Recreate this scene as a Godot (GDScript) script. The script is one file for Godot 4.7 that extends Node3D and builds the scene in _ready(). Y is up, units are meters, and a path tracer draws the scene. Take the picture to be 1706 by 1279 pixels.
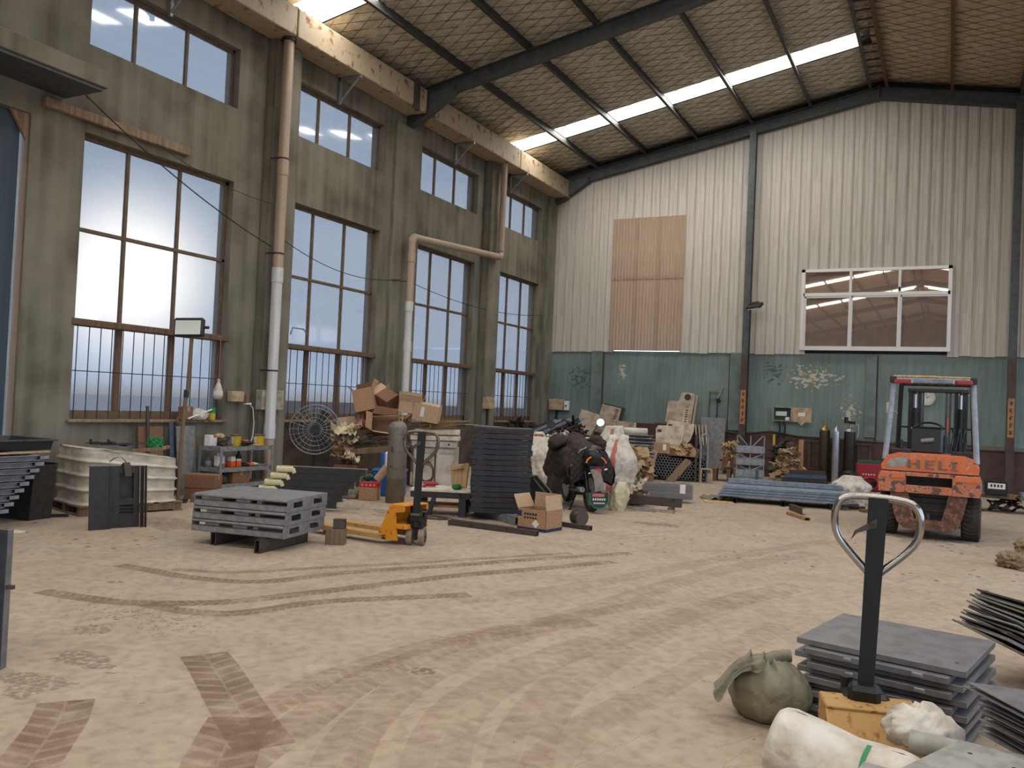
extends Node3D
# A steel workshop hall: windowed wall along one side, sheeted gable at the end, stock and scrap along both walls.

class K:
	var v := PackedVector3Array()
	var n := PackedVector3Array()
	var t := PackedVector2Array()
	var t2 := PackedVector2Array()
	var xf := Transform3D()
	func at(p: Vector3, r := Vector3.ZERO) -> K:
		xf = Transform3D(Basis.from_euler(r * PI / 180.0), p)
		return self
	func _p(a: Vector3, na: Vector3, uv: Vector2) -> void:
		v.append(xf * a)
		n.append((xf.basis * na).normalized())
		t.append(uv)
		t2.append(uv)
	func tri(a: Vector3, b: Vector3, c: Vector3, na := Vector3.ZERO, nb := Vector3.ZERO, nc := Vector3.ZERO, ua := Vector2.ZERO, ub := Vector2.ZERO, uc := Vector2.ZERO) -> void:
		var f := (b - a).cross(c - a)
		if f.length_squared() < 1e-16:
			return
		f = f.normalized()
		if na == Vector3.ZERO:
			na = f
			nb = f
			nc = f
		_p(a, na, ua)
		_p(c, nc, uc)
		_p(b, nb, ub)
	func quad(a: Vector3, b: Vector3, c: Vector3, d: Vector3) -> void:
		tri(a, b, c, Vector3.ZERO, Vector3.ZERO, Vector3.ZERO, Vector2(0, 1), Vector2(1, 1), Vector2(1, 0))
		tri(a, c, d, Vector3.ZERO, Vector3.ZERO, Vector3.ZERO, Vector2(0, 1), Vector2(1, 0), Vector2(0, 0))
	func oquad(a: Vector3, b: Vector3, c: Vector3, d: Vector3, o: Vector3) -> void:
		if (b - a).cross(c - a).dot((a + c) * 0.5 - o) < 0:
			quad(a, d, c, b)
		else:
			quad(a, b, c, d)
	func box(c: Vector3, s: Vector3, r := Vector3.ZERO, b := 0.0) -> K:
		var q := Basis.from_euler(r * PI / 180.0)
		var h := s * 0.5
		b = minf(b, minf(h.x, minf(h.y, h.z)) * 0.9)
		var P := func(sg: Vector3, ax: int) -> Vector3:
			var o := Vector3(sg.x * (h.x - b), sg.y * (h.y - b), sg.z * (h.z - b))
			o[ax] = sg[ax] * h[ax]
			return c + q * o
		for ax in 3:
			var u := (ax + 1) % 3
			var w := (ax + 2) % 3
			for sg in [-1.0, 1.0]:
				var k: Array = []
				for e in [[-1, -1], [1, -1], [1, 1], [-1, 1]]:
					var g := Vector3.ZERO
					g[ax] = sg
					g[u] = e[0]
					g[w] = e[1]
					k.append(P.call(g, ax))
				oquad(k[0], k[1], k[2], k[3], c)
			if b > 0:
				for e in [[-1, -1], [1, -1], [1, 1], [-1, 1]]:
					var g0 := Vector3.ZERO
					g0[u] = e[0]
					g0[w] = e[1]
					g0[ax] = -1
					var g1 := g0
					g1[ax] = 1
					oquad(P.call(g0, u), P.call(g1, u), P.call(g1, w), P.call(g0, w), c)
		if b > 0:
			for i in 8:
				var g := Vector3(1 if i & 1 else -1, 1 if i & 2 else -1, 1 if i & 4 else -1)
				var a0: Vector3 = P.call(g, 0)
				var a1: Vector3 = P.call(g, 1)
				var a2: Vector3 = P.call(g, 2)
				if (a1 - a0).cross(a2 - a0).dot(a0 - c) < 0:
					tri(a0, a2, a1)
				else:
					tri(a0, a1, a2)
		return self
	func span(a: Vector3, b: Vector3, bev := 0.0) -> K:  # box between two corners
		return box((a + b) * 0.5, (b - a).abs(), Vector3.ZERO, bev)
	func tube(a: Vector3, b: Vector3, r: float, k := 10, r2 := -1.0, caps := true) -> K:
		if r2 < 0:
			r2 = r
		var d := (b - a).normalized()
		var u := d.cross(Vector3.UP if absf(d.y) < 0.9 else Vector3.RIGHT).normalized()
		var w := d.cross(u)
		for i in k:
			var e0 := u * cos(TAU * i / k) + w * sin(TAU * i / k)
			var e1 := u * cos(TAU * (i + 1) / k) + w * sin(TAU * (i + 1) / k)
			tri(a + e0 * r, a + e1 * r, b + e1 * r2, e0, e1, e1)
			tri(a + e0 * r, b + e1 * r2, b + e0 * r2, e0, e1, e0)
			if caps:
				tri(a, a + e1 * r, a + e0 * r)
				tri(b, b + e0 * r2, b + e1 * r2)
		return self
	func path(p: Array, r: float, k := 8, closed := false) -> K:
		var m := p.size()
		var rings: Array = []
		var u := Vector3.ZERO
		for i in m:
			var a: Vector3 = p[(i - 1 + m) % m] if closed or i > 0 else p[0]
			var b: Vector3 = p[(i + 1) % m] if closed or i < m - 1 else p[m - 1]
			var d := (b - a).normalized()
			if u == Vector3.ZERO:
				u = d.cross(Vector3.UP if absf(d.y) < 0.9 else Vector3.RIGHT).normalized()
			u = (u - d * u.dot(d)).normalized()
			rings.append([u, d.cross(u), d])
		for i in (m if closed else m - 1):
			var j := (i + 1) % m
			for q in k:
				var c0 := cos(TAU * q / k)
				var s0 := sin(TAU * q / k)
				var c1 := cos(TAU * (q + 1) / k)
				var s1 := sin(TAU * (q + 1) / k)
				var a0: Vector3 = rings[i][0] * c0 + rings[i][1] * s0
				var a1: Vector3 = rings[i][0] * c1 + rings[i][1] * s1
				var b0: Vector3 = rings[j][0] * c0 + rings[j][1] * s0
				var b1: Vector3 = rings[j][0] * c1 + rings[j][1] * s1
				tri(p[i] + a0 * r, p[i] + a1 * r, p[j] + b1 * r, a0, a1, b1)
				tri(p[i] + a0 * r, p[j] + b1 * r, p[j] + b0 * r, a0, b1, b0)
		if not closed:
			for e in [0, m - 1]:
				for q in k:
					var x0: Vector3 = p[e] + (rings[e][0] * cos(TAU * q / k) + rings[e][1] * sin(TAU * q / k)) * r
					var x1: Vector3 = p[e] + (rings[e][0] * cos(TAU * (q + 1) / k) + rings[e][1] * sin(TAU * (q + 1) / k)) * r
					if e == 0:
						tri(p[e], x1, x0)
					else:
						tri(p[e], x0, x1)
		return self
	func lathe(pr: Array, k := 20, squash := Vector2.ONE) -> K:  # profile of (radius, height), bottom up
		var sn: Array = []
		for i in pr.size() - 1:
			var d: Vector2 = pr[i + 1] - pr[i]
			sn.append(Vector2(d.y, -d.x).normalized())
		for i in pr.size() - 1:
			var n0: Vector2 = sn[i]
			var n1: Vector2 = sn[i]
			if i > 0 and sn[i - 1].dot(sn[i]) > 0.55:
				n0 = (sn[i - 1] + sn[i]).normalized()
			if i < sn.size() - 1 and sn[i + 1].dot(sn[i]) > 0.55:
				n1 = (sn[i + 1] + sn[i]).normalized()
			for q in k:
				var c0 := Vector3(cos(TAU * q / k) * squash.x, 0, -sin(TAU * q / k) * squash.y)
				var c1 := Vector3(cos(TAU * (q + 1) / k) * squash.x, 0, -sin(TAU * (q + 1) / k) * squash.y)
				var a: Vector3 = c0 * pr[i].x + Vector3(0, pr[i].y, 0)
				var b: Vector3 = c1 * pr[i].x + Vector3(0, pr[i].y, 0)
				var c: Vector3 = c1 * pr[i + 1].x + Vector3(0, pr[i + 1].y, 0)
				var d: Vector3 = c0 * pr[i + 1].x + Vector3(0, pr[i + 1].y, 0)
				var na := (c0 * n0.x + Vector3(0, n0.y, 0)).normalized()
				var nb := (c1 * n0.x + Vector3(0, n0.y, 0)).normalized()
				var nc := (c1 * n1.x + Vector3(0, n1.y, 0)).normalized()
				var nd := (c0 * n1.x + Vector3(0, n1.y, 0)).normalized()
				if pr[i].x > 1e-5:
					tri(a, b, c, na, nb, nc)
				if pr[i + 1].x > 1e-5:
					tri(a, c, d, na, nc, nd)
		return self
	func prism(poly: Array, z0: float, z1: float, m := Transform3D()) -> K:  # polygon in xy, drawn out along z
		var p := PackedVector2Array(poly)
		if Geometry2D.is_polygon_clockwise(p):
			p.reverse()
		var ix := Geometry2D.triangulate_polygon(p)
		var g := func(a: Vector2, z: float) -> Vector3: return m * Vector3(a.x, a.y, z)
		for i in range(0, ix.size(), 3):
			var a := p[ix[i]]
			var b := p[ix[i + 1]]
			var c := p[ix[i + 2]]
			if (b - a).cross(c - a) < 0:
				var sw := b
				b = c
				c = sw
			tri(g.call(a, maxf(z0, z1)), g.call(b, maxf(z0, z1)), g.call(c, maxf(z0, z1)))
			tri(g.call(a, minf(z0, z1)), g.call(c, minf(z0, z1)), g.call(b, minf(z0, z1)))
		for i in p.size():
			var a := p[i]
			var b := p[(i + 1) % p.size()]
			quad(g.call(a, minf(z0, z1)), g.call(b, minf(z0, z1)), g.call(b, maxf(z0, z1)), g.call(a, maxf(z0, z1)))
		return self
	func bar(poly: Array, a: Vector3, b: Vector3, up := Vector3.UP) -> K:  # section (x across, y up) drawn from a to b
		var z := (b - a).normalized()
		var x := up.cross(z).normalized()
		return prism(poly, 0, (b - a).length(), Transform3D(Basis(x, z.cross(x), z), a))
	func grid(f: Callable, nu: int, nv: int, flip := false) -> K:
		var p: Array = []
		for j in nv + 1:
			for i in nu + 1:
				p.append(f.call(float(i) / nu, float(j) / nv))
		var nn: Array = []
		for j in nv + 1:
			for i in nu + 1:
				var du: Vector3 = p[j * (nu + 1) + mini(i + 1, nu)] - p[j * (nu + 1) + maxi(i - 1, 0)]
				var dv: Vector3 = p[mini(j + 1, nv) * (nu + 1) + i] - p[maxi(j - 1, 0) * (nu + 1) + i]
				var m := du.cross(dv)
				m = m.normalized() if m.length_squared() > 1e-18 else Vector3.UP
				nn.append(-m if flip else m)
		for j in nv:
			for i in nu:
				var a := j * (nu + 1) + i
				var b := a + 1
				var d := a + nu + 1
				var c := d + 1
				var ua := Vector2(float(i) / nu, float(j) / nv)
				var ub := Vector2(float(i + 1) / nu, float(j) / nv)
				var uc := Vector2(float(i + 1) / nu, float(j + 1) / nv)
				var ud := Vector2(float(i) / nu, float(j + 1) / nv)
				if flip:
					tri(p[a], p[c], p[b], nn[a], nn[c], nn[b], ua, uc, ub)
					tri(p[a], p[d], p[c], nn[a], nn[d], nn[c], ua, ud, uc)
				else:
					tri(p[a], p[b], p[c], nn[a], nn[b], nn[c], ua, ub, uc)
					tri(p[a], p[c], p[d], nn[a], nn[c], nn[d], ua, uc, ud)
		return self
	func blob(c: Vector3, r: Vector3, amp: float, fr: float, sd: int, nu := 28, nv := 18, flat := -0.75, ridged := false) -> K:
		var fn := FastNoiseLite.new()
		fn.seed = sd
		fn.frequency = fr
		if ridged:
			fn.fractal_type = FastNoiseLite.FRACTAL_RIDGED
		var f := func(u: float, w: float) -> Vector3:
			var th := TAU * u
			var ph := PI * (w - 0.5)
			var d := Vector3(cos(th) * cos(ph), sin(ph), -sin(th) * cos(ph))
			var k := 1.0 + amp * fn.get_noise_3d(d.x * 10, d.y * 10, d.z * 10)
			var q := Vector3(d.x * r.x, d.y * r.y, d.z * r.z) * k
			q.y = maxf(q.y, flat * r.y)
			return c + q
		return grid(f, nu, nv)
	func mesh() -> ArrayMesh:
		var a: Array = []
		a.resize(Mesh.ARRAY_MAX)
		a[Mesh.ARRAY_VERTEX] = v
		a[Mesh.ARRAY_NORMAL] = n
		a[Mesh.ARRAY_TEX_UV] = t
		a[Mesh.ARRAY_TEX_UV2] = t2
		var m := ArrayMesh.new()
		m.add_surface_from_arrays(Mesh.PRIMITIVE_TRIANGLES, a)
		return m

var M := {}
var TX := {}
var taken := {}
var rng := RandomNumberGenerator.new()

func V(x: float, y: float, z: float) -> Vector3:
	return Vector3(x, y, z)

func numbered(s: String) -> String:
	taken[s] = taken.get(s, -1) + 1
	return s if taken[s] == 0 else "%s_%03d" % [s, taken[s]]

func tag(o: Node3D, label: String, cat: String, group := "", kind := "") -> Node3D:
	o.set_meta("label", label)
	o.set_meta("category", cat)
	if group:
		o.set_meta("group", group)
	if kind:
		o.set_meta("kind", kind)
	return o

func thing(called: String, label: String, cat: String, p := Vector3.ZERO, yaw := 0.0, group := "", kind := "") -> Node3D:
	var o := Node3D.new()
	o.name = numbered(called)
	add_child(o)
	o.position = p
	o.rotation_degrees.y = yaw
	tag(o, label, cat, group, kind)
	return o

func part(o: Node3D, called: String, k, m, label := "") -> MeshInstance3D:
	var q := MeshInstance3D.new()
	q.name = called
	q.mesh = k.mesh() if k is K else k
	q.material_override = M[m] if m is String else m
	o.add_child(q, true)
	if label:
		q.set_meta("label", label)
	return q

func solo(called: String, k, m, label: String, cat: String, p := Vector3.ZERO, yaw := 0.0, group := "", kind := "") -> MeshInstance3D:
	var q := MeshInstance3D.new()
	q.name = numbered(called)
	q.mesh = k.mesh() if k is K else k
	q.material_override = M[m] if m is String else m
	add_child(q)
	q.position = p
	q.rotation_degrees.y = yaw
	tag(q, label, cat, group, kind)
	return q

# ---- textures: what the surfaces are made of
func lut(img: Image, stops: Array) -> ImageTexture:  # grey picture -> colours; stops are [value, Color]
	img.convert(Image.FORMAT_L8)
	var g := Gradient.new()
	var of := PackedFloat32Array()
	var co := PackedColorArray()
	for s in stops:
		of.append(s[0])
		co.append(s[1])
	g.offsets = of
	g.colors = co
	var tab := PackedByteArray()
	for i in 256:
		var c := g.sample(i / 255.0)
		tab.append(int(c.r * 255))
		tab.append(int(c.g * 255))
		tab.append(int(c.b * 255))
		tab.append(int(c.a * 255))
	var src := img.get_data()
	var dst := PackedByteArray()
	dst.resize(src.size() * 4)
	for i in src.size():
		var q := src[i] * 4
		dst[i * 4] = tab[q]
		dst[i * 4 + 1] = tab[q + 1]
		dst[i * 4 + 2] = tab[q + 2]
		dst[i * 4 + 3] = tab[q + 3]
	return ImageTexture.create_from_image(Image.create_from_data(img.get_width(), img.get_height(), false, Image.FORMAT_RGBA8, dst))

func noise_img(w: int, h: int, fr: float, sd: int, oct := 4, type := FastNoiseLite.TYPE_SIMPLEX_SMOOTH) -> Image:
	var fn := FastNoiseLite.new()
	fn.seed = sd
	fn.noise_type = type
	fn.frequency = fr
	fn.fractal_octaves = oct
	return fn.get_seamless_image(w, h)

func gray(a: float) -> Color:
	return Color(a, a, a)

func textures() -> void:
	TX.grain = lut(noise_img(256, 256, 0.09, 1, 3), [[0.0, gray(0.74)], [0.5, gray(0.93)], [1.0, gray(1.0)]])
	TX.blotch = lut(noise_img(512, 512, 0.012, 2, 6), [[0.15, gray(0.84)], [0.45, gray(0.94)], [0.62, gray(0.98)], [0.9, gray(1.0)]])
	var st := noise_img(512, 20, 0.05, 3, 4)
	st.resize(512, 512, Image.INTERPOLATE_CUBIC)
	TX.streak = lut(st, [[0.1, gray(0.88)], [0.5, gray(0.96)], [0.9, gray(1.0)]])
	var wd := noise_img(256, 12, 0.04, 4, 5)
	wd.resize(256, 256, Image.INTERPOLATE_CUBIC)
	TX.wood = lut(wd, [[0.1, Color(0.78, 0.72, 0.64)], [0.5, Color(0.9, 0.86, 0.8)], [0.9, Color(1, 0.98, 0.95)]])
	TX.rust = lut(noise_img(512, 512, 0.02, 5, 6), [[0.0, Color(0.62, 0.44, 0.34)], [0.16, Color(0.72, 0.55, 0.45)], [0.26, Color(0.92, 0.86, 0.8)], [0.4, Color(1, 1, 1)], [1.0, Color(0.96, 0.96, 0.96)]])
	TX.chip = lut(noise_img(512, 512, 0.03, 6, 6), [[0.0, Color(0.42, 0.3, 0.24)], [0.2, Color(0.5, 0.34, 0.26)], [0.27, Color(0.78, 0.64, 0.54)], [0.33, Color(0.83, 0.46, 0.29)], [0.6, Color(0.86, 0.45, 0.26)], [0.72, Color(0.80, 0.40, 0.23)], [0.8, Color(0.8, 0.64, 0.52)], [0.86, Color(0.82, 0.44, 0.27)]])
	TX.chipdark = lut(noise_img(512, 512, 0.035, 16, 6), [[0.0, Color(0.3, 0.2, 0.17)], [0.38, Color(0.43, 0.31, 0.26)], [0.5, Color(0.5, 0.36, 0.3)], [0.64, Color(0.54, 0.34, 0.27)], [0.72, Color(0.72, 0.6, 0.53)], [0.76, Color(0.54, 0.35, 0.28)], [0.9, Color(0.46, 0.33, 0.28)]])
	TX.chipmix = lut(noise_img(512, 512, 0.028, 26, 6), [[0.0, Color(0.38, 0.27, 0.22)], [0.36, Color(0.46, 0.32, 0.26)], [0.44, Color(0.74, 0.62, 0.54)], [0.48, Color(0.76, 0.43, 0.29)], [0.6, Color(0.80, 0.44, 0.29)], [0.7, Color(0.64, 0.39, 0.29)], [0.76, Color(0.8, 0.7, 0.62)], [0.8, Color(0.56, 0.36, 0.28)]])
	TX.foil = lut(noise_img(512, 512, 0.02, 7, 5), [[0.1, Color(0.84, 0.81, 0.74)], [0.5, Color(0.94, 0.92, 0.87)], [0.9, Color(1, 1, 0.97)]])
	TX.dirt = lut(noise_img(512, 512, 0.008, 8, 6), [[0.15, Color(0.82, 0.77, 0.71)], [0.48, Color(0.95, 0.93, 0.9)], [0.75, Color(1, 1, 1)]])
	TX.bump = lut(noise_img(512, 512, 0.05, 9, 5), [[0.0, gray(0)], [1.0, gray(1)]])
	TX.lump = lut(noise_img(256, 256, 0.02, 10, 4), [[0.0, gray(0)], [1.0, gray(1)]])
	TX.floor = lut(noise_img(1024, 1024, 0.016, 18, 7), [[0.1, Color(0.89, 0.87, 0.85)], [0.4, Color(0.955, 0.948, 0.94)], [0.6, Color(0.98, 0.975, 0.97)], [0.9, Color(1, 1, 1)]])
	# plaster: cloudy grime with pale runs down the wall
	var pa := noise_img(512, 512, 0.012, 41, 6)
	var pb := noise_img(512, 10, 0.06, 42, 4)
	pb.resize(512, 512, Image.INTERPOLATE_CUBIC)
	pa.convert(Image.FORMAT_L8)
	pb.convert(Image.FORMAT_L8)
	var da := pa.get_data()
	var dbb := pb.get_data()
	for i in da.size():
		da[i] = int(da[i] * 0.62 + dbb[i] * 0.38)
	TX.plaster = lut(Image.create_from_data(512, 512, false, Image.FORMAT_L8, da), [[0.2, Color(0.70, 0.675, 0.63)], [0.45, Color(0.86, 0.845, 0.81)], [0.6, Color(0.93, 0.92, 0.9)], [0.8, Color(1, 0.98, 0.95)]])
	# quilting of the padded cover: diamonds 9 cm across, as relief
	var q := Image.create(128, 128, false, Image.FORMAT_L8)
	for y in 128:
		for x in 128:
			var a := fposmod((x + y) / 64.0, 1.0)
			var b := fposmod((x - y) / 64.0, 1.0)
			q.set_pixel(x, y, gray(pow(sin(a * PI) * sin(b * PI), 0.45)))
	TX.quilt = ImageTexture.create_from_image(q)
	# woven plastic of sacks
	var wv := Image.create(64, 64, false, Image.FORMAT_L8)
	for y in 64:
		for x in 64:
			wv.set_pixel(x, y, gray(0.5 + 0.5 * (sin(x * TAU / 8) * (1 if (y / 4) % 2 else -1))))
	TX.weave = ImageTexture.create_from_image(wv)

func mat(id: String, c: Color, rough := 0.7, metal := 0.0, tex := "", sc := 1.0, bump := "", bs := 1.0) -> StandardMaterial3D:
	var m := StandardMaterial3D.new()
	m.resource_name = id
	m.albedo_color = c
	m.roughness = rough
	m.metallic = metal
	if tex:
		m.albedo_texture = TX[tex]
	if bump:
		m.heightmap_enabled = true
		m.heightmap_texture = TX[bump]
		m.heightmap_scale = bs
	if tex or bump:
		m.uv1_triplanar = true
		m.uv1_scale = Vector3.ONE * sc
	M[id] = m
	return m

func materials() -> void:
	mat("wall_plaster", Color(0.535, 0.52, 0.475), 0.9, 0, "plaster", 0.13, "bump", 0.4)
	mat("teal_paint", Color(0.435, 0.495, 0.475), 0.6, 0, "blotch", 0.35)
	mat("maroon_paint", Color(0.34, 0.23, 0.21), 0.6, 0, "blotch", 0.5)
	mat("sheet_paint", Color(0.79, 0.765, 0.72), 0.55, 0, "streak", 0.6)
	mat("sheet_clear", Color(0.68, 0.53, 0.42), 0.4, 0, "streak", 0.9)
	mat("steel_dark", Color(0.33, 0.345, 0.355), 0.55, 0.2, "blotch", 0.7)
	mat("steel_column", Color(0.32, 0.25, 0.22), 0.6, 0.1, "blotch", 0.6)
	mat("purlin", Color(0.30, 0.30, 0.29), 0.6, 0.2, "blotch", 0.6)
	mat("ridge_rust", Color(0.42, 0.30, 0.22), 0.7, 0.1, "blotch", 0.6)
	mat("foil", Color(0.85, 0.83, 0.785), 0.6, 0.1, "foil", 0.5, "lump", 3.0)
	mat("foil_warm", Color(0.80, 0.72, 0.63), 0.6, 0.1, "foil", 0.5, "lump", 3.0)
	mat("net_wire", Color(0.30, 0.26, 0.21), 0.7, 0.3)
	mat("gutter", Color(0.69, 0.62, 0.52), 0.7, 0, "rust", 0.35)
	mat("pipe_cream", Color(0.73, 0.64, 0.56), 0.5, 0, "streak", 0.7)
	mat("pipe_white", Color(0.86, 0.855, 0.85), 0.45, 0, "streak", 0.7)
	mat("win_frame", Color(0.47, 0.385, 0.30), 0.6, 0.1, "blotch", 0.8)
	mat("win_wood", Color(0.47, 0.38, 0.31), 0.7, 0, "wood", 1.2)
	mat("bar_iron", Color(0.24, 0.23, 0.24), 0.6, 0.4)
	mat("alu", Color(0.84, 0.83, 0.82), 0.35, 0.5)
	mat("grey_steel", Color(0.545, 0.54, 0.545), 0.5, 0.15, "blotch", 1.4)
	mat("grey_steel_light", Color(0.66, 0.65, 0.63), 0.5, 0.15, "blotch", 1.4)
	mat("charcoal", Color(0.225, 0.215, 0.215), 0.55, 0.25, "blotch", 1.5)
	mat("charcoal_blue", Color(0.22, 0.235, 0.265), 0.5, 0.3, "blotch", 1.5)
	mat("charcoal_red", Color(0.275, 0.215, 0.215), 0.55, 0.2, "blotch", 1.5)
	mat("panel_edge", Color(0.48, 0.475, 0.485), 0.45, 0.1, "blotch", 1.0)
	mat("panel_top", Color(0.55, 0.54, 0.53), 0.5, 0.1, "blotch", 0.6)
	mat("mill_steel", Color(0.33, 0.295, 0.275), 0.55, 0.35, "rust", 0.9)
	mat("blue_steel", Color(0.55, 0.60, 0.66), 0.5, 0.3, "blotch", 1.2)
	mat("blue_steel_dark", Color(0.32, 0.37, 0.45), 0.5, 0.3, "blotch", 1.2)
	mat("galv", Color(0.6, 0.62, 0.64), 0.45, 0.35, "blotch", 1.5)
	mat("yellow_paint", Color(0.87, 0.58, 0.15), 0.5, 0, "rust", 1.1)
	mat("yellow_dusty", Color(0.72, 0.57, 0.35), 0.7, 0, "rust", 1.4)
	mat("black_paint", Color(0.13, 0.135, 0.14), 0.4, 0.2, "blotch", 1.6)
	mat("black_rubber", Color(0.15, 0.145, 0.14), 0.85, 0, "grain", 3.0)
	mat("tyre", Color(0.27, 0.25, 0.235), 0.9, 0, "dirt", 1.0)
	mat("chrome", Color(0.70, 0.68, 0.66), 0.18, 1.0)
	mat("chrome_worn", Color(0.50, 0.45, 0.40), 0.3, 0.9, "blotch", 2.0)
	mat("wheel_nylon", Color(0.58, 0.53, 0.47), 0.7, 0, "dirt", 2.0)
	mat("cyl_grey", Color(0.50, 0.47, 0.43), 0.55, 0.2, "rust", 0.7)
	mat("cyl_brown", Color(0.22, 0.17, 0.145), 0.45, 0.3, "blotch", 1.0)
	mat("cyl_olive", Color(0.27, 0.23, 0.16), 0.45, 0.3, "blotch", 1.0)
	mat("cyl_silver", Color(0.72, 0.73, 0.75), 0.3, 0.7, "streak", 1.5)
	mat("brass", Color(0.66, 0.55, 0.34), 0.35, 0.8)
	mat("card", Color(0.735, 0.575, 0.44), 0.85, 0, "grain", 1.4)
	mat("card_light", Color(0.82, 0.69, 0.56), 0.85, 0, "grain", 1.4)
	mat("card_dark", Color(0.565, 0.415, 0.315), 0.85, 0, "grain", 1.4)
	mat("paper_white", Color(0.9, 0.88, 0.86), 0.8)
	mat("print_red", Color(0.72, 0.12, 0.14), 0.7)
	mat("print_dark", Color(0.22, 0.15, 0.12), 0.8)
	mat("print_navy", Color(0.16, 0.19, 0.32), 0.7)
	mat("wood", Color(0.72, 0.56, 0.42), 0.85, 0, "wood", 2.0)
	mat("wood_pale", Color(0.82, 0.71, 0.57), 0.85, 0, "wood", 2.0)
	mat("wood_grey", Color(0.52, 0.45, 0.38), 0.9, 0, "wood", 2.0)
	mat("wrap", Color(0.80, 0.76, 0.69), 0.3, 0, "blotch", 0.8, "lump", 0.5)
	mat("sack_white", Color(0.86, 0.84, 0.81), 0.6, 0, "dirt", 1.2, "lump", 2.0)
	mat("sack_cream", Color(0.83, 0.80, 0.68), 0.6, 0, "dirt", 1.2, "lump", 2.0)
	mat("sack_green", Color(0.53, 0.52, 0.44), 0.6, 0, "dirt", 1.2, "lump", 2.0)
	mat("sack_red", Color(0.72, 0.42, 0.38), 0.7)
	mat("kraft", Color(0.73, 0.62, 0.47), 0.8, 0, "grain", 1.0)
	mat("cover", Color(0.19, 0.135, 0.135), 0.75, 0, "blotch", 1.2, "quilt", 1.2)
	M["cover"].uv1_scale = Vector3.ONE * 5.0
	mat("cover_trim", Color(0.24, 0.19, 0.165), 0.8, 0, "grain", 1.5)
	mat("plastic_black", Color(0.10, 0.105, 0.105), 0.35)
	mat("plastic_beige", Color(0.70, 0.635, 0.56), 0.55, 0, "dirt", 0.8)
	mat("plastic_cream", Color(0.80, 0.74, 0.66), 0.5, 0, "dirt", 0.8)
	mat("foam_white", Color(0.85, 0.83, 0.78), 0.85, 0, "dirt", 0.8)
	mat("foam_yellow", Color(0.92, 0.88, 0.70), 0.85, 0, "grain", 2.0)
	mat("cabinet_white", Color(0.80, 0.78, 0.76), 0.45, 0, "dirt", 0.6)
	mat("blue_plastic", Color(0.09, 0.35, 0.62), 0.45)
	mat("green_plastic", Color(0.12, 0.52, 0.30), 0.5)
	mat("green_dark", Color(0.16, 0.30, 0.22), 0.6)
	mat("olive_machine", Color(0.46, 0.46, 0.37), 0.5, 0.1, "rust", 1.0)
	mat("red_paint", Color(0.66, 0.14, 0.17), 0.4, 0, "grain", 1.0)
	mat("red_glass", Color(0.62, 0.20, 0.17), 0.3)
	mat("orange_plastic", Color(0.91, 0.38, 0.16), 0.5)
	mat("orange_worn", Color(1, 1, 1), 0.55, 0, "chip", 0.5)
	mat("orange_mix", Color(1, 1, 1), 0.6, 0, "chipmix", 0.5)
	mat("post_steel", Color(0.62, 0.65, 0.69), 0.45, 0.2, "blotch", 1.5)
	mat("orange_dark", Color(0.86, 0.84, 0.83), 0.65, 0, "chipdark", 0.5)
	mat("orange_plate", Color(0.66, 0.47, 0.34), 0.6, 0, "rust", 1.6)
	mat("yellow_can", Color(0.86, 0.74, 0.18), 0.4, 0, "grain", 1.5)
	mat("white_plastic", Color(0.88, 0.87, 0.88), 0.45)
	mat("box_grey", Color(0.68, 0.67, 0.62), 0.5, 0, "dirt", 1.0)
	mat("box_beige", Color(0.75, 0.66, 0.54), 0.6, 0, "dirt", 1.0)
	mat("stone", Color(0.62, 0.55, 0.46), 0.9, 0, "dirt", 2.0, "bump", 1.0)
	mat("brick_out", Color(0.40, 0.30, 0.24), 0.9, 0, "blotch", 0.6)
	mat("earth_out", Color(0.66, 0.65, 0.64), 0.95, 0, "blotch", 0.2)
	mat("door_blue", Color(0.24, 0.30, 0.35), 0.6, 0, "streak", 0.4)
	mat("cloth_strap", Color(0.34, 0.30, 0.26), 0.9, 0, "grain", 3.0)
	mat("straw", Color(0.56, 0.45, 0.30), 0.9)
	mat("wire", Color(0.34, 0.30, 0.27), 0.6, 0.3)
	mat("wire_black", Color(0.12, 0.115, 0.11), 0.6)
	mat("mirror", Color(0.9, 0.9, 0.9), 0.04, 1.0)
	mat("reflector_rim", Color(0.90, 0.46, 0.16), 0.5)
	mat("flap_green", Color(0.05, 0.50, 0.40), 0.5)
	mat("clock_face", Color(0.82, 0.82, 0.78), 0.5)
	mat("lamp_glass", Color(0.80, 0.83, 0.80), 0.15)
	mat("pink_wood", Color(0.62, 0.54, 0.47), 0.8, 0, "wood", 1.0)
	for s in ["wall_plaster", "teal_paint", "maroon_paint"]:
		M[s].uv1_world_triplanar = true
	# window panes: dusty sheets that let the sky through; smooth enough to mirror the roof lights
	var p := StandardMaterial3D.new()
	p.resource_name = "pane"
	p.transparency = BaseMaterial3D.TRANSPARENCY_ALPHA
	p.albedo_color = Color(0.45, 0.46, 0.48, 0.66)
	p.roughness = 0.05
	p.metallic_specular = 0.7
	M.pane = p
	var fr: StandardMaterial3D = p.duplicate()
	fr.resource_name = "pane_film"
	fr.albedo_color = Color(0.50, 0.51, 0.54, 0.63)
	fr.roughness = 0.22
	M.pane_film = fr
	# tinted, mirror-coated glass of the gable window
	mat("pane_mirror", Color(0.86, 0.76, 0.70), 0.015, 0.75)
	var sk := mat("roof_glow", Color(0.95, 0.95, 0.92), 0.6)
	sk.emission_enabled = true
	sk.emission = Color(1.0, 0.985, 0.94)
	sk.emission_energy_multiplier = 2.0

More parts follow.
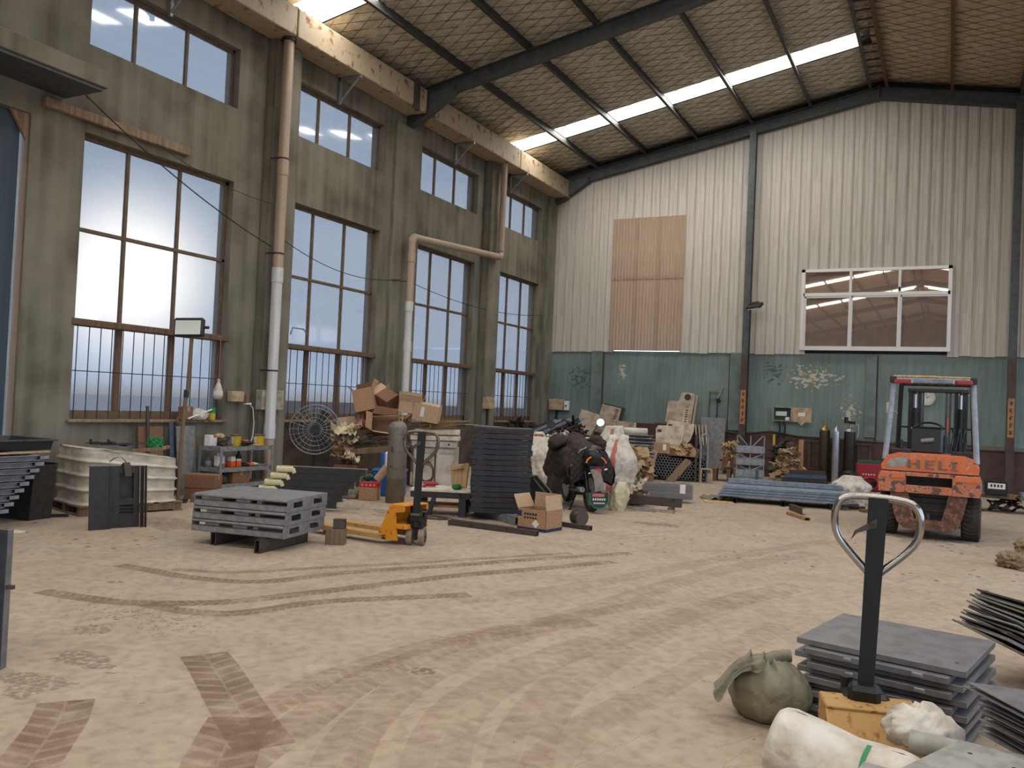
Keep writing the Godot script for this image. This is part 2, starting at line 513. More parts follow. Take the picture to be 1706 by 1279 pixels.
const RIDGE := -1.7
const WZ := [[-7.2, -9.8], [-11.08, -13.66], [-15.02, -17.46], [-18.74, -21.0]]
const SKY_L := [-19.12, -11.15, -3.2, 4.7, 12.6]
const SKY_R := [-11.15, -3.2, 4.7, 12.6]  # right slope; first two strips out of view, placed to balance the lighting

func roofy(x: float) -> float:
	return 9.6 - 0.188 * absf(x - RIDGE)

func _ready() -> void:
	# camera
	var cam := Camera3D.new()
	cam.name = "camera"
	cam.fov = rad_to_deg(2.0 * atan(639.5 / 1420.0))
	cam.transform = Transform3D(Basis(V(0.889, 0.0443, -0.4556).normalized(), V(-0.0293, 0.9988, 0.0399).normalized(), V(0.4568, -0.0221, 0.8893).normalized()).orthonormalized(), V(0, 1.55, 0))
	cam.far = 400.0
	add_child(cam)
	cam.current = true
	# hazy sky with the sun low behind the windowed wall
	var we := WorldEnvironment.new()
	we.name = "environment"
	var e := Environment.new()
	e.background_mode = Environment.BG_SKY
	var sm := ProceduralSkyMaterial.new()
	sm.sky_top_color = Color(0.66, 0.74, 0.85)
	sm.sky_horizon_color = Color(0.70, 0.775, 0.885)
	sm.ground_horizon_color = Color(0.62, 0.63, 0.64)
	sm.ground_bottom_color = Color(0.4, 0.39, 0.37)
	sm.sun_angle_max = 8.0
	sm.sun_curve = 0.62
	sm.energy_multiplier = 3.9
	e.sky = Sky.new()
	e.sky.sky_material = sm
	e.tonemap_mode = Environment.TONE_MAPPER_LINEAR
	e.tonemap_exposure = 1.42
	e.sdfgi_enabled = true
	e.ssao_enabled = true
	e.ssil_enabled = true
	we.environment = e
	add_child(we)
	var sun := DirectionalLight3D.new()
	sun.name = "sun"
	sun.sky_mode = DirectionalLight3D.SKY_MODE_SKY_ONLY
	sun.light_color = Color(1.0, 0.99, 0.97)
	sun.light_energy = 2.1
	sun.shadow_enabled = true
	add_child(sun)
	sun.look_at_from_position(Vector3.ZERO, V(0.778, -0.12, 0.615), Vector3.UP)
	# roof lights: daylight through translucent strips, one area light just under each, unseen ones included
	for side in 2:
		for z in (SKY_L if side == 0 else SKY_R):
			var al := AreaLight3D.new()
			al.name = "roof_light"
			al.area_size = Vector2(8.0, 0.74)
			al.area_normalize_energy = false
			al.light_color = Color(1.0, 0.99, 0.965)
			al.light_energy = 3.0
			al.light_size = 1.0
			al.shadow_enabled = true
			add_child(al, true)
			var x := RIDGE + (-4.32 if side == 0 else 4.32)
			var sl := 0.188 * (1 if side == 0 else -1)
			var ax := V(1, sl, 0).normalized()
			al.transform = Transform3D(Basis(ax, V(0, 0, -1), ax.cross(V(0, 0, -1))), V(x, roofy(x) - 0.03, z))
	textures()
	materials()
	rng.seed = 7
	shell()
	roof()
	left_wall()
	back_wall()
	left_side()
	middle()
	back_side()
	forklift()
	near_side()

# dusty concrete seen from above: soft patches, tyre prints, stains, crumbs
func floor_texture(x0: float, x1: float, z0: float, z1: float, S: int) -> ImageTexture:
	var fn := FastNoiseLite.new()
	fn.seed = 5
	fn.frequency = 0.9
	fn.fractal_octaves = 4
	var lo := Image.create(S / 8, S / 8, false, Image.FORMAT_RGB8)
	for y in S / 8:
		for x in S / 8:
			var wx := lerpf(x0, x1, (x + 0.5) / (S / 8.0))
			var wz := lerpf(z0, z1, (y + 0.5) / (S / 8.0))
			var a := fn.get_noise_2d(wx * 0.45 + 20, wz * 0.45)
			var b := fn.get_noise_2d(wx * 2.2, wz * 2.2 + 60)
			var c := Color(0.70, 0.635, 0.565).lerp(Color(0.69, 0.615, 0.54), clampf(0.5 + 1.1 * a, 0, 1))
			lo.set_pixel(x, y, c * (1.0 + 0.07 * b))
	lo.resize(S, S, Image.INTERPOLATE_CUBIC)
	var d := lo.get_data()
	var put := func(x: float, z: float, c: Color, a: float) -> void:
		var px := int((x - x0) / (x1 - x0) * S)
		var pz := int((z - z0) / (z1 - z0) * S)
		if px < 0 or pz < 0 or px >= S or pz >= S:
			return
		var i := (pz * S + px) * 3
		d[i] = int(lerpf(d[i], c.r * 255, a))
		d[i + 1] = int(lerpf(d[i + 1], c.g * 255, a))
		d[i + 2] = int(lerpf(d[i + 2], c.b * 255, a))
	var step := minf((x1 - x0), (z1 - z0)) / S * 0.85
	var brown := Color(0.47, 0.375, 0.295)
	# tyre prints: [width, strength, points on the floor (x, z)]
	var tracks := [
		[0.15, 0.85, [Vector2(-6.34, -5.07), Vector2(-5.96, -5.08), Vector2(-5.54, -5.09), Vector2(-5.08, -5.22), Vector2(-4.87, -5.48), Vector2(-4.70, -5.97), Vector2(-4.44, -6.42), Vector2(-4.08, -6.98), Vector2(-3.60, -7.82), Vector2(-2.98, -8.76)]],
		[0.11, 0.6, [Vector2(-5.86, -5.24), Vector2(-5.50, -5.37), Vector2(-5.23, -5.66), Vector2(-4.88, -6.20), Vector2(-4.48, -6.76), Vector2(-4.07, -7.42), Vector2(-3.49, -8.32)]],
		[0.16, 0.9, [Vector2(-5.95, -4.10), Vector2(-5.65, -4.13), Vector2(-5.24, -4.22), Vector2(-4.92, -4.42), Vector2(-4.66, -4.69), Vector2(-4.48, -5.05), Vector2(-4.30, -5.48), Vector2(-4.08, -6.00), Vector2(-3.84, -6.57), Vector2(-3.45, -7.24), Vector2(-2.96, -8.16)]],
		[0.15, 0.85, [Vector2(-5.05, -4.29), Vector2(-4.73, -4.30), Vector2(-4.44, -4.41), Vector2(-4.29, -4.66), Vector2(-4.21, -4.94), Vector2(-4.01, -5.26), Vector2(-3.70, -5.61), Vector2(-3.38, -5.99)]],
		[0.27, 0.85, [Vector2(-3.84, -3.68), Vector2(-3.63, -3.55), Vector2(-3.36, -3.37), Vector2(-3.05, -3.16), Vector2(-2.77, -2.98), Vector2(-2.61, -2.88)]],
		[0.30, 0.75, [Vector2(-2.95, -3.08), Vector2(-2.81, -2.87), Vector2(-2.63, -2.62), Vector2(-2.52, -2.49)]],
		[0.25, 0.85, [Vector2(-3.79, -2.77), Vector2(-3.60, -2.60), Vector2(-3.41, -2.39), Vector2(-3.26, -2.22), Vector2(-3.14, -2.09)]],
		[0.20, 0.32, [Vector2(-2.91, -3.15), Vector2(-2.95, -3.37), Vector2(-2.99, -3.69), Vector2(-2.97, -3.98), Vector2(-2.92, -4.33), Vector2(-2.84, -4.74), Vector2(-2.66, -5.23), Vector2(-2.40, -5.89), Vector2(-2.03, -6.78)]],
		[0.24, 0.35, [Vector2(-2.54, -2.60), Vector2(-2.61, -2.84), Vector2(-2.64, -3.06), Vector2(-2.73, -3.42), Vector2(-2.81, -3.87), Vector2(-2.80, -4.27), Vector2(-2.75, -4.74), Vector2(-2.58, -5.25), Vector2(-2.26, -5.79)]],
		[0.30, 0.2, [Vector2(-1.85, -3.05), Vector2(-2.02, -3.39), Vector2(-2.14, -3.77), Vector2(-2.18, -4.25), Vector2(-2.12, -4.83), Vector2(-1.94, -5.63), Vector2(-1.65, -6.82), Vector2(-1.17, -8.18)]],
		[0.30, 0.18, [Vector2(-1.56, -3.24), Vector2(-1.72, -3.68), Vector2(-1.84, -4.30), Vector2(-1.84, -5.03), Vector2(-1.73, -6.08), Vector2(-1.46, -7.50)]],
		[0.25, 0.22, [Vector2(-2.22, -2.89), Vector2(-2.41, -3.30), Vector2(-2.56, -3.92), Vector2(-2.57, -4.59), Vector2(-2.48, -5.42), Vector2(-2.32, -6.56), Vector2(-2.00, -8.19), Vector2(-1.35, -10.24)]],
		[0.22, 0.18, [Vector2(-3.35, -5.75), Vector2(-2.96, -6.46), Vector2(-2.56, -7.55), Vector2(-2.10, -9.11), Vector2(-1.29, -11.40)]],
		[0.22, 0.18, [Vector2(-1.50, -3.35), Vector2(-1.53, -3.81), Vector2(-1.45, -4.35), Vector2(-1.28, -5.35), Vector2(-1.06, -6.58)]],
	]
	for tr in tracks:
		var cv := Curve3D.new()
		var pts: Array = tr[2].map(func(q): return V(q.x, 0, q.y))
		for i in pts.size():
			var tg: Vector3 = (pts[mini(i + 1, pts.size() - 1)] - pts[maxi(i - 1, 0)]) / 6.0
			cv.add_point(pts[i], -tg, tg)
		var L := cv.get_baked_length()
		var pitch: float = tr[0] * 0.42
		var s := 0.0
		while s < L:
			var a := cv.sample_baked(s, true)
			if a.x < x0 - 0.3 or a.x > x1 + 0.3 or a.z < z0 - 0.3 or a.z > z1 + 0.3:
				s += step
				continue
			var b := cv.sample_baked(minf(s + 0.03, L), true)
			var dir := (b - a).normalized() if s < L - 0.04 else (a - cv.sample_baked(s - 0.03, true)).normalized()
			var sd := V(-dir.z, 0, dir.x)
			var w: float = -tr[0] / 2
			while w < tr[0] / 2:
				var ph := fposmod((s + absf(w) * 0.55 + (0.5 * pitch if w > 0 else 0.0)) / pitch, 1.0)
				var q := a + sd * w
				var k := 0.75 + 0.9 * fn.get_noise_2d(q.x * 3, q.z * 3)
				var lug := 1.0 if ph < 0.68 and absf(w) > tr[0] * 0.025 else 0.45
				put.call(q.x, q.z, brown, clampf(tr[1] * clampf(k, 0.25, 1.0) * lug * (0.85 + 0.3 * fn.get_noise_2d(q.x * 60, q.z * 60)), 0, 0.85))
				w += step
			s += step
	# oil and scuff stains
	for sp in [[-4.1, -12.5, 0.4, 0.22, 0.55], [-3.5, -11.2, 0.4, 0.2, 0.5], [-2.63, -4.15, 0.1, 0.08, 0.55], [-4.25, -3.2, 0.3, 0.14, 0.35], [-4.74, -3.65, 0.2, 0.12, 0.3], [-5.8, -4.61, 0.13, 0.08, 0.4], [-4.2, -2.85, 0.25, 0.2, 0.3], [-8.0, -6.9, 0.8, 0.4, 0.3], [-0.2, -12.8, 0.7, 0.8, 0.4], [-6.4, -9.6, 0.7, 0.5, 0.3]]:
		var yy: float = -sp[3]
		while yy < sp[3]:
			var xx: float = -sp[2]
			while xx < sp[2]:
				var r := Vector2(xx / sp[2], yy / sp[3]).length() + 0.7 * fn.get_noise_2d((sp[0] + xx) * 3.0, (sp[1] + yy) * 3.0)
				var g := fn.get_noise_2d((sp[0] + xx) * 22, (sp[1] + yy) * 22)
				if r < 0.75 and g > -0.15:
					put.call(sp[0] + xx, sp[1] + yy, Color(0.42, 0.355, 0.3), sp[4] * (0.7 + g))
				xx += step
			yy += step
	# scratches
	rng.seed = 11
	for i in 90:
		var a := V(rng.randf_range(-6, 1), 0, rng.randf_range(-10, -2.5))
		var an := rng.randf_range(0.6, 1.4)
		for j in int(rng.randf_range(0.3, 1.6) / step):
			var q := a + V(cos(an), 0, -sin(an)) * j * step
			put.call(q.x + 0.02 * fn.get_noise_1d(j * 0.02), q.z, Color(0.40, 0.32, 0.25), 0.25)
	# crumbs of dirt
	for i in 700:
		var q := V(rng.randf_range(-9.5, 3), 0, rng.randf_range(-14, -2.5))
		if i < 200:
			q = V(rng.randfn(-4.75, 0.3), 0, rng.randfn(-4.05, 0.16))
		var rr := rng.randf_range(0.004, 0.014)
		for e in 14:
			put.call(q.x + rng.randf_range(-rr, rr), q.z + rng.randf_range(-rr, rr), Color(0.27, 0.22, 0.18), 0.7)
	return ImageTexture.create_from_image(Image.create_from_data(S, S, false, Image.FORMAT_RGB8, d))

func floor_piece(o: Node3D, x0: float, x1: float, z0: float, z1: float, X0: float, X1: float, Z0: float, Z1: float, m: StandardMaterial3D) -> void:
	# a level quad whose texture coordinates run over the rectangle X0..X1, Z0..Z1
	var k := K.new()
	var uv := func(x: float, z: float) -> Vector2: return Vector2((x - X0) / (X1 - X0), (z - Z0) / (Z1 - Z0))
	var a := V(x0, 0, z1)
	var b := V(x1, 0, z1)
	var c := V(x1, 0, z0)
	var d := V(x0, 0, z0)
	k.tri(a, b, c, V(0, 1, 0), V(0, 1, 0), V(0, 1, 0), uv.call(x0, z1), uv.call(x1, z1), uv.call(x1, z0))
	k.tri(a, c, d, V(0, 1, 0), V(0, 1, 0), V(0, 1, 0), uv.call(x0, z1), uv.call(x1, z0), uv.call(x0, z0))
	part(o, "floor_surface", k, m)

func shell() -> void:
	var fl := thing("floor", "dusty brown concrete floor with tyre prints across it", "floor", Vector3.ZERO, 0, "", "structure")
	var rects := [[-7.0, 1.5, -9.0, -2.0, 2048], [-10.4, 6.9, -22.1, 2.0, 1024]]
	for i in 2:
		var r: Array = rects[i]
		var fm := StandardMaterial3D.new()
		fm.resource_name = "concrete_floor"
		fm.albedo_texture = floor_texture(r[0], r[1], r[2], r[3], r[4])
		fm.roughness = 0.78
		fm.detail_enabled = true
		fm.detail_albedo = TX.floor
		fm.detail_blend_mode = BaseMaterial3D.BLEND_MODE_MUL
		fm.detail_uv_layer = BaseMaterial3D.DETAIL_UV_2
		fm.uv2_scale = V((r[1] - r[0]) / 1.9, (r[3] - r[2]) / 1.9, 1)
		fm.uv2_offset = V(r[0] / 1.9, r[2] / 1.9, 0)
		for q in ([[-7.0, 1.5, -9.0, -2.0]] if i == 0 else [[-10.4, 6.9, -22.1, -9.0], [-10.4, -7.0, -9.0, 2.0], [1.5, 6.9, -9.0, 2.0], [-7.0, 1.5, -2.0, 2.0]]):
			floor_piece(fl, q[0], q[1], q[2], q[3], r[0], r[1], r[2], r[3], fm)
	mat("floor_plain", Color(0.66, 0.58, 0.505), 0.85, 0, "floor", 0.5)
	var k := K.new()
	k.grid(func(u: float, w: float): return V(lerpf(-10.4, 6.9, u), 0, lerpf(2.0, 30.3, w)), 1, 1, true)
	k.span(V(-10.4, -0.3, -22.1), V(6.9, -0.01, 30.3))
	part(fl, "floor_slab", k, "floor_plain")
	var gr := solo("ground", K.new().span(V(-140, -0.6, -140), V(140, -0.31, 140)), "earth_out", "bare grey yard ground outside the hall", "ground", Vector3.ZERO, 0, "", "structure")
	gr.position.y = 0.2 - 0.2
	solo("boundary_wall", K.new().span(V(-17.6, -0.31, -75), V(-17.2, 1.32, -18)), "brick_out", "low brown yard wall seen through the lower window panes", "wall", Vector3.ZERO, 0, "", "structure")
	# unseen walls: side bays added to light the roof, gateway placed for frontal light
	k = K.new()
	k.span(V(6.6, 0, -22.1), V(6.9, 1.08, 30.3))
	k.span(V(6.6, 4.83, -22.1), V(6.9, 8.1, 30.3))
	var pz := -22.1
	for i in 7:
		k.span(V(6.6, 1.08, pz), V(6.9, 4.83, -18.5 + i * 7.0 - 2.0))
		pz = -18.5 + i * 7.0 + 2.0
	k.span(V(6.6, 1.08, pz), V(6.9, 4.83, 30.3))
	solo("wall_right", k, "wall_plaster", "unseen plaster side wall opposite the windowed wall, open bays added to light the roof", "wall", Vector3.ZERO, 0, "", "structure")
	k = K.new()
	k.span(V(-10.4, 0, 30), V(-5.0, 8.0, 30.3))
	k.span(V(2.0, 0, 30), V(6.9, 8.0, 30.3))
	k.span(V(-5.0, 5.5, 30), V(2.0, 8.0, 30.3))
	k.prism([Vector2(-10.4, 8.0), Vector2(6.9, 8.0), Vector2(RIDGE, 9.8)], 30.0, 30.3)
	solo("wall_front", k, "wall_plaster", "unseen front end wall of the hall, open gateway placed to light it from behind", "wall", Vector3.ZERO, 0, "", "structure")

func roof() -> void:
	var r := thing("roof", "pitched steel roof lined with dusty foil insulation held by wire net", "roof", Vector3.ZERO, 0, "", "structure")
	var k := K.new()
	for s in [[-10.5, RIDGE], [RIDGE, 7.1]]:
		var a := V(s[0], roofy(s[0]) + 0.14, 0)
		var b := V(s[1], roofy(s[1]) + 0.14, 0)
		var d := V(0, 0.06, 0)
		k.prism([Vector2(a.x, a.y), Vector2(b.x, b.y), Vector2(b.x, b.y + 0.06), Vector2(a.x, a.y + 0.06)], -22.3, 30.5)
	part(r, "roof_deck", k, "purlin")
	var fn := FastNoiseLite.new()
	fn.seed = 31
	fn.frequency = 1.4
	fn.fractal_octaves = 4
	for side in 2:
		var xa := -10.1 if side == 0 else RIDGE
		var xb := RIDGE if side == 0 else 6.6
		var cuts: Array = [-21.8]
		for z in (SKY_L if side == 0 else SKY_R):
			cuts.append(z - 0.38)
			cuts.append(z + 0.38)
		cuts.append(30.3)
		var net := K.new()
		for i in range(0, cuts.size(), 2):
			var z0: float = cuts[i]
			var z1: float = cuts[i + 1]
			var fine := 0.13 if z0 < -1 else 0.5
			k = K.new()
			k.grid(func(u: float, w: float):
				var x := lerpf(xa, xb, u)
				var z := lerpf(z0, z1, w)
				var ed := minf(1.0, minf(w, 1.0 - w) * (z1 - z0) * 4.0)
				var sag := -0.035 * absf(sin((x + 8.75) / 1.375 * PI))
				return V(x, roofy(x) + ed * (sag + 0.045 * fn.get_noise_2d(x * 1.0, z * 2.6) + 0.02 * fn.get_noise_2d(x * 3.0 + 50, z * 7.0)), z), int((xb - xa) / fine), int((z1 - z0) / fine))
			part(r, "insulation", k, "foil" if side == 0 else "foil_warm")
			if z0 < 0:
				var c := z0 - 5.0
				while c < z1 + 5.0:
					for sg in [-1.0, 1.0]:
						# z = c + sg * 0.55 * (x - xa), cut to the panel
						var xs := [xa, xb]
						var lo: float = (z0 - c) / (0.55 * sg) + xa
						var hi: float = (z1 - c) / (0.55 * sg) + xa
						var x0 := maxf(xs[0], minf(lo, hi))
						var x1 := minf(xs[1], maxf(lo, hi))
						if x1 - x0 > 0.1:
							net.tube(V(x0, roofy(x0) - 0.045, c + sg * 0.55 * (x0 - xa)), V(x1, roofy(x1) - 0.045, c + sg * 0.55 * (x1 - xa)), 0.005, 3, -1, false)
					c += 0.3
		var nn := part(r, "wire_net", net, "net_wire")
		nn.set_meta("kind", "stuff")
	var px := [-10.0, -8.75, -7.38, -6.01, -4.62, -3.22, -1.88, -1.52, -0.15, 1.22, 2.6, 3.97, 5.35, 6.4]
	var cs := [Vector2(-0.035, -0.1), Vector2(0.035, -0.1), Vector2(0.035, -0.075), Vector2(0.03, -0.075), Vector2(0.03, -0.094), Vector2(-0.028, -0.094), Vector2(-0.028, 0.1), Vector2(-0.035, 0.1)]
	for x in px:
		var kk := K.new().bar(cs, V(x, roofy(x) - 0.11, -21.78), V(x, roofy(x) - 0.11, 30.2))
		part(r, "purlin", kk, "ridge_rust" if x == -1.52 or x == -0.15 else "purlin")
	k = K.new()
	for i in 30:
		k.box(V(-1.7, 9.42, -21.2 + i * 0.42), V(0.3, 0.03, 0.03))
	part(r, "ridge_tie", k, "ridge_rust")
	# skylight strips; nearer right-slope ones are unseen, placed for even lighting
	for side in 2:
		for z in (SKY_L if side == 0 else SKY_R):
			var xa := -10.0 if side == 0 else RIDGE + 0.1
			var xb := RIDGE - 0.24 if side == 0 else 6.5
			var s := K.new()
			s.grid(func(u: float, w: float):
				var x := lerpf(xa, xb, u)
				return V(x, roofy(x) + 0.03 + 0.012 * sin(w * TAU * 4), z - 0.38 + 0.76 * w), 2, 32)
			var where := "far end, above the gable" if z < -15 else ("strip above the middle of the windowed wall" if z < -8 else "strip overhead near the camera")
			var lab := "bright translucent roof light strip at the far end by the gable" if z < -15 else "bright translucent roof light strip running from eave to ridge"
			var o := solo("skylight", s, "roof_glow", lab, "skylight", Vector3.ZERO, 0, "roof light strips", "structure")
	# frames: rafters with haunches on both walls
	var ip := [Vector2(-0.09, -0.14), Vector2(0.09, -0.14), Vector2(0.09, -0.125), Vector2(0.006, -0.125), Vector2(0.006, 0.125), Vector2(0.09, 0.125), Vector2(0.09, 0.14), Vector2(-0.09, 0.14), Vector2(-0.09, 0.125), Vector2(-0.006, 0.125), Vector2(-0.006, -0.125), Vector2(-0.09, -0.125)]
	for z in [-21.66, -14.5, -6.9, 0.9, 8.7, 16.5, 24.3]:
		var lab := "dark steel roof beam lying along the top of the sheeted gable" if z < -20 else ("dark steel roof beam crossing the hall above the middle windows" if z < -14 else "dark steel roof beam crossing the hall behind the viewer")
		var b := thing("roof_beam", lab, "beam", V(0, 0, z), 0, "steel roof frames", "structure")
		part(b, "rafter", K.new().bar(ip, V(-10.05, roofy(-10.05) - 0.34, 0), V(RIDGE, roofy(RIDGE) - 0.34, 0)), "steel_dark")
		part(b, "rafter", K.new().bar(ip, V(RIDGE, roofy(RIDGE) - 0.34, 0), V(6.6, roofy(6.6) - 0.34, 0)), "steel_dark")
		part(b, "ridge_plate", K.new().box(V(RIDGE, 9.26, 0), V(0.03, 0.36, 0.2)), "steel_dark")
		part(b, "haunch", K.new().prism([Vector2(-10.09, 7.12), Vector2(-9.75, 7.25), Vector2(-9.0, 7.72), Vector2(-9.0, 7.85), Vector2(-10.09, 7.65)], -0.1, 0.1), "steel_dark")

func left_wall() -> void:
	var w := thing("wall_left", "stained grey-brown plaster wall with tall windows along the hall", "wall", Vector3.ZERO, 0, "", "structure")
	var k := K.new()
	var X0 := -10.4
	var X1 := -10.1
	k.span(V(X0, 0, -22.1), V(X1, 1.08, -6.47))
	k.span(V(X0, 4.83, -22.1), V(X1, 5.98, 30.3))
	k.span(V(X0, 6.92, -22.1), V(X1, 8.02, 30.3))
	k.span(V(X0, 0, -2.6), V(X1, 4.83, 30.3))
	k.span(V(X0, 5.98, -7.2), V(X1, 6.92, 30.3))
	var prev := -6.47
	for i in 5:
		var nx: float = WZ[i][0] if i < 4 else -22.1
		k.span(V(X0, 1.08, nx), V(X1, 4.83, prev))
		if i > 0:
			k.span(V(X0, 5.98, nx), V(X1, 6.92, prev))
		prev = WZ[i][1] if i < 4 else 0.0
	part(w, "plaster", k, "wall_plaster")
	for z in [-10.7, -18.08]:
		part(w, "pilaster", K.new().span(V(-10.1, 0, z - 0.3), V(-9.9, 7.32, z + 0.3), 0.01), "wall_plaster")
	part(w, "pilaster", K.new().span(V(-10.1, 0, -14.85), V(-10.02, 7.12, -14.0), 0.01), "wall_plaster")
	part(w, "pilaster", K.new().span(V(-10.1, 0, -21.8), V(-9.98, 7.6, -21.35), 0.01), "wall_plaster")
	part(w, "skirt_coat", K.new().span(V(-10.1, 0, -21.3), V(-10.085, 0.98, -11.1)), mat("skirt_brown", Color(0.36, 0.31, 0.28), 0.85, 0, "dirt", 0.5), "brown coat of paint below the sills")
	# lower and upper windows
	var low_names := ["tall window flooded with sun glare behind the wrapped pallet", "tall window beside the cream downpipe above the fan", "tall window under the bent downpipe behind the cardboard pile", "dim tall window nearest to the far corner"]
	var up_names := ["high three-pane window above the sun-flooded window", "high three-pane window between downpipe and roof beam", "high three-pane window above the bent downpipe", "dim high window in the far corner"]
	for i in 4:
		var za: float = WZ[i][0]
		var zb: float = WZ[i][1]
		var n := thing("window_%d" % (i + 1), low_names[i], "window", V(-10.25, 0, 0), 0, "tall barred windows", "structure")
		var wz := za - zb
		var m1 := za - wz * 0.30
		var m2 := za - wz * 0.645
		var fk := K.new()
		fk.span(V(-0.03, 4.77, za), V(0.03, 4.83, zb))
		fk.span(V(-0.03, 1.08, za), V(0.03, 1.2, zb))
		fk.span(V(-0.03, 1.08, za), V(0.03, 4.83, za - 0.05))
		fk.span(V(-0.03, 1.08, zb + 0.05), V(0.03, 4.83, zb))
		part(n, "frame", fk, "win_frame")
		for m in [m1, m2]:
			part(n, "mullion", K.new().span(V(-0.025, 2.4, m - 0.025), V(0.025, 4.77, m + 0.025), 0.005), "win_frame")
			part(n, "mullion", K.new().span(V(-0.03, 1.2, m - 0.045), V(0.03, 2.32, m + 0.045), 0.005), "win_wood")
		part(n, "transom", K.new().span(V(-0.025, 3.555, za), V(0.03, 3.605, zb), 0.005), "win_frame")
		part(n, "transom", K.new().span(V(-0.03, 2.31, za + 0.04), V(0.17, 2.40, zb - 0.06), 0.01), "win_wood", "deep brown middle rail")
		part(n, "sill", K.new().span(V(-0.1, 1.045, za + 0.05), V(0.22, 1.085, zb - 0.05), 0.008), "pink_wood")
		var zs := [za, m1, m2, zb]
		for c in 3:
			for rr in [[1.2, 2.32], [2.4, 3.56], [3.6, 4.77]]:
				part(n, "pane", K.new().span(V(-0.004, rr[0], zs[c] - 0.02), V(0.0, rr[1], zs[c + 1] + 0.02)), "pane_film" if rr[0] < 2 else "pane")
		var nb := int(wz / 0.165)
		for b in nb:
			var z := za - wz * (b + 0.5) / nb
			part(n, "bar", K.new().tube(V(0.1, 1.09, z), V(0.1, 2.31, z), 0.007, 6), "bar_iron")
		part(n, "cross_bar", K.new().tube(V(0.1, 1.72, za), V(0.1, 1.72, zb), 0.007, 6), "bar_iron")
		var u := thing("window_%d" % (i + 5), up_names[i], "window", V(-10.25, 0, 0), 0, "high windows under the eaves", "structure")
		fk = K.new()
		fk.span(V(-0.03, 6.87, za), V(0.03, 6.92, zb))
		fk.span(V(-0.03, 5.98, za), V(0.03, 6.02, zb))
		fk.span(V(-0.03, 5.98, za), V(0.03, 6.92, za - 0.04))
		fk.span(V(-0.03, 5.98, zb + 0.04), V(0.03, 6.92, zb))
		part(u, "frame", fk, "win_frame")
		for m in [m1, m2]:
			part(u, "mullion", K.new().span(V(-0.025, 6.0, m - 0.025), V(0.025, 6.9, m + 0.025), 0.005), "win_frame")
		for c in 3:
			part(u, "pane", K.new().span(V(-0.004, 6.0, zs[c] - 0.02), V(0.0, 6.9, zs[c + 1] + 0.02)), "pane")
	# sliding door at the left edge, ledge above it, plank over the first window
	var d := thing("door_1", "dark blue-grey sliding door with a pale edge trim", "door", V(-10.2, 0, 0), 0, "", "structure")
	part(d, "door_leaf", K.new().span(V(-0.05, 0.02, -6.4), V(0.0, 4.82, -2.6)), "door_blue")
	part(d, "edge_trim", K.new().span(V(-0.05, 0, -6.5), V(0.07, 4.85, -6.45), 0.01), "pink_wood")
	part(d, "corner_brace", K.new().prism([Vector2(0, 0), Vector2(0.22, 0), Vector2(0.22, -0.35)], 0, 0.04, Transform3D(Basis(V(0, 0, -1), V(0, 1, 0), V(1, 0, 0)), V(0.02, 4.83, -6.24))), "pink_wood")
	var led := thing("trim_1", "dark concrete ledge jutting out over the sliding door", "ledge", V(-10.1, 5.0, 0), 0, "", "structure")
	part(led, "slab", K.new().span(V(0, 0.2, -6.95), V(0.75, 0.42, -2.4), 0.01), "wall_plaster")
	part(led, "soffit", K.new().span(V(0, 0.16, -6.9), V(0.72, 0.2, -2.4)), "steel_dark")
	solo("trim_2", K.new().span(V(-10.1, 4.96, -8.85), V(-10.02, 5.08, -6.6), 0.008), "pink_wood", "long pale plank fixed to the wall above the sun-flooded window", "plank", Vector3.ZERO, 0, "", "structure")
	# gutter beam with brackets
	var g := thing("gutter", "cream painted box gutter with rust marks along the eave", "gutter", Vector3.ZERO, 0, "", "structure")
	for s in [[-21.8, -18.6], [-18.58, -14.66], [-14.34, -10.5], [-10.48, -6.4], [-6.38, 0.0]]:
		part(g, "gutter_box", K.new().span(V(-10.08, 7.33, s[0]), V(-9.58, 7.8, s[1]), 0.015), "gutter")
	part(g, "clamp_strip", K.new().span(V(-9.6, 7.28, -14.05), V(-9.555, 7.83, -13.85)), "mill_steel")
	for z in [-8.4, -12.2, -16.3, -19.0]:
		var bk := K.new()
		bk.box(V(-10.06, 7.1, z), V(0.05, 0.5, 0.05))
		bk.box(V(-9.83, 7.3, z), V(0.5, 0.05, 0.05))
		bk.tube(V(-10.05, 6.9, z), V(-9.65, 7.28, z), 0.022, 6)
		part(g, "gutter_bracket", bk, "galv")
	# downpipes
	var p1 := thing("downpipe", "straight cream downpipe with a white lower half beside the shelf", "pipe", V(-9.76, 0, -10.5), 0, "cream rainwater pipes")
	part(p1, "upper_length", K.new().tube(V(0, 3.45, 0), V(0, 7.33, 0), 0.085, 20), "pipe_cream")
	part(p1, "lower_length", K.new().tube(V(0, 0.9, 0), V(0, 3.45, 0), 0.085, 20), "pipe_white", "white lower length")
	part(p1, "foot_length", K.new().tube(V(0, 0, 0), V(0, 0.9, 0), 0.082, 20), "pipe_cream")
	for y in [0.92, 3.45, 5.2]:
		part(p1, "coupling", K.new().tube(V(0, y - 0.12, 0), V(0, y + 0.12, 0), 0.094, 20), "pipe_white" if y < 5 else "pipe_cream")
	for y in [1.9, 3.8, 5.35]:
		part(p1, "pipe_clip", K.new().tube(V(-0.18, y, 0.1), V(0.0, y, 0.09), 0.012, 6).tube(V(0, y - 0.012, 0), V(0, y + 0.012, 0), 0.092, 20), "bar_iron")
	part(p1, "outlet_collar", K.new().tube(V(0, 7.28, 0), V(0, 7.34, 0), 0.12, 20), "bar_iron")
	var p2 := thing("downpipe", "bent cream downpipe stepping sideways between the far windows", "pipe", V(-9.76, 0, 0), 0, "cream rainwater pipes")
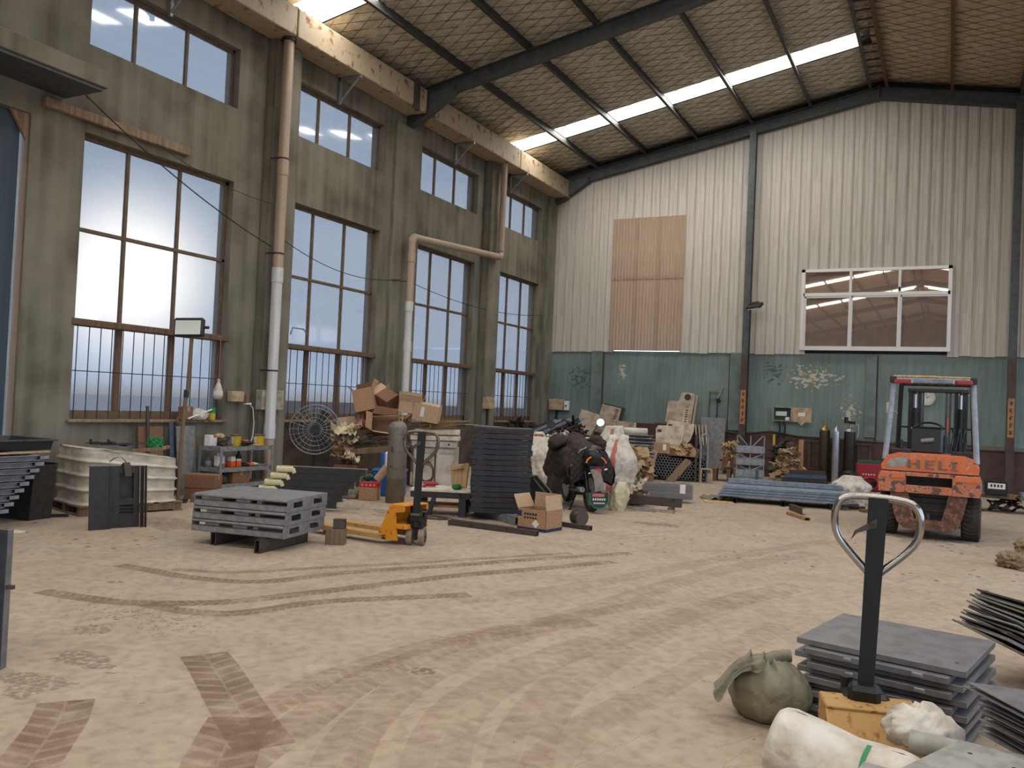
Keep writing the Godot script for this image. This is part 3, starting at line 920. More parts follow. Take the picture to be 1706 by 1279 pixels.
	var el := func(c: Vector3, d0: Vector3, d1: Vector3) -> Array:
		var o: Array = []
		for i in 7:
			var a := PI / 2 * i / 6.0
			o.append(c + d0 * 0.12 * (1 - sin(a)) + d1 * 0.12 * (1 - cos(a)))
		return o
	part(p2, "drop_length", K.new().tube(V(0, 5.2, -18.1), V(0, 7.33, -18.1), 0.075, 18), "pipe_cream")
	part(p2, "elbow", K.new().path(el.call(V(0, 5.05, -18.1), V(0, 1, 0), V(0, 0, 1)), 0.085, 16), "pipe_cream")
	part(p2, "cross_length", K.new().tube(V(0, 5.05, -18.0), V(0, 4.82, -14.42), 0.075, 18), "pipe_cream")
	part(p2, "elbow", K.new().path(el.call(V(0, 4.82, -14.3), V(0, 0, -1), V(0, -1, 0)), 0.085, 16), "pipe_cream")
	part(p2, "drop_length", K.new().tube(V(0, 3.5, -14.3), V(0, 4.72, -14.3), 0.075, 18), "pipe_cream")
	part(p2, "lower_length", K.new().tube(V(0, 0, -14.3), V(0, 3.5, -14.3), 0.075, 18), "pipe_white", "white lower length")
	for y in [2.6, 3.4, 4.4]:
		part(p2, "coupling", K.new().tube(V(0, y - 0.1, -14.3), V(0, y + 0.1, -14.3), 0.086, 18), "pipe_white" if y < 3.5 else "pipe_cream")
	part(p2, "pipe_clip", K.new().tube(V(-0.3, 3.9, -14.0), V(0.0, 3.9, -14.3), 0.012, 6), "bar_iron")
	# cables strung along the wall
	var cab := func(a: Vector3, b: Vector3, sag: float, r: float, lab: String) -> void:
		var pt: Array = []
		for i in 25:
			var t := i / 24.0
			pt.append(a.lerp(b, t) - V(0, sag * 4 * t * (1 - t), 0))
		solo("wall_cable", K.new().path(pt, r, 5), "wire_black", lab, "cable", Vector3.ZERO, 0, "cables strung along the windowed wall")
	cab.call(V(-9.7, 5.15, -6.9), V(-9.82, 3.9, -10.4), 0.12, 0.009, "black cable running down from the ledge to the straight downpipe")
	cab.call(V(-9.95, 4.95, -8.2), V(-9.85, 4.6, -10.4), 0.1, 0.005, "thin black cable slung above the sun-flooded window")
	cab.call(V(-9.85, 4.1, -10.6), V(-9.9, 3.95, -14.2), 0.25, 0.007, "black cable hanging across the window beside the straight downpipe")
	cab.call(V(-9.9, 3.95, -14.35), V(-9.98, 4.0, -21.2), 0.22, 0.007, "black cable crossing both far windows to the corner")

func back_wall() -> void:
	var w := thing("wall_back", "gable end of pale ribbed metal sheets above a teal painted wall", "wall", V(0, 0, -21.8), 0, "", "structure")
	# teal coat with flaked patches, brown dado below
	var im := Image.create(2048, 256, false, Image.FORMAT_RGB8)
	im.fill(Color(0.435, 0.495, 0.475))
	var fn := FastNoiseLite.new()
	fn.seed = 12
	fn.frequency = 1.0
	fn.fractal_octaves = 5
	for y in 256:
		for x in 2048:
			var wx := -10.1 + 16.7 * x / 2048.0
			var wy := 3.08 - 2.03 * y / 256.0
			var a := fn.get_noise_2d(wx * 0.6, wy * 0.6)
			var s := fn.get_noise_2d(wx * 9.0, wy * 0.7)
			im.set_pixel(x, y, Color(0.435, 0.495, 0.475) * (1.0 + 0.16 * a + 0.10 * s))
	# [centre x, y, half width, half height, share flaked, pale]
	for p in [[-3.0, 2.5, 0.95, 0.42, 0.24, 1], [-2.1, 1.7, 0.4, 0.6, 0.12, 1], [-7.9, 2.5, 0.22, 0.4, 0.2, 1], [-8.75, 1.3, 0.5, 0.22, 0.3, 1], [-9.6, 1.5, 0.4, 0.3, 0.12, 0], [-9.1, 2.3, 0.5, 0.5, 0.2, 0], [-3.9, 2.6, 0.5, 0.5, 0.14, 0], [0.3, 2.2, 0.5, 0.4, 0.1, 1], [-6.2, 1.5, 0.4, 0.2, 0.08, 0]]:
		for y in 256:
			var wy := 3.08 - 2.03 * y / 256.0
			if absf(wy - p[1]) > p[3]:
				continue
			var x0 := int((p[0] - p[2] + 10.1) / 16.7 * 2048)
			var x1 := int((p[0] + p[2] + 10.1) / 16.7 * 2048)
			for x in range(maxi(0, x0), mini(2048, x1)):
				var wx := -10.1 + 16.7 * x / 2048.0
				var q := 1.0 - Vector2((wx - p[0]) / p[2], (wy - p[1]) / p[3]).length()
				var nz := 0.5 + 0.5 * fn.get_noise_2d(wx * 6.0 + 40, wy * 9.0)
				if q > 0 and nz * (0.55 + 0.6 * q) > 0.62 - p[4] * 0.55:
					var c := Color(0.72, 0.70, 0.62) if p[5] == 1 else Color(0.30, 0.36, 0.34)
					if p[5] == 1 and fn.get_noise_2d(wx * 3, wy * 3 + 9) > 0.25:
						c = Color(0.70, 0.56, 0.36)
					im.set_pixel(x, y, c)
	var tm := StandardMaterial3D.new()
	tm.resource_name = "teal_flaked"
	tm.albedo_texture = ImageTexture.create_from_image(im)
	tm.roughness = 0.6
	part(w, "teal_coat", K.new().grid(func(u: float, q: float): return V(lerpf(-10.1, 6.6, u), lerpf(3.08, 1.05, q), 0), 1, 1, true), tm)
	part(w, "masonry", K.new().span(V(-10.4, 0, -0.3), V(6.9, 3.08, -0.005)), "wall_plaster")
	var dk := K.new()
	var ed := [[-10.1, 1.12], [-7.0, 1.17], [-5.0, 1.05], [-3.8, 1.12], [-3.2, 1.02], [-1.0, 0.98], [0.4, 0.96], [6.6, 0.96]]
	for i in ed.size() - 1:
		dk.prism([Vector2(ed[i][0], 0), Vector2(ed[i + 1][0], 0), Vector2(ed[i + 1][0], ed[i + 1][1]), Vector2(ed[i][0], ed[i][1])], 0.0, 0.012)
	part(w, "dado", dk, "maroon_paint", "brown painted lower band")
	for x in [[-8.76, -8.44], [-4.98, -4.68], [-1.78, -1.54]]:
		part(w, "pilaster", K.new().span(V(x[0], 1.1, 0), V(x[1], 3.07, 0.07), 0.01), "teal_paint")
	for x in [-8.42, -4.99, -1.53]:
		part(w, "joint", K.new().span(V(x - 0.02, 0.9, 0), V(x + 0.02, 3.05, 0.016)), "steel_column")
	part(w, "service_line", K.new().path([V(-6.9, 1.19, 0.06), V(-5.5, 1.12, 0.06), V(-4.7, 1.02, 0.06), V(-3.9, 1.14, 0.06), V(-3.3, 1.05, 0.06), V(-1.0, 1.0, 0.06), V(0.75, 0.96, 0.06), V(6.5, 0.96, 0.06)], 0.016, 6), "steel_column")
	# backing behind the sheets, open behind the clear panel
	var bk := K.new()
	bk.prism([Vector2(-10.4, 3.08), Vector2(-8.25, 3.08), Vector2(-8.25, 8.5), Vector2(-10.4, 8.1)], -0.3, -0.12)
	bk.prism([Vector2(-8.25, 6.66), Vector2(-6.35, 6.66), Vector2(-6.35, 8.86), Vector2(-8.25, 8.5)], -0.3, -0.12)
	bk.prism([Vector2(-6.35, 3.08), Vector2(6.9, 3.08), Vector2(6.9, 8.12), Vector2(RIDGE, 9.74), Vector2(-6.35, 8.86)], -0.3, -0.12)
	part(w, "sheathing", bk, "purlin")
	var sec := [Vector2(0, 0.006), Vector2(0.003, 0.03), Vector2(0.016, 0.03), Vector2(0.02, 0.006), Vector2(0.118, 0.006), Vector2(0.12, 0.001), Vector2(0.126, 0.001), Vector2(0.128, 0.006), Vector2(0.228, 0.006), Vector2(0.231, -0.012), Vector2(0.2386, -0.012), Vector2(0.2386, -0.018), Vector2(0, -0.018)]
	var n := 70
	for i in n:
		var x := -10.1 + 16.7 * i / n
		var pitch := 16.7 / n
		var top := minf(roofy(x), roofy(x + pitch)) - 0.22
		var y0 := 3.05 + rng.randf_range(-0.02, 0.01)
		var mid := x + pitch / 2
		if mid > -8.22 and mid < -6.37:
			y0 = 6.62
		elif mid > -3.27 and mid < -0.05:
			y0 = 5.1
		var s := K.new().prism(sec, 0, top - y0, Transform3D(Basis(V(pitch / 0.2386, 0, 0), V(0, 0, 1), V(0, 1, 0)), V(x, y0, 0.03)))
		part(w, "wall_sheet", s, "sheet_paint")
	# translucent brown sheet let into the gable
	var c := thing("window_9", "tall translucent brown plastic sheet let into the gable", "window", V(0, 0, -21.8), 0, "", "structure")
	mat("clear_brown", Color(0.72, 0.625, 0.54), 0.35, 0, "streak", 0.9)
	M.clear_brown.backlight_enabled = true
	M.clear_brown.backlight = Color(0.5, 0.42, 0.36)
	for h in 2:
		var y0 := 3.09 if h == 0 else 5.0
		var y1 := 5.08 if h == 0 else 6.66
		for i in 3:
			var xa := -8.24 + 0.625 * i
			var s := K.new()
			s.grid(func(u: float, q: float): return V(xa - 0.02 + u * 0.745, lerpf(y1, y0, q), 0.06 + 0.012 * h + 0.004 * i + 0.014 * sin(u * 0.64 / 0.076 * TAU)), 68, 1, true)
			part(c, "plastic_sheet", s, "clear_brown")
	part(c, "batten", K.new().span(V(-8.24, 5.03, 0.0), V(-6.36, 5.09, 0.03)), "steel_column")
	# aluminium window mirroring the hall
	var g := thing("window_10", "wide aluminium window with bronze mirror glass in the gable", "window", V(0, 0, -21.8), 0, "", "structure")
	var fk := K.new()
	fk.span(V(-3.3, 5.05, 0.0), V(-0.02, 5.12, 0.12))
	fk.span(V(-3.3, 3.15, 0.0), V(-0.02, 3.25, 0.14))
	fk.span(V(-3.3, 3.15, 0.0), V(-3.22, 5.12, 0.12))
	fk.span(V(-0.1, 3.15, 0.0), V(-0.02, 5.12, 0.12))
	fk.span(V(-3.25, 4.46, 0.0), V(-0.05, 4.54, 0.12))
	part(g, "frame", fk, "alu")
	for x in [-2.18, -1.11]:
		part(g, "mullion", K.new().span(V(x - 0.03, 3.2, 0.02), V(x + 0.03, 5.1, 0.115), 0.004), "alu")
	var xs := [-3.24, -2.18, -1.11, -0.06]
	for i in 3:
		part(g, "pane", K.new().span(V(xs[i], 4.5, 0.055), V(xs[i + 1], 5.08, 0.06)), "pane_mirror")
		var sp := K.new()
		sp.span(V(xs[i] + 0.02, 4.42, 0.055), V(xs[i + 1] - 0.02, 4.46, 0.1))
		sp.span(V(xs[i] + 0.02, 3.24, 0.055), V(xs[i] + 0.06, 4.46, 0.1))
		part(g, "sash", sp, "alu")
		part(g, "pane", K.new().span(V(xs[i] + 0.03, 3.22, 0.06), V(xs[i + 1] - 0.03, 4.46, 0.065)), "pane_mirror")
	part(g, "latch", K.new().box(V(-1.11, 4.6, 0.13), V(0.05, 0.09, 0.04)), "charcoal")
	# wind columns of the gable
	var hs := [Vector2(-0.08, -0.09), Vector2(0.08, -0.09), Vector2(0.08, -0.078), Vector2(0.005, -0.078), Vector2(0.005, 0.078), Vector2(0.08, 0.078), Vector2(0.08, 0.09), Vector2(-0.08, 0.09), Vector2(-0.08, 0.078), Vector2(-0.005, 0.078), Vector2(-0.005, -0.078), Vector2(-0.08, -0.078)]
	for x in [-4.56, 1.2]:
		var lab := "tall steel column in the middle of the gable with a floodlight on it" if x < 0 else "tall steel column of the gable behind the forklift, at the frame edge"
		var col := thing("column", lab, "column", V(x, 0, -21.55), 0, "gable columns", "structure")
		part(col, "upper_shaft", K.new().bar(hs, V(0, 3.0, 0), V(0, roofy(x) - 0.4, 0), V(0, 0, 1)), "steel_dark")
		part(col, "lower_shaft", K.new().bar(hs, V(0, 0, 0), V(0, 3.0, 0), V(0, 0, 1)), "steel_column", "rust brown lower length")
		var pl := part(col, "plate", K.new().box(V(0, 1.7, 0.1), V(0.13, 0.85, 0.012), Vector3.ZERO, 0.002), "orange_plate", "orange plate with four dark characters")
		for j in 5:
			var gk := K.new()
			for q in 4:
				gk.box(V(rng.randf_range(-0.015, 0.015), 2.02 - j * 0.16 + (q - 1.5) * 0.022, 0.108), V(rng.randf_range(0.04, 0.075), 0.009, 0.003))
			gk.box(V(rng.randf_range(-0.02, 0.02), 2.02 - j * 0.16, 0.108), V(0.012, 0.085, 0.003))
			part(pl, "character", gk, "print_dark")
	# floodlight on the column
	var f := thing("floodlight", "small square floodlight clamped to the gable column, unlit", "floodlight", V(-4.36, 4.2, -21.32))
	part(f, "housing", K.new().box(V(0.05, -0.02, 0.12), V(0.36, 0.08, 0.26), V(28, -12, 6), 0.01), "charcoal")
	part(f, "lens", K.new().box(V(0.055, -0.055, 0.14), V(0.31, 0.02, 0.21), V(28, -12, 6)), "lamp_glass")
	part(f, "driver_box", K.new().box(V(0.02, 0.06, 0.04), V(0.24, 0.05, 0.1), V(28, -12, 6), 0.008), "charcoal")
	part(f, "bracket", K.new().box(V(-0.08, 0.0, -0.03), V(0.08, 0.05, 0.2)), "charcoal")

# ---- shared builders
func cyl_bottle(o: Node3D, r: float, h: float, body: String, neck: String, cap_on: bool) -> void:
	part(o, "body", K.new().lathe([Vector2(0, 0.0), Vector2(r * 0.9, 0.0), Vector2(r, 0.03), Vector2(r, h - 0.17), Vector2(r * 0.97, h - 0.13), Vector2(r * 0.86, h - 0.09), Vector2(r * 0.66, h - 0.06), Vector2(r * 0.4, h - 0.042), Vector2(r * 0.3, h - 0.03), Vector2(r * 0.28, h), Vector2(0, h)], 28), body)
	part(o, "shoulder_band", K.new().lathe([Vector2(r * 0.985, h - 0.128), Vector2(r * 0.875, h - 0.088), Vector2(r * 0.675, h - 0.058), Vector2(r * 0.41, h - 0.04), Vector2(r * 0.31, h - 0.028), Vector2(r * 0.29, h - 0.005)], 28), neck)
	var vk := K.new()
	vk.tube(V(0, h, 0), V(0, h + 0.07, 0), 0.02, 10)
	vk.tube(V(-0.01, h + 0.045, 0), V(0.07, h + 0.045, 0.01), 0.014, 8)
	vk.tube(V(0, h + 0.07, 0), V(0, h + 0.095, 0), 0.03, 10)
	part(o, "valve", vk, "brass")
	if cap_on:
		part(o, "neck_ring", K.new().tube(V(0, h * 0.975, 0), V(0, h + 0.01, 0), r * 0.36, 14), "cyl_grey")

# an open carton: four walls, bottom and four flaps; flaps turn outwards by the given degrees (0 = standing up)
func carton(called: String, label: String, p: Vector3, rot: Vector3, s: Vector3, fl: Array, m := "card", group := "", inner := "card") -> Node3D:
	var o := thing(called, label, "box", p, 0, group)
	o.rotation_degrees = rot
	var t := 0.007
	var k := K.new()
	k.box(V(0, t / 2, 0), V(s.x, t, s.z))
	k.box(V(0, s.y / 2, s.z / 2 - t / 2), V(s.x, s.y, t))
	k.box(V(0, s.y / 2, -s.z / 2 + t / 2), V(s.x, s.y, t))
	k.box(V(s.x / 2 - t / 2, s.y / 2, 0), V(t, s.y, s.z))
	k.box(V(-s.x / 2 + t / 2, s.y / 2, 0), V(t, s.y, s.z))
	part(o, "body", k, m)
	for i in 4:
		if fl[i] == null:
			continue
		var L := s.z / 2
		var a: float = deg_to_rad(fl[i])
		var f := K.new()
		var wdt := s.x if i < 2 else s.z
		var fx := Transform3D()
		if i == 0:
			fx = Transform3D(Basis(), V(0, s.y, s.z / 2)) * Transform3D(Basis(V(1, 0, 0), a), Vector3.ZERO)
		elif i == 1:
			fx = Transform3D(Basis(V(0, 1, 0), PI), V(0, s.y, -s.z / 2)) * Transform3D(Basis(V(1, 0, 0), a), Vector3.ZERO)
		elif i == 2:
			fx = Transform3D(Basis(V(0, 1, 0), PI / 2), V(s.x / 2, s.y, 0)) * Transform3D(Basis(V(1, 0, 0), a), Vector3.ZERO)
		else:
			fx = Transform3D(Basis(V(0, 1, 0), -PI / 2), V(-s.x / 2, s.y, 0)) * Transform3D(Basis(V(1, 0, 0), a), Vector3.ZERO)
		f.xf = fx
		f.prism([Vector2(-wdt / 2, 0), Vector2(wdt / 2, 0), Vector2(wdt / 2 - 0.015, L), Vector2(-wdt / 2 + 0.015, L)], -0.003, 0.003)
		part(o, "flap", f, inner if i % 2 else "card_light")
	return o

# heap of bent sheets or strips, each sheet a part
func sheet_heap(called: String, label: String, cat: String, p: Vector3, yaw: float, R: Vector3, n: int, sz: Vector2, mats: Array, sd: int, fold := 0.08) -> Node3D:
	var o := thing(called, label, cat, p, yaw)
	var r := RandomNumberGenerator.new()
	r.seed = sd
	var fn := FastNoiseLite.new()
	fn.seed = sd
	fn.frequency = 1.2
	for i in n:
		var t := (i + 0.5) / n
		var a := r.randf() * TAU
		var rr := sqrt(r.randf()) * (1.0 - 0.75 * t)
		var c := V(cos(a) * rr * R.x, t * R.y * 0.92 + 0.03, sin(a) * rr * R.z)
		var b := Basis.from_euler(V(r.randf_range(-0.75, 0.75), r.randf() * TAU, r.randf_range(-0.75, 0.75)))
		var sx := sz.x * r.randf_range(0.6, 1.15)
		var sy := sz.y * r.randf_range(0.6, 1.15)
		var k0 := r.randf() * 30.0
		var q := r.randf_range(-1.0, 1.0)
		part(o, "sheet", K.new().grid(func(u: float, w: float):
			var y := fold * (absf(fn.get_noise_2d(u * 2.4 + k0, w * 2.4)) * 3.0 + q * absf(u - 0.45) * 1.6)
			var s: Vector3 = c + b * V((u - 0.5) * sx, y, (w - 0.5) * sy)
			s.y = maxf(s.y, 0.004 + 0.002 * i)
			return s, 9, 9, true), mats[i % mats.size()])
	return o

func closed_box(called: String, label: String, p: Vector3, yaw: float, s: Vector3, m: String, group := "") -> Node3D:
	var o := thing(called, label, "box", p, yaw, group)
	part(o, "body", K.new().box(V(0, s.y / 2, 0), s, Vector3.ZERO, 0.006), m)
	part(o, "tape", K.new().box(V(0, s.y + 0.001, 0), V(s.x * 0.99, 0.002, 0.05)).box(V(s.x / 2 + 0.001, s.y * 0.8, 0), V(0.002, s.y * 0.36, 0.05)), "kraft")
	part(o, "lid_seam", K.new().box(V(0, s.y + 0.002, 0), V(s.x, 0.002, 0.004)), "print_dark")
	return o

func cchan(w: float, h: float, t: float) -> Array:  # channel section open towards +x
	return [Vector2(-w / 2, -h / 2), Vector2(w / 2, -h / 2), Vector2(w / 2, -h / 2 + t), Vector2(-w / 2 + t, -h / 2 + t), Vector2(-w / 2 + t, h / 2 - t), Vector2(w / 2, h / 2 - t), Vector2(w / 2, h / 2), Vector2(-w / 2, h / 2)]

# square tube with open ends, four walls
func rtube(k: K, a: Vector3, b: Vector3, w: float, h: float, t := 0.005) -> K:
	k.bar([Vector2(-w / 2, -h / 2), Vector2(w / 2, -h / 2), Vector2(w / 2, -h / 2 + t), Vector2(-w / 2, -h / 2 + t)], a, b)
	k.bar([Vector2(-w / 2, h / 2 - t), Vector2(w / 2, h / 2 - t), Vector2(w / 2, h / 2), Vector2(-w / 2, h / 2)], a, b)
	k.bar([Vector2(-w / 2, -h / 2), Vector2(-w / 2 + t, -h / 2), Vector2(-w / 2 + t, h / 2), Vector2(-w / 2, h / 2)], a, b)
	k.bar([Vector2(w / 2 - t, -h / 2), Vector2(w / 2, -h / 2), Vector2(w / 2, h / 2), Vector2(w / 2 - t, h / 2)], a, b)
	return k

func pail(label: String, p: Vector3, r: float, h: float, body: String, rim: String, grp := "") -> Node3D:
	var o := thing("paint_pail", label, "pail", p, 0, grp)
	part(o, "body", K.new().lathe([Vector2(0, 0), Vector2(r * 0.88, 0), Vector2(r, h), Vector2(r * 0.95, h), Vector2(r * 0.84, 0.02), Vector2(0, 0.02)], 24), body)
	part(o, "rim", K.new().lathe([Vector2(r * 0.99, h * 0.9), Vector2(r * 1.06, h * 0.91), Vector2(r * 1.06, h), Vector2(r * 0.97, h)], 24), rim)
	part(o, "print_panel", K.new().grid(func(u: float, w: float):
		var a := lerpf(-1.2, 0.3, u)
		return V(sin(a) * r * (0.905 + 0.09 * w) * 1.005, h * lerpf(0.2, 0.8, w), cos(a) * r * (0.905 + 0.09 * w) * 1.005), 12, 1), "white_plastic")
	return o

func left_side() -> void:
	# --- steel frames stacked by the left edge, the tray on top, the bin behind
	var bin := thing("scrap_bin", "dark upright steel bin behind the stack of grey frames", "bin", V(-9.3, 0, -6.16), 8)
	var bk := K.new()
	bk.prism([Vector2(-0.24, 0), Vector2(0.2, 0), Vector2(0.26, 0.62), Vector2(-0.3, 0.62)], -0.15, -0.14)
	bk.prism([Vector2(-0.24, 0), Vector2(0.2, 0), Vector2(0.26, 0.62), Vector2(-0.3, 0.62)], 0.14, 0.15)
	bk.box(V(0.23, 0.31, 0), V(0.012, 0.62, 0.3), V(0, 0, -5))
	bk.box(V(-0.27, 0.31, 0), V(0.012, 0.62, 0.3), V(0, 0, 5))
	bk.box(V(0, 0.01, 0), V(0.42, 0.02, 0.28))
	part(bin, "shell", bk, "charcoal")
	part(bin, "rim", K.new().box(V(-0.02, 0.62, 0.15), V(0.56, 0.03, 0.02)).box(V(-0.02, 0.62, -0.15), V(0.56, 0.03, 0.02)), "charcoal_blue")
	for i in 9:
		var y := 0.16 + i * 0.068
		var ze := -5.45 - i * 0.052
		var lab := "grey steel channel frame, %s of the frame stack at the left edge" % ["lowest", "second", "third", "fourth", "fifth", "sixth", "seventh", "eighth", "topmost"][i]
		var f := thing("frame_unit", lab, "steel frame", V(-9.05, y, ze), 0, "frames stacked at the left edge")
		part(f, "rail", K.new().bar(cchan(0.05, 0.055, 0.006), V(0.36, 0.03, 0), V(0.36, 0.03, 2.4)), "grey_steel")
		part(f, "rail", K.new().bar(cchan(0.05, 0.055, 0.006), V(-0.36, 0.03, 0), V(-0.36, 0.03, 2.4)), "grey_steel")
		for z in [0.03, 0.5, 1.1]:
			part(f, "cross_piece", K.new().box(V(0, 0.035, z), V(0.68, 0.05, 0.1), Vector3.ZERO, 0.006), "grey_steel")
		part(f, "end_lug", rtube(K.new(), V(0.36, 0.035, -0.1), V(0.36, 0.035, 0.0), 0.05, 0.05), "galv")
	solo("timber_sleeper", K.new().box(V(0, 0.08, 0), V(0.8, 0.16, 0.1), Vector3.ZERO, 0.006), "wood_grey", "grey timber sleeper under the stack of frames", "timber", V(-9.05, 0, -4.6))
	solo("timber_sleeper", K.new().box(V(0, 0.08, 0), V(0.7, 0.16, 0.1), Vector3.ZERO, 0.006), "wood_grey", "grey timber sleeper under the far end of the frame stack", "timber", V(-9.1, 0, -5.3))
	var tr := thing("metal_tray", "shallow dark metal tray lying on top of the frame stack", "tray", V(-9.15, 0.79, -5.35), 2)
	part(tr, "floor_plate", K.new().box(V(0, 0.02, 0), V(0.6, 0.02, 1.3)), "charcoal")
	for s in [-1, 1]:
		part(tr, "side_wall", K.new().box(V(s * 0.34, 0.075, 0), V(0.016, 0.12, 1.5), V(0, 0, -s * 22), 0.003), "charcoal_blue")
		part(tr, "rim", K.new().box(V(s * 0.375, 0.125, 0), V(0.04, 0.02, 1.56), Vector3.ZERO, 0.004), "mill_steel")
	part(tr, "end_wall", K.new().box(V(0, 0.075, -0.72), V(0.68, 0.12, 0.016), V(-25, 0, 0), 0.003), "charcoal_blue")
	part(tr, "rim", K.new().box(V(0, 0.125, -0.77), V(0.78, 0.02, 0.04), Vector3.ZERO, 0.004), "mill_steel")
	solo("offcut_strip", K.new().box(V(0, 0.012, 0), V(0.06, 0.018, 0.7), V(0, 8, 0), 0.003), "wood_pale", "pale wooden strip poking out from under the dark tray", "offcut", V(-8.78, 0.775, -5.72))
	solo("offcut_strip", K.new().box(V(0, 0.01, 0), V(0.12, 0.02, 0.8), V(0, 12, 0), 0.003), "foam_white", "white flat strip lying on the floor below the frame stack", "offcut", V(-8.35, 0.0, -5.15))
	solo("offcut_strip", K.new().box(V(0, 0.01, 0), V(0.1, 0.02, 0.7), V(0, 24, 0), 0.003), "foam_white", "second white flat strip on the floor nearer the left edge", "offcut", V(-8.2, 0.0, -4.75))
	# panel at the frame edge
	var sp := thing("cabinet_sheet", "dark steel cabinet panel standing at the very left edge of the view", "panel", V(-4.74, 0, -2.73), 27)
	part(sp, "face", K.new().box(V(0, 0.375, 0), V(0.6, 0.75, 0.012), Vector3.ZERO, 0.003), "charcoal_blue")
	part(sp, "flange", K.new().box(V(0.292, 0.375, -0.03), V(0.016, 0.75, 0.06), Vector3.ZERO, 0.003), "panel_edge")
	part(sp, "flange", K.new().box(V(-0.292, 0.375, -0.03), V(0.016, 0.75, 0.06), Vector3.ZERO, 0.003), "panel_edge")
	part(sp, "catch", K.new().box(V(0.315, 0.44, -0.02), V(0.05, 0.02, 0.02)), "mill_steel")
	# --- shrink-wrapped load on a pallet
	var pl := thing("wooden_pallet", "wooden pallet under the film-wrapped load", "pallet", V(-9.28, 0, -7.32), 75)
	for z in [-0.44, 0.0, 0.44]:
		part(pl, "stringer", K.new().box(V(0, 0.06, z), V(1.24, 0.08, 0.08)), "wood_grey")
	for i in 7:
		part(pl, "deck_board", K.new().box(V(-0.57 + i * 0.19, 0.11, 0), V(0.12, 0.02, 1.0), Vector3.ZERO, 0.002), "wood_grey")
	for i in 3:
		part(pl, "base_board", K.new().box(V(-0.57 + i * 0.57, 0.01, 0), V(0.12, 0.02, 1.0)), "wood_grey")
	var ld := thing("wrapped_load", "cream film-wrapped pallet load with bulging horizontal bands", "wrapped load", V(-9.28, 0.12, -7.32), 75)
	var wn := FastNoiseLite.new()
	wn.seed = 3
	wn.frequency = 0.8
	var foot := func(a: float, g: float) -> Vector2:
		var c := cos(a)
		var s := sin(a)
		var n := 7.0
		var rr := pow(pow(absf(c) / (0.59 + g), n) + pow(absf(s) / (0.46 + g), n), -1.0 / n)
		return Vector2(c * rr, s * rr)
	part(ld, "film_wrap", K.new().grid(func(u: float, w: float):
		var a := u * TAU
		var y := w * 0.60
		var fold := pow(absf(cos(y / 0.078 * PI * 0.5)), 18.0) * 0.026
		var q: Vector2 = foot.call(a, fold + 0.012 * wn.get_noise_2d(a * 3.0, y * 6.0))
		var top := 0.60 + 0.07 * clampf(-q.x / 0.6, -1, 1)
		return V(q.x, y * top / 0.60 + 0.008 * wn.get_noise_2d(a * 2.5, 5), -q.y), 140, 64), "wrap")
	part(ld, "top_sheet", K.new().grid(func(u: float, w: float):
		var q: Vector2 = foot.call(u * TAU, 0.01)
		return V(q.x * w, (0.60 + 0.07 * clampf(-q.x * w / 0.6, -1, 1)) + 0.012 * wn.get_noise_2d(q.x * w * 5, q.y * w * 5), -q.y * w), 48, 10, true), "foam_white")
	var lt := V(-9.28, 0.79, -7.32)
	# things lying on the load
	var gs := thing("strap_bundle", "tangled bundle of green packing strap on the wrapped load", "strap", V(-8.98, 0.745, -7.62))
	for i in 9:
		var pt: Array = []
		for j in 25:
			var a := TAU * j / 24.0
			pt.append(V(cos(a) * 0.1 * (0.7 + 0.04 * i), 0.05 + 0.045 * sin(a * 2 + i) + 0.01 * i, sin(a) * 0.085 * (1.0 - 0.03 * i)).rotated(V(0, 1, 0), i * 0.7))
		part(gs, "strap_loop", K.new().path(pt, 0.008, 5), "green_plastic")
	var rg := thing("dark_sheet", "crumpled dark sheet lying on the wrapped load", "sheet", V(-9.22, 0.79, -7.35), 40)
	part(rg, "sheet", K.new().grid(func(u: float, w: float): return V((u - 0.5) * 0.5, 0.02 + 0.03 * absf(wn.get_noise_2d(u * 7, w * 6)) + 0.02 * sin(u * 9), (w - 0.5) * 0.24), 24, 12, true), "charcoal")
	part(rg, "folded_edge", K.new().box(V(-0.1, 0.025, 0.0), V(0.36, 0.02, 0.16), V(0, 14, 2)), "charcoal_blue")
	var cl := thing("clamp", "black screw clamp at the near end of the wrapped load", "clamp", V(-9.2, 0.82, -6.98), 60)
	part(cl, "frame", K.new().box(V(0, 0.015, 0), V(0.22, 0.03, 0.03), Vector3.ZERO, 0.004).box(V(-0.1, 0.035, 0), V(0.03, 0.06, 0.03)).box(V(0.1, 0.035, 0), V(0.03, 0.06, 0.03)), "black_paint")
	part(cl, "screw", K.new().tube(V(0.1, 0.055, -0.08), V(0.1, 0.055, 0.08), 0.01, 8), "mill_steel")
	var wp := thing("wire_hook", "bent piece of thin wire on the wrapped load", "wire", V(-9.35, 0.83, -6.9))
	part(wp, "wire", K.new().path([V(0, 0, 0), V(0.1, 0.01, 0.05), V(0.2, 0.03, 0.0), V(0.22, 0.01, -0.1), V(0.1, 0.0, -0.12)], 0.004, 5), "wire_black")
	for i in 3:
		solo("wood_offcut", K.new().box(V(0, 0.025, 0), V(0.34 - i * 0.06, 0.04, 0.05), V(0, 0, 4), 0.004), ["wood_grey", "wood", "olive_machine"][i], ["grey wooden batten beside the green strap bundle", "brown wooden block at the far corner of the wrapped load", "short olive block beside the green strap bundle"][i], "offcut", V(-8.93 - i * 0.1, 0.735, -7.45 - i * 0.22), 60 + i * 25)
	# --- folded grey panel with openings, leaning; a webbing strap over its top
	var gp := thing("folded_door_sheet", "folded dark grey sheet-metal panel with slots leaning in front of the wrapped load", "panel", V(-7.96, 0, -6.33), 68)
	gp.rotation_degrees = V(-7, 68, 0)
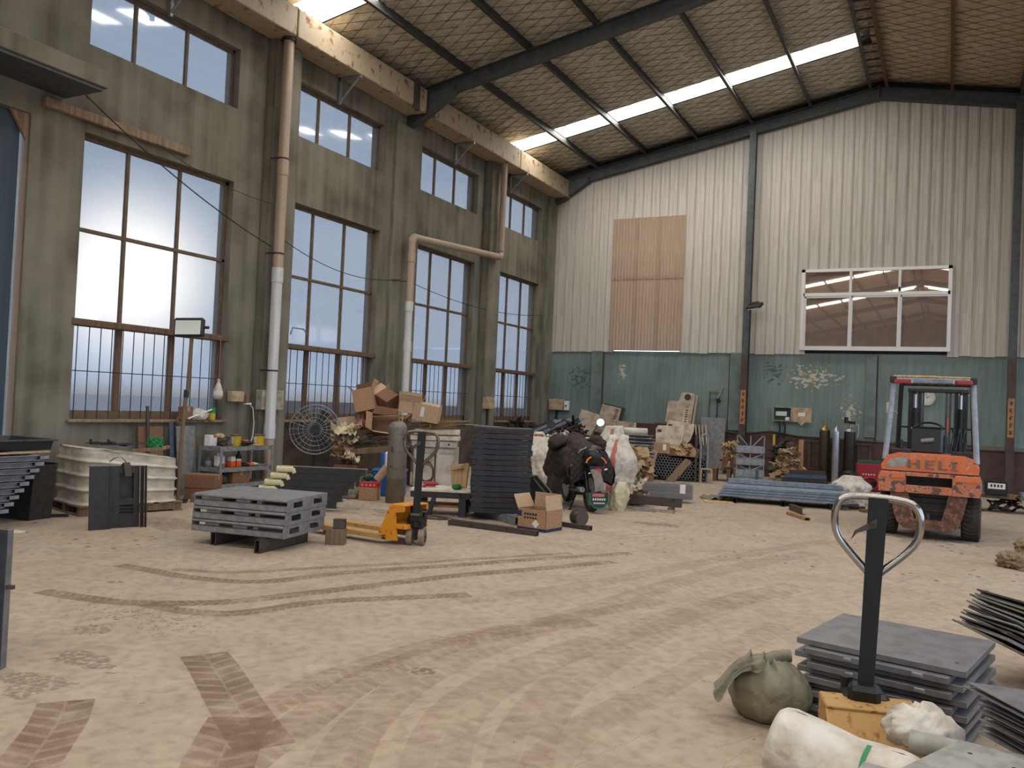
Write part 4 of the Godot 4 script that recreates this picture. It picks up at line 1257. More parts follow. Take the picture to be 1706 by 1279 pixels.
	part(gp, "side_leaf", K.new().box(V(-0.2, 0.34, 0), V(0.22, 0.68, 0.012), V(0, 8, 0), 0.003), "charcoal")
	part(gp, "step_web", K.new().box(V(-0.085, 0.34, -0.03), V(0.012, 0.68, 0.06), V(0, -14, 0), 0.002), "charcoal")
	var pf := K.new()
	pf.box(V(-0.03, 0.34, -0.06), V(0.1, 0.68, 0.01))
	pf.box(V(0.2, 0.34, -0.06), V(0.06, 0.68, 0.01))
	pf.box(V(0.095, 0.64, -0.06), V(0.15, 0.08, 0.01))
	pf.box(V(0.095, 0.29, -0.06), V(0.15, 0.07, 0.01))
	pf.box(V(0.095, 0.08, -0.06), V(0.15, 0.16, 0.01))
	part(gp, "slotted_field", pf, "charcoal")
	part(gp, "inner_back", K.new().box(V(0.1, 0.36, -0.12), V(0.26, 0.6, 0.006)), "charcoal")
	for y in [0.19, 0.225]:
		part(gp, "slot_bar", K.new().box(V(0.095, y, -0.06), V(0.15, 0.012, 0.008)), "charcoal_blue")
	part(gp, "flange", K.new().box(V(0.25, 0.34, -0.03), V(0.06, 0.68, 0.012), V(0, 35, 0), 0.003), "charcoal_red")
	part(gp, "edge_return", K.new().box(V(0.28, 0.34, 0.0), V(0.012, 0.68, 0.05), Vector3.ZERO, 0.003), "charcoal_blue")
	part(gp, "top_lip", K.new().box(V(-0.2, 0.68, -0.02), V(0.22, 0.01, 0.05), V(0, 8, 0)), "panel_top")
	var ws := thing("webbing_strap", "grey-brown webbing strap hung over the folded panel", "strap", V(-8.06, 0.66, -6.42), 68)
	part(ws, "strap", K.new().grid(func(u: float, w: float):
		var a := lerpf(-0.3, PI * 0.62, u)
		var q := V(0.02 + 0.03 * u, 0.06 * sin(a) + (-0.35 * maxf(0.0, u - 0.55)), -0.06 + 0.1 * u + 0.02 * sin(a))
		return q + V((w - 0.5) * 0.07, 0, 0), 20, 2, true), "cloth_strap")
	part(ws, "strap_tail", K.new().grid(func(u: float, w: float): return V(-0.12 + 0.2 * u + 0.0 * w, 0.05 + 0.05 * sin(u * PI) - 0.1 * maxf(0.0, u - 0.6), -0.07 + (w - 0.5) * 0.05), 16, 2, true), "cloth_strap")
	# --- floodlight on a pole
	var fs := thing("floodlight_stand", "large grey floodlight on a crooked pole before the sun-flooded window", "floodlight", V(-9.33, 0, -8.38))
	part(fs, "pole", K.new().path([V(0.02, 0, 0.06), V(0.0, 0.7, 0.04), V(0.0, 1.45, 0.0), V(0.03, 1.55, 0.0), V(0.01, 2.25, -0.04)], 0.026, 10), "wood_grey")
	part(fs, "pole_joint", K.new().tube(V(0.005, 1.43, 0.0), V(0.01, 1.53, 0.0), 0.036, 10), "charcoal")
	part(fs, "foot", K.new().box(V(0.02, 0.015, 0.06), V(0.3, 0.03, 0.05)).box(V(0.02, 0.015, 0.06), V(0.05, 0.03, 0.3)), "charcoal")
	var hd := part(fs, "lamp_head", K.new().box(V(0, 2.39, 0), V(0.4, 0.26, 0.1), V(-12, 30, 3), 0.02), "charcoal")
	part(hd, "lens", K.new().box(V(0.03, 2.385, 0.055), V(0.34, 0.2, 0.012), V(-12, 30, 3), 0.003), "lamp_glass")
	part(hd, "reflector", K.new().box(V(0.033, 2.34, 0.06), V(0.32, 0.08, 0.012), V(-12, 30, 3)), "white_plastic")
	part(hd, "tilt_knob", K.new().tube(V(0.17, 2.4, -0.1), V(0.23, 2.4, -0.13), 0.02, 8), "charcoal")
	# --- leaning stock behind the load
	solo("steel_rod", K.new().tube(V(0, 0, 0), V(-0.12, 1.28, 0.02), 0.022, 8), "mill_steel", "rusty round bar leaning on the wall behind the wrapped load", "bar", V(-9.9, 0, -8.35))
	solo("leaning_board", K.new().box(V(0, 0.5, 0), V(0.025, 1.0, 0.34), V(0, 0, 7), 0.003), "grey_steel", "grey board leaning under the window sill beside the pole", "board", V(-9.92, 0, -8.98))
	solo("leaning_board", K.new().box(V(0, 0.53, 0), V(0.03, 1.06, 0.07), V(0, 0, 6), 0.003), "blue_steel_dark", "narrow dark steel post leaning under the window sill", "board", V(-9.93, 0, -8.72))
	solo("leaning_board", K.new().box(V(0, 0.5, 0), V(0.02, 0.98, 0.42), V(0, 0, 5), 0.003), "card_dark", "brown panel leaning on the wall behind the wrapped load", "board", V(-10.0, 0, -8.42))
	solo("wire_coil", K.new().path([V(0, 0, 0), V(0, 0.07, 0.05), V(0, 0.12, 0), V(0, 0.07, -0.05)], 0.012, 6, true).path([V(0.02, 0.01, 0.01), V(0.02, 0.08, 0.05), V(0.02, 0.125, 0), V(0.02, 0.08, -0.05)], 0.01, 6, true), "wood_grey", "small coil of hose hooked on the window sill", "coil", V(-9.98, 1.0, -8.85))
	# --- shelf with paint pails and clutter
	var sh := thing("steel_shelf", "small grey steel angle shelf holding pails under the downpipe", "shelf", V(-9.635, 0, -9.675))
	for q in [[-0.215, -0.525], [0.215, -0.525], [-0.215, 0.525], [0.215, 0.525]]:
		part(sh, "upright", K.new().bar([Vector2(-0.022, -0.022), Vector2(0.022, -0.022), Vector2(0.022, -0.017), Vector2(-0.017, -0.017), Vector2(-0.017, 0.022), Vector2(-0.022, 0.022)], V(q[0], 0, q[1]), V(q[0], 0.72, q[1]), V(0, 0, 1)), "galv")
	for y in [0.16, 0.4, 0.71]:
		part(sh, "shelf_board", K.new().box(V(0, y, 0), V(0.43, 0.014, 1.05), Vector3.ZERO, 0.002), "wood_grey")
		part(sh, "edge_rail", K.new().box(V(0.217, y - 0.025, 0), V(0.008, 0.06, 1.05)), "galv")
		part(sh, "edge_rail", K.new().box(V(0, y - 0.025, 0.527), V(0.43, 0.06, 0.008)), "galv")
	solo("folded_carton", K.new().box(V(0, 0.08, 0), V(0.09, 0.16, 0.1), V(0, 15, 0), 0.003).box(V(0.05, 0.06, -0.06), V(0.05, 0.12, 0.06), V(0, 10, 0), 0.003), "white_plastic", "white carton at the near end of the shelf top", "box", V(-9.74, 0.718, -9.22))
	var hp := thing("gear_unit", "greasy brown machine part on the shelf top beside the white carton", "machine part", V(-9.68, 0.718, -9.4))
	part(hp, "casing", K.new().blob(V(0, 0.06, 0), V(0.1, 0.09, 0.09), 0.5, 0.12, 4, 20, 14, -0.66), "mill_steel")
	for i in 3:
		part(hp, "gear", K.new().tube(V(0.08 - 0.02 * i, 0.03 + 0.04 * i, 0.06 - 0.06 * i), V(0.13 - 0.02 * i, 0.03 + 0.04 * i, 0.06 - 0.06 * i), 0.034, 12), "mill_steel")
	part(hp, "rag", K.new().blob(V(-0.02, 0.14, 0.02), V(0.09, 0.04, 0.07), 0.6, 0.2, 9, 16, 10), "wood_pale")
	pail("yellow paint pail with a navy rim in the middle of the shelf top", V(-9.6, 0.718, -9.62), 0.078, 0.165, "yellow_can", "print_navy", "yellow pails")
	pail("yellow paint pail at the far end of the shelf top by the downpipe", V(-9.56, 0.718, -10.06), 0.085, 0.165, "yellow_can", "print_navy", "yellow pails")
	closed_box("small_box", "small orange box on the shelf top between the pails", V(-9.62, 0.718, -9.82), 10, V(0.08, 0.085, 0.11), "orange_plastic")
	solo("angle_grinder", K.new().tube(V(0, 0.04, -0.1), V(0, 0.04, 0.06), 0.03, 10).tube(V(0, 0.03, 0.06), V(0.03, 0.03, 0.1), 0.035, 12).tube(V(0.03, 0.012, 0.1), V(0.03, 0.016, 0.1), 0.055, 16), "black_paint", "black angle grinder in front of the orange box", "grinder", V(-9.5, 0.718, -9.75))
	solo("putty_tray", K.new().box(V(0, 0.01, 0), V(0.16, 0.016, 0.2), V(0, 20, 0), 0.003), "wood_pale", "pale flat offcut on the shelf top before the grinder", "offcut", V(-9.47, 0.718, -9.92))
	var jg := thing("jug", "white plastic jug on the middle shelf", "jug", V(-9.62, 0.407, -9.33))
	part(jg, "body", K.new().box(V(0, 0.09, 0), V(0.11, 0.18, 0.15), Vector3.ZERO, 0.025), "white_plastic")
	part(jg, "spout", K.new().tube(V(0, 0.18, 0.03), V(0, 0.21, 0.03), 0.022, 10), "white_plastic")
	part(jg, "red_label", K.new().box(V(0.056, 0.03, 0), V(0.003, 0.05, 0.12)), "sack_red")
	solo("flask", K.new().lathe([Vector2(0, 0), Vector2(0.05, 0), Vector2(0.06, 0.03), Vector2(0.055, 0.08), Vector2(0.025, 0.1), Vector2(0.04, 0.13), Vector2(0, 0.14)], 16), "grey_steel", "squat grey flask on the middle shelf beside the jug", "flask", V(-9.75, 0.407, -9.25))
	for i in 2:
		var tb := thing("plastic_tub", ["orange and white tub on the middle shelf next to the jug", "orange and white tub on the middle shelf, farther from the jug"][i], "tub", V(-9.55, 0.407, -9.5 - i * 0.12), 0, "orange and white tubs")
		part(tb, "body", K.new().box(V(0, 0.045, 0), V(0.09, 0.09, 0.09), Vector3.ZERO, 0.008), "orange_plastic")
		part(tb, "lid", K.new().box(V(0, 0.1 + 0.02 * (1 - i), 0), V(0.085, 0.03 + 0.04 * (1 - i), 0.085), Vector3.ZERO, 0.006), "white_plastic")
	for i in 3:
		solo("sachet", K.new().blob(V(0, 0.025, 0), V(0.09, 0.03, 0.05), 0.4, 0.1, 30 + i, 14, 8), ["print_navy", "orange_plastic", "foam_white"][i], ["navy sachet on the middle shelf", "orange sachet on the middle shelf", "crumpled white sachet on the middle shelf"][i], "sachet", V(-9.52, 0.407, -9.74 - i * 0.09), 40 * i)
	solo("folded_sheet", K.new().box(V(0, 0.012, 0), V(0.2, 0.02, 0.2), V(0, 12, 0), 0.003), "galv", "grey folded sheet at the far end of the middle shelf", "sheet", V(-9.56, 0.407, -10.04))
	solo("dark_bottle", K.new().lathe([Vector2(0, 0), Vector2(0.045, 0), Vector2(0.045, 0.14), Vector2(0.02, 0.18), Vector2(0.02, 0.22), Vector2(0, 0.22)], 16), "green_dark", "dark green bottle at the back of the middle shelf", "bottle", V(-9.76, 0.407, -9.85))
	closed_box("carton_box", "brown carton on the bottom shelf", V(-9.6, 0.167, -9.62), 0, V(0.3, 0.19, 0.36), "card_dark")
	solo("cloth_heap", K.new().blob(V(0, 0.06, 0), V(0.1, 0.09, 0.12), 0.5, 0.15, 14, 18, 12, -0.66), "cloth_strap", "grey rag heap on the bottom shelf beside the carton", "rag", V(-9.56, 0.167, -9.3))
	# cartons before the shelf
	closed_box("carton_box", "brown carton with torn side, lower of two by the shelf", V(-9.42, 0.0, -8.86), 22, V(0.42, 0.15, 0.3), "card_dark", "cartons before the shelf")
	closed_box("carton_box", "brown carton with tape, upper of two by the shelf", V(-9.42, 0.153, -8.86), 27, V(0.43, 0.19, 0.3), "card_dark", "cartons before the shelf")
	solo("timber_block", K.new().box(V(0, 0.05, 0), V(0.36, 0.1, 0.12), Vector3.ZERO, 0.005), "sack_green", "pale greenish block on the floor before the stacked cartons", "block", V(-9.05, 0, -8.55), 27)
	# --- on the wall between the first windows
	var jb := thing("switch_box", "beige switch box on the wall beside the sun-flooded window", "electrical box", V(-10.05, 1.4, -9.98))
	part(jb, "case", K.new().box(V(0.04, 0.06, 0), V(0.1, 0.17, 0.27), Vector3.ZERO, 0.008), "box_beige")
	part(jb, "socket", K.new().box(V(0.09, 0.02, -0.17), V(0.08, 0.13, 0.07), Vector3.ZERO, 0.006), "card_dark")
	part(jb, "plug", K.new().box(V(0.1, -0.05, -0.2), V(0.06, 0.03, 0.12), Vector3.ZERO, 0.005), "white_plastic")
	part(jb, "cord", K.new().path([V(0.1, -0.05, -0.24), V(0.1, -0.12, -0.32), V(0.1, -0.35, -0.36), V(0.12, -0.55, -0.33), V(0.15, -0.66, -0.26)], 0.008, 6), "white_plastic")
	var cb := thing("switch_cabinet", "grey metal switch cabinet behind the straight downpipe", "electrical box", V(-9.9, 1.26, -10.6))
	part(cb, "case", K.new().box(V(0.02, 0.16, 0), V(0.14, 0.32, 0.5), Vector3.ZERO, 0.008), "box_grey")
	part(cb, "door_seam", K.new().box(V(0.092, 0.16, 0.07), V(0.006, 0.3, 0.012)), "wood_pale")
	var hb := thing("hanging_bag", "white plastic bag hanging on a string in the window corner", "bag", V(-9.98, 1.4, -9.58))
	part(hb, "bag", K.new().lathe([Vector2(0, 0), Vector2(0.05, 0.01), Vector2(0.075, 0.06), Vector2(0.07, 0.13), Vector2(0.04, 0.22), Vector2(0.018, 0.28), Vector2(0.03, 0.31), Vector2(0.0, 0.32)], 16), "sack_white")
	part(hb, "string", K.new().tube(V(0, 0.3, 0), V(0, 0.92, 0), 0.006, 5), "sack_red")
	# on the first window's sill
	closed_box("small_box", "brown box on the window sill behind the pole", V(-10.03, 1.086, -9.02), 0, V(0.12, 0.2, 0.18), "card_dark")
	solo("rag_bundle", K.new().blob(V(0, 0.07, 0), V(0.08, 0.09, 0.18), 0.5, 0.16, 77, 20, 12, -0.75), "sack_white", "crumpled white bundle on the window sill", "bundle", V(-10.02, 1.086, -9.26))
	var bo := thing("bottle", "yellow bottle with a green cap at the end of the window sill", "bottle", V(-10.0, 1.086, -9.5))
	part(bo, "body", K.new().lathe([Vector2(0, 0), Vector2(0.05, 0), Vector2(0.055, 0.05), Vector2(0.05, 0.11), Vector2(0, 0.12)], 14), "yellow_can")
	part(bo, "cap", K.new().lathe([Vector2(0, 0.11), Vector2(0.055, 0.11), Vector2(0.05, 0.19), Vector2(0, 0.2)], 14), "green_plastic")
	solo("plastic_rod", K.new().tube(V(0, 0.02, 0.24), V(0, 0.16, -0.2), 0.014, 6), "white_plastic", "white rod lying across the bundle on the sill", "rod", V(-9.96, 1.086, -9.25))
	solo("hanging_hook", K.new().path([V(0, 0, 0), V(0.02, 0.12, -0.02), V(0.02, 0.12, -0.3), V(0.02, 0.04, -0.4)], 0.012, 6), "galv", "bent tube lamp bracket before the window beside the downpipe", "bracket", V(-10.05, 2.55, -11.2))
	var pb := thing("switch_box", "beige box on the pilaster between the two far windows", "electrical box", V(-9.9, 1.38, -17.98))
	part(pb, "case", K.new().box(V(0.05, 0.14, 0), V(0.12, 0.28, 0.38), Vector3.ZERO, 0.008), "box_beige")
	part(pb, "conduit", K.new().tube(V(0.04, -0.4, 0), V(0.04, 0, 0), 0.03, 8), "charcoal")
	for i in 3:
		solo("floor_offcut", K.new().box(V(0, 0.015, 0), V(0.26 - 0.05 * i, 0.028, 0.07), Vector3.ZERO, 0.004), ["black_paint", "galv", "wood_grey"][i], ["black flat bar on the floor left of the wrapped load", "bright metal bit on the floor left of the wrapped load", "grey wooden bit on the floor left of the wrapped load"][i], "offcut", V(-9.15 - 0.18 * i, 0, -6.42 + 0.06 * i), 60 - 30 * i)

func pallet_jack(label: String, p: Vector3, yaw: float, handle_yaw: float, lean: float, dusty: bool, hh: float, fh := 0.42, py := 0.28) -> Node3D:
	# forks point along local -z, the handle column stands over the steering wheels at the origin
	var o := thing("pallet_jack", label, "pallet jack", p, yaw, "hand pallet trucks")
	var ym := "yellow_paint" if dusty else "yellow_dusty"
	for s in [-1, 1]:
		var fk := K.new()
		fk.bar([Vector2(-0.08, 0.03), Vector2(-0.08, -0.02), Vector2(-0.074, -0.02), Vector2(-0.074, 0.024), Vector2(0.074, 0.024), Vector2(0.074, -0.02), Vector2(0.08, -0.02), Vector2(0.08, 0.03)], V(s * 0.19, 0.075, -0.25), V(s * 0.19, 0.075, -1.25))
		fk.prism([Vector2(-0.08, 0), Vector2(0.08, 0), Vector2(0.045, 0.14), Vector2(-0.045, 0.14)], 0.0, 0.006, Transform3D(Basis(V(1, 0, 0), V(0, 0, -1), V(0, 1, 0)), V(s * 0.19, 0.099, -1.25)))
		part(o, "fork", fk, "yellow_dusty")
		part(o, "load_roller", K.new().tube(V(s * 0.19 - 0.05, 0.037, -1.1), V(s * 0.19 + 0.05, 0.037, -1.1), 0.037, 14), "wheel_nylon")
		part(o, "side_plate", K.new().prism([Vector2(0.1, 0.05), Vector2(0.3, 0.05), Vector2(0.36, 0.1), Vector2(0.2, fh), Vector2(0.02, fh), Vector2(0.02, fh - 0.06), Vector2(0.14, fh - 0.08)], -0.012, 0.012, Transform3D(Basis(V(0, 0, -1), V(0, 1, 0), V(1, 0, 0)), V(s * 0.19, 0, 0))), ym)
		part(o, "push_rod", K.new().box(V(s * 0.19, 0.055, -0.7), V(0.03, 0.02, 0.9)), "mill_steel")
	part(o, "heel_plate", K.new().box(V(0, (fh + 0.08) / 2, -0.275), V(0.4, 0.012, Vector2(0.17, fh - 0.08).length()), V(-rad_to_deg(atan2(fh - 0.08, 0.17)), 0, 0), 0.003), ym)
	part(o, "top_plate", K.new().box(V(0, fh, -0.11), V(0.4, 0.014, 0.2), Vector3.ZERO, 0.004), ym)
	part(o, "lower_tie", K.new().box(V(0, minf(0.2, fh - 0.1), -0.1), V(0.4, 0.05, 0.2), Vector3.ZERO, 0.005), ym)
	part(o, "pump", K.new().tube(V(0, 0.17, 0), V(0, fh, -0.02), 0.06, 16).box(V(0, 0.24, 0.0), V(0.2, 0.12, 0.14), Vector3.ZERO, 0.02).tube(V(0.07, 0.25, 0.05), V(0.07, 0.34, 0.05), 0.025, 10), "black_paint")
	var st := Basis(V(0, 1, 0), deg_to_rad(handle_yaw))
	var T := Transform3D(st, Vector3.ZERO)
	for s in [-1, 1]:
		var wk := K.new()
		wk.xf = T
		wk.tube(V(s * 0.065 - 0.03, 0.09, 0.0), V(s * 0.065 + 0.03, 0.09, 0.0), 0.1, 22)
		var w := part(o, "steer_wheel", wk, "wheel_nylon")
		var hk := K.new()
		hk.xf = T
		for i in 5:
			var a := TAU * i / 5.0
			var c := V(s * 0.098, 0.09 + cos(a) * 0.05, sin(a) * 0.05)
			hk.tube(c, c + V(s * 0.004, 0, 0), 0.018, 8)
		hk.tube(V(s * 0.09, 0.09, 0), V(s * 0.112, 0.09, 0), 0.018, 10)
		part(w, "hub", hk, "mill_steel")
	var yk := K.new()
	yk.xf = T
	yk.box(V(0, 0.2, 0), V(0.16, 0.06, 0.13), Vector3.ZERO, 0.015)
	yk.box(V(0, 0.13, 0), V(0.03, 0.16, 0.05))
	yk.box(V(0, 0.3, 0.08), V(0.14, 0.1, 0.08), V(10, 0, 0), 0.02)
	part(o, "yoke", yk, "black_paint")
	var L := Transform3D(st * Basis(V(0, 0, 1), deg_to_rad(lean)), V(0, py, 0) + st * V(0, 0, 0.06))
	var ck := K.new()
	ck.xf = L
	var H := hh - py
	ck.prism([Vector2(-0.034, 0), Vector2(0.034, 0), Vector2(0.036, H * 0.5), Vector2(0.042, H), Vector2(-0.042, H), Vector2(-0.036, H * 0.5)], -0.022, 0.022)
	ck.box(V(0, -0.01, 0), V(0.12, 0.09, 0.07), Vector3.ZERO, 0.015)
	part(o, "handle_column", ck, "black_paint")
	# rounded triangular loop
	var pts: Array = []
	var cs := [V(-0.02, H - 0.345, 0), V(-0.155, H - 0.2, 0), V(-0.18, H - 0.1, 0), V(-0.165, H - 0.035, 0), V(-0.12, H - 0.004, 0), V(0, H + 0.004, 0), V(0.12, H - 0.004, 0), V(0.165, H - 0.035, 0), V(0.18, H - 0.1, 0), V(0.155, H - 0.2, 0), V(0.02, H - 0.345, 0)]
	var cv := Curve3D.new()
	for i in cs.size():
		var tg: Vector3 = (cs[mini(i + 1, cs.size() - 1)] - cs[maxi(i - 1, 0)]) / 6.0
		cv.add_point(cs[i], -tg, tg)
	var lk := K.new()
	lk.xf = L
	var bl := cv.get_baked_length()
	for i in 49:
		pts.append(cv.sample_baked(bl * i / 48.0, true))
	lk.path(pts, 0.017, 12)
	part(o, "handle_loop", lk, "chrome_worn" if dusty else "chrome")
	var vk := K.new()
	vk.xf = L
	vk.prism([Vector2(0.0, H - 0.09), Vector2(0.0, H - 0.13), Vector2(-0.08, H - 0.165), Vector2(-0.105, H - 0.2), Vector2(-0.09, H - 0.155)], 0.02, 0.032)
	part(o, "release_lever", vk, "mill_steel")
	return o

func middle() -> void:
	# --- welded tray frames on two sleepers
	for i in 2:
		var x: float = [-6.55, -5.92][i]
		solo("steel_sleeper", rtube(K.new(), V(0, 0.065, -0.42), V(0, 0.065, 0.42), 0.06, 0.125, 0.006), "mill_steel", ["square steel sleeper under the left part of the stacked tray frames", "square steel sleeper jutting out under the right part of the stacked tray frames"][i], "sleeper", V(x, 0, -6.68 + 0.05 * i), 8)
	var nt := ["bottom", "middle", "top"]
	var nd := ["near", "far"]
	var proto: Node3D
	for lv in 3:
		for d in 2:
			var pos := V(-6.28, 0.132 + lv * 0.128, -6.69) + V(0, 0, 0.205 - 0.41 * d).rotated(V(0, 1, 0), deg_to_rad(10)) + V(0.012 * lv - 0.02 * d, 0, 0)
			var lab := "grey welded tray frame, %s tier, %s row of the frame stack" % [nt[lv], nd[d]]
			if proto == null:
				proto = thing("tray_frame", lab, "tray frame", pos, 10, "welded tray frames by the yellow pallet jack")
				part(proto, "top_plate", K.new().box(V(0, 0.121, 0), V(1.04, 0.008, 0.4), Vector3.ZERO, 0.002), "grey_steel")
				part(proto, "top_lip", K.new().tube(V(-0.52, 0.109, 0.196), V(0.52, 0.109, 0.196), 0.015, 10), "grey_steel")
				part(proto, "long_rail", rtube(K.new(), V(-0.52, 0.032, 0.18), V(0.52, 0.032, 0.18), 0.045, 0.06), "grey_steel")
				part(proto, "long_rail", rtube(K.new(), V(-0.52, 0.032, -0.18), V(0.52, 0.032, -0.18), 0.045, 0.06), "grey_steel")
				for x in [-0.3, 0.02, 0.2]:
					part(proto, "rib", K.new().box(V(x, 0.09, 0), V(0.16 if x < 0.1 else 0.05, 0.05, 0.36)), "grey_steel")
				for sx in [-1, 1]:
					var ek := K.new()
					ek.box(V(sx * 0.522, 0.108, 0), V(0.01, 0.034, 0.4))
					ek.box(V(sx * 0.522, 0.018, 0), V(0.01, 0.034, 0.4))
					ek.box(V(sx * 0.522, 0.063, 0.145), V(0.01, 0.06, 0.11))
					ek.box(V(sx * 0.522, 0.063, -0.145), V(0.01, 0.06, 0.11))
					part(proto, "slotted_end", ek, "grey_steel")
			else:
				var c := proto.duplicate()
				c.name = numbered("tray_frame")
				add_child(c)
				c.position = pos
				c.rotation_degrees.y = 10 + lv * 0.8
				c.set_meta("label", lab)
	solo("steel_offcut", rtube(K.new(), V(-0.06, 0.05, 0), V(0.06, 0.05, 0), 0.1, 0.1, 0.006), "mill_steel", "short square tube offcut behind the stacked tray frames", "offcut", V(-5.62, 0.16, -7.15), 30)
	solo("timber_block", K.new().box(V(0, 0.08, 0), V(0.2, 0.16, 0.16), Vector3.ZERO, 0.005), "wood_grey", "wooden block under the short square tube offcut", "block", V(-5.66, 0, -7.15), 30)
	# --- grey channels with foam sleeves
	for i in 6:
		var y := 0.04 + i * 0.09
		var off := V(0.075 * (i - 2.5), 0, 0).rotated(V(0, 1, 0), deg_to_rad(27))
		var lab := "grey steel channel, %s of the pile behind the tray frames" % ["lowest", "second", "third", "fourth", "fifth", "topmost"][i]
		var o := thing("steel_channel", lab, "channel", V(-7.62, y, -8.95) + off, 27, "channels with foam ends")
		part(o, "bar", K.new().bar(cchan(0.12, 0.086, 0.006), V(-0.55, 0.043, 0), V(0.62, 0.043, 0), V(0, 1, 0)), "grey_steel")
		part(o, "web", K.new().box(V(0.03, 0.043, 0.064), V(1.16, 0.086, 0.006)), "charcoal")
		if i > 1:
			part(o, "foam_sleeve", K.new().tube(V(-0.58, 0.045, 0.05), V(-0.36, 0.045, 0.05), 0.044, 14), "foam_yellow")
			part(o, "foam_tape", K.new().box(V(-0.35, 0.03, 0.075), V(0.05, 0.075, 0.03), V(0, 0, 20), 0.008), "foam_yellow")
	for s in [-0.35, 0.35]:
		solo("timber_sleeper", K.new().box(V(0, 0.02, 0), V(0.08, 0.036, 0.3)), "wood_grey", "thin timber under the %s end of the foam-tipped channels" % ("foam" if s < 0 else "bare"), "timber", V(-7.62 + s * 0.7 - 0.15, 0, -8.95 - s * 0.4 + 0.08), 27)
	# --- hand pallet truck
	pallet_jack("yellow hand pallet truck with its forks towards the tray frames", V(-5.0, 0, -7.66), 84, -62, -1.5, true, 1.2)
	# --- standing gas cylinder
	var gc := thing("gas_cylinder", "tall dusty grey gas cylinder standing behind the yellow pallet truck", "gas cylinder", V(-7.26, 0, -10.5))
	cyl_bottle(gc, 0.138, 1.24, "cyl_grey", "cyl_grey", true)
	part(gc, "brown_base", K.new().lathe([Vector2(0.139, 0.01), Vector2(0.1395, 0.03), Vector2(0.1395, 0.36)], 28), mat("base_brown", Color(0.42, 0.35, 0.29), 0.7, 0, "blotch", 1.0), "brown stained base")
	# --- pedestal fan
	var fa := thing("pedestal_fan", "old pedestal fan with bare wire cage by the brown wall", "fan", V(-9.6, 0, -11.42), 40)
	for r in [0.42, 0.36, 0.28, 0.2, 0.12]:
		for zz in [-0.06, 0.06]:
			var pts: Array = []
			for j in 36:
				pts.append(V(cos(TAU * j / 36.0) * r, 0.95 + sin(TAU * j / 36.0) * r, zz * (1.3 - r * 1.6)))
			part(fa, "cage_ring", K.new().path(pts, 0.009 if r > 0.4 else 0.0045, 5, true), "galv")
	var sk := K.new()
	for j in 24:
		var a := TAU * j / 24.0
		for zz in [-0.06, 0.06]:
			sk.tube(V(cos(a) * 0.08, 0.95 + sin(a) * 0.08, zz * 1.25), V(cos(a) * 0.42, 0.95 + sin(a) * 0.42, zz * 0.6), 0.0035, 4, -1, false)
	part(fa, "cage_spokes", sk, "galv")
	for j in 3:
		part(fa, "blade", K.new().grid(func(u: float, w: float): return (V(0.05 + 0.3 * u, (w - 0.5) * (0.08 + 0.08 * u), 0.03 * (w - 0.5))).rotated(V(0, 0, 1), TAU * j / 3.0 + 1.1) + V(0, 0.95, 0), 8, 4), "charcoal")
	part(fa, "motor", K.new().tube(V(0, 0.95, -0.2), V(0, 0.95, 0.02), 0.075, 16), "charcoal")
	part(fa, "pole", K.new().tube(V(0, 0.02, -0.12), V(0, 0.9, -0.12), 0.022, 10), "charcoal")
	for j in 3:
		part(fa, "leg", K.new().tube(V(0, 0.2, -0.12), V(cos(TAU * j / 3.0) * 0.28, 0.01, -0.12 + sin(TAU * j / 3.0) * 0.28), 0.016, 8), "charcoal")
	# --- bench and the pile of cartons on it
	var bn := thing("workbench", "old wooden bench buried under cartons and scrap", "bench", V(-8.95, 0, -12.35), 27)
	part(bn, "bench_top", K.new().box(V(0, 0.71, 0), V(1.15, 0.05, 0.7), Vector3.ZERO, 0.006), "wood_grey")
	for q in [[-0.52, -0.3], [0.52, -0.3], [-0.52, 0.3], [0.52, 0.3]]:
		part(bn, "leg", K.new().box(V(q[0], 0.345, q[1]), V(0.07, 0.69, 0.07), Vector3.ZERO, 0.004), "wood_grey")
	part(bn, "apron", K.new().box(V(0, 0.62, 0.32), V(1.04, 0.11, 0.025)), "wood_grey")
	part(bn, "low_shelf", K.new().box(V(0, 0.26, 0), V(1.05, 0.025, 0.6)), "wood_grey")
	carton("carton", "large open carton, highest on the bench pile", V(-9.1, 1.28, -12.2), V(-8, 20, 14), V(0.36, 0.4, 0.3), [null, -8, 30, 40], "card", "cartons heaped on the bench", "card_dark")
	carton("carton", "open carton gaping towards the hall in the middle of the bench pile", V(-8.92, 0.98, -12.28), V(68, 34, -18), V(0.42, 0.34, 0.32), [26, 30, 34, 55], "card_dark", "cartons heaped on the bench", "card")
	carton("carton", "light carton with raised flaps, upper right of the bench pile", V(-8.42, 1.3, -12.5), V(4, 30, -6), V(0.38, 0.2, 0.3), [28, -6, 20, 8], "card_light", "cartons heaped on the bench", "card_light")
	var c4 := carton("carton", "carton with a white paper label, right end of the bench pile", V(-8.15, 1.17, -12.62), V(8, 22, -8), V(0.46, 0.3, 0.26), [-80, -80, null, null], "card_light", "cartons heaped on the bench", "card_light")
	part(c4, "paper_label", K.new().box(V(-0.06, 0.17, 0.132), V(0.06, 0.17, 0.003)), "paper_white")
	carton("carton", "small open carton at the lower left of the bench pile", V(-9.36, 0.8, -12.02), V(28, 40, 10), V(0.34, 0.2, 0.28), [60, 40, 50, 40], "card", "cartons heaped on the bench", "card_light")
	carton("carton", "carton lying on its side behind the gaping carton", V(-8.72, 1.42, -12.42), V(30, -20, 60), V(0.3, 0.3, 0.28), [20, 60, 10, 40], "card_dark", "cartons heaped on the bench", "card")
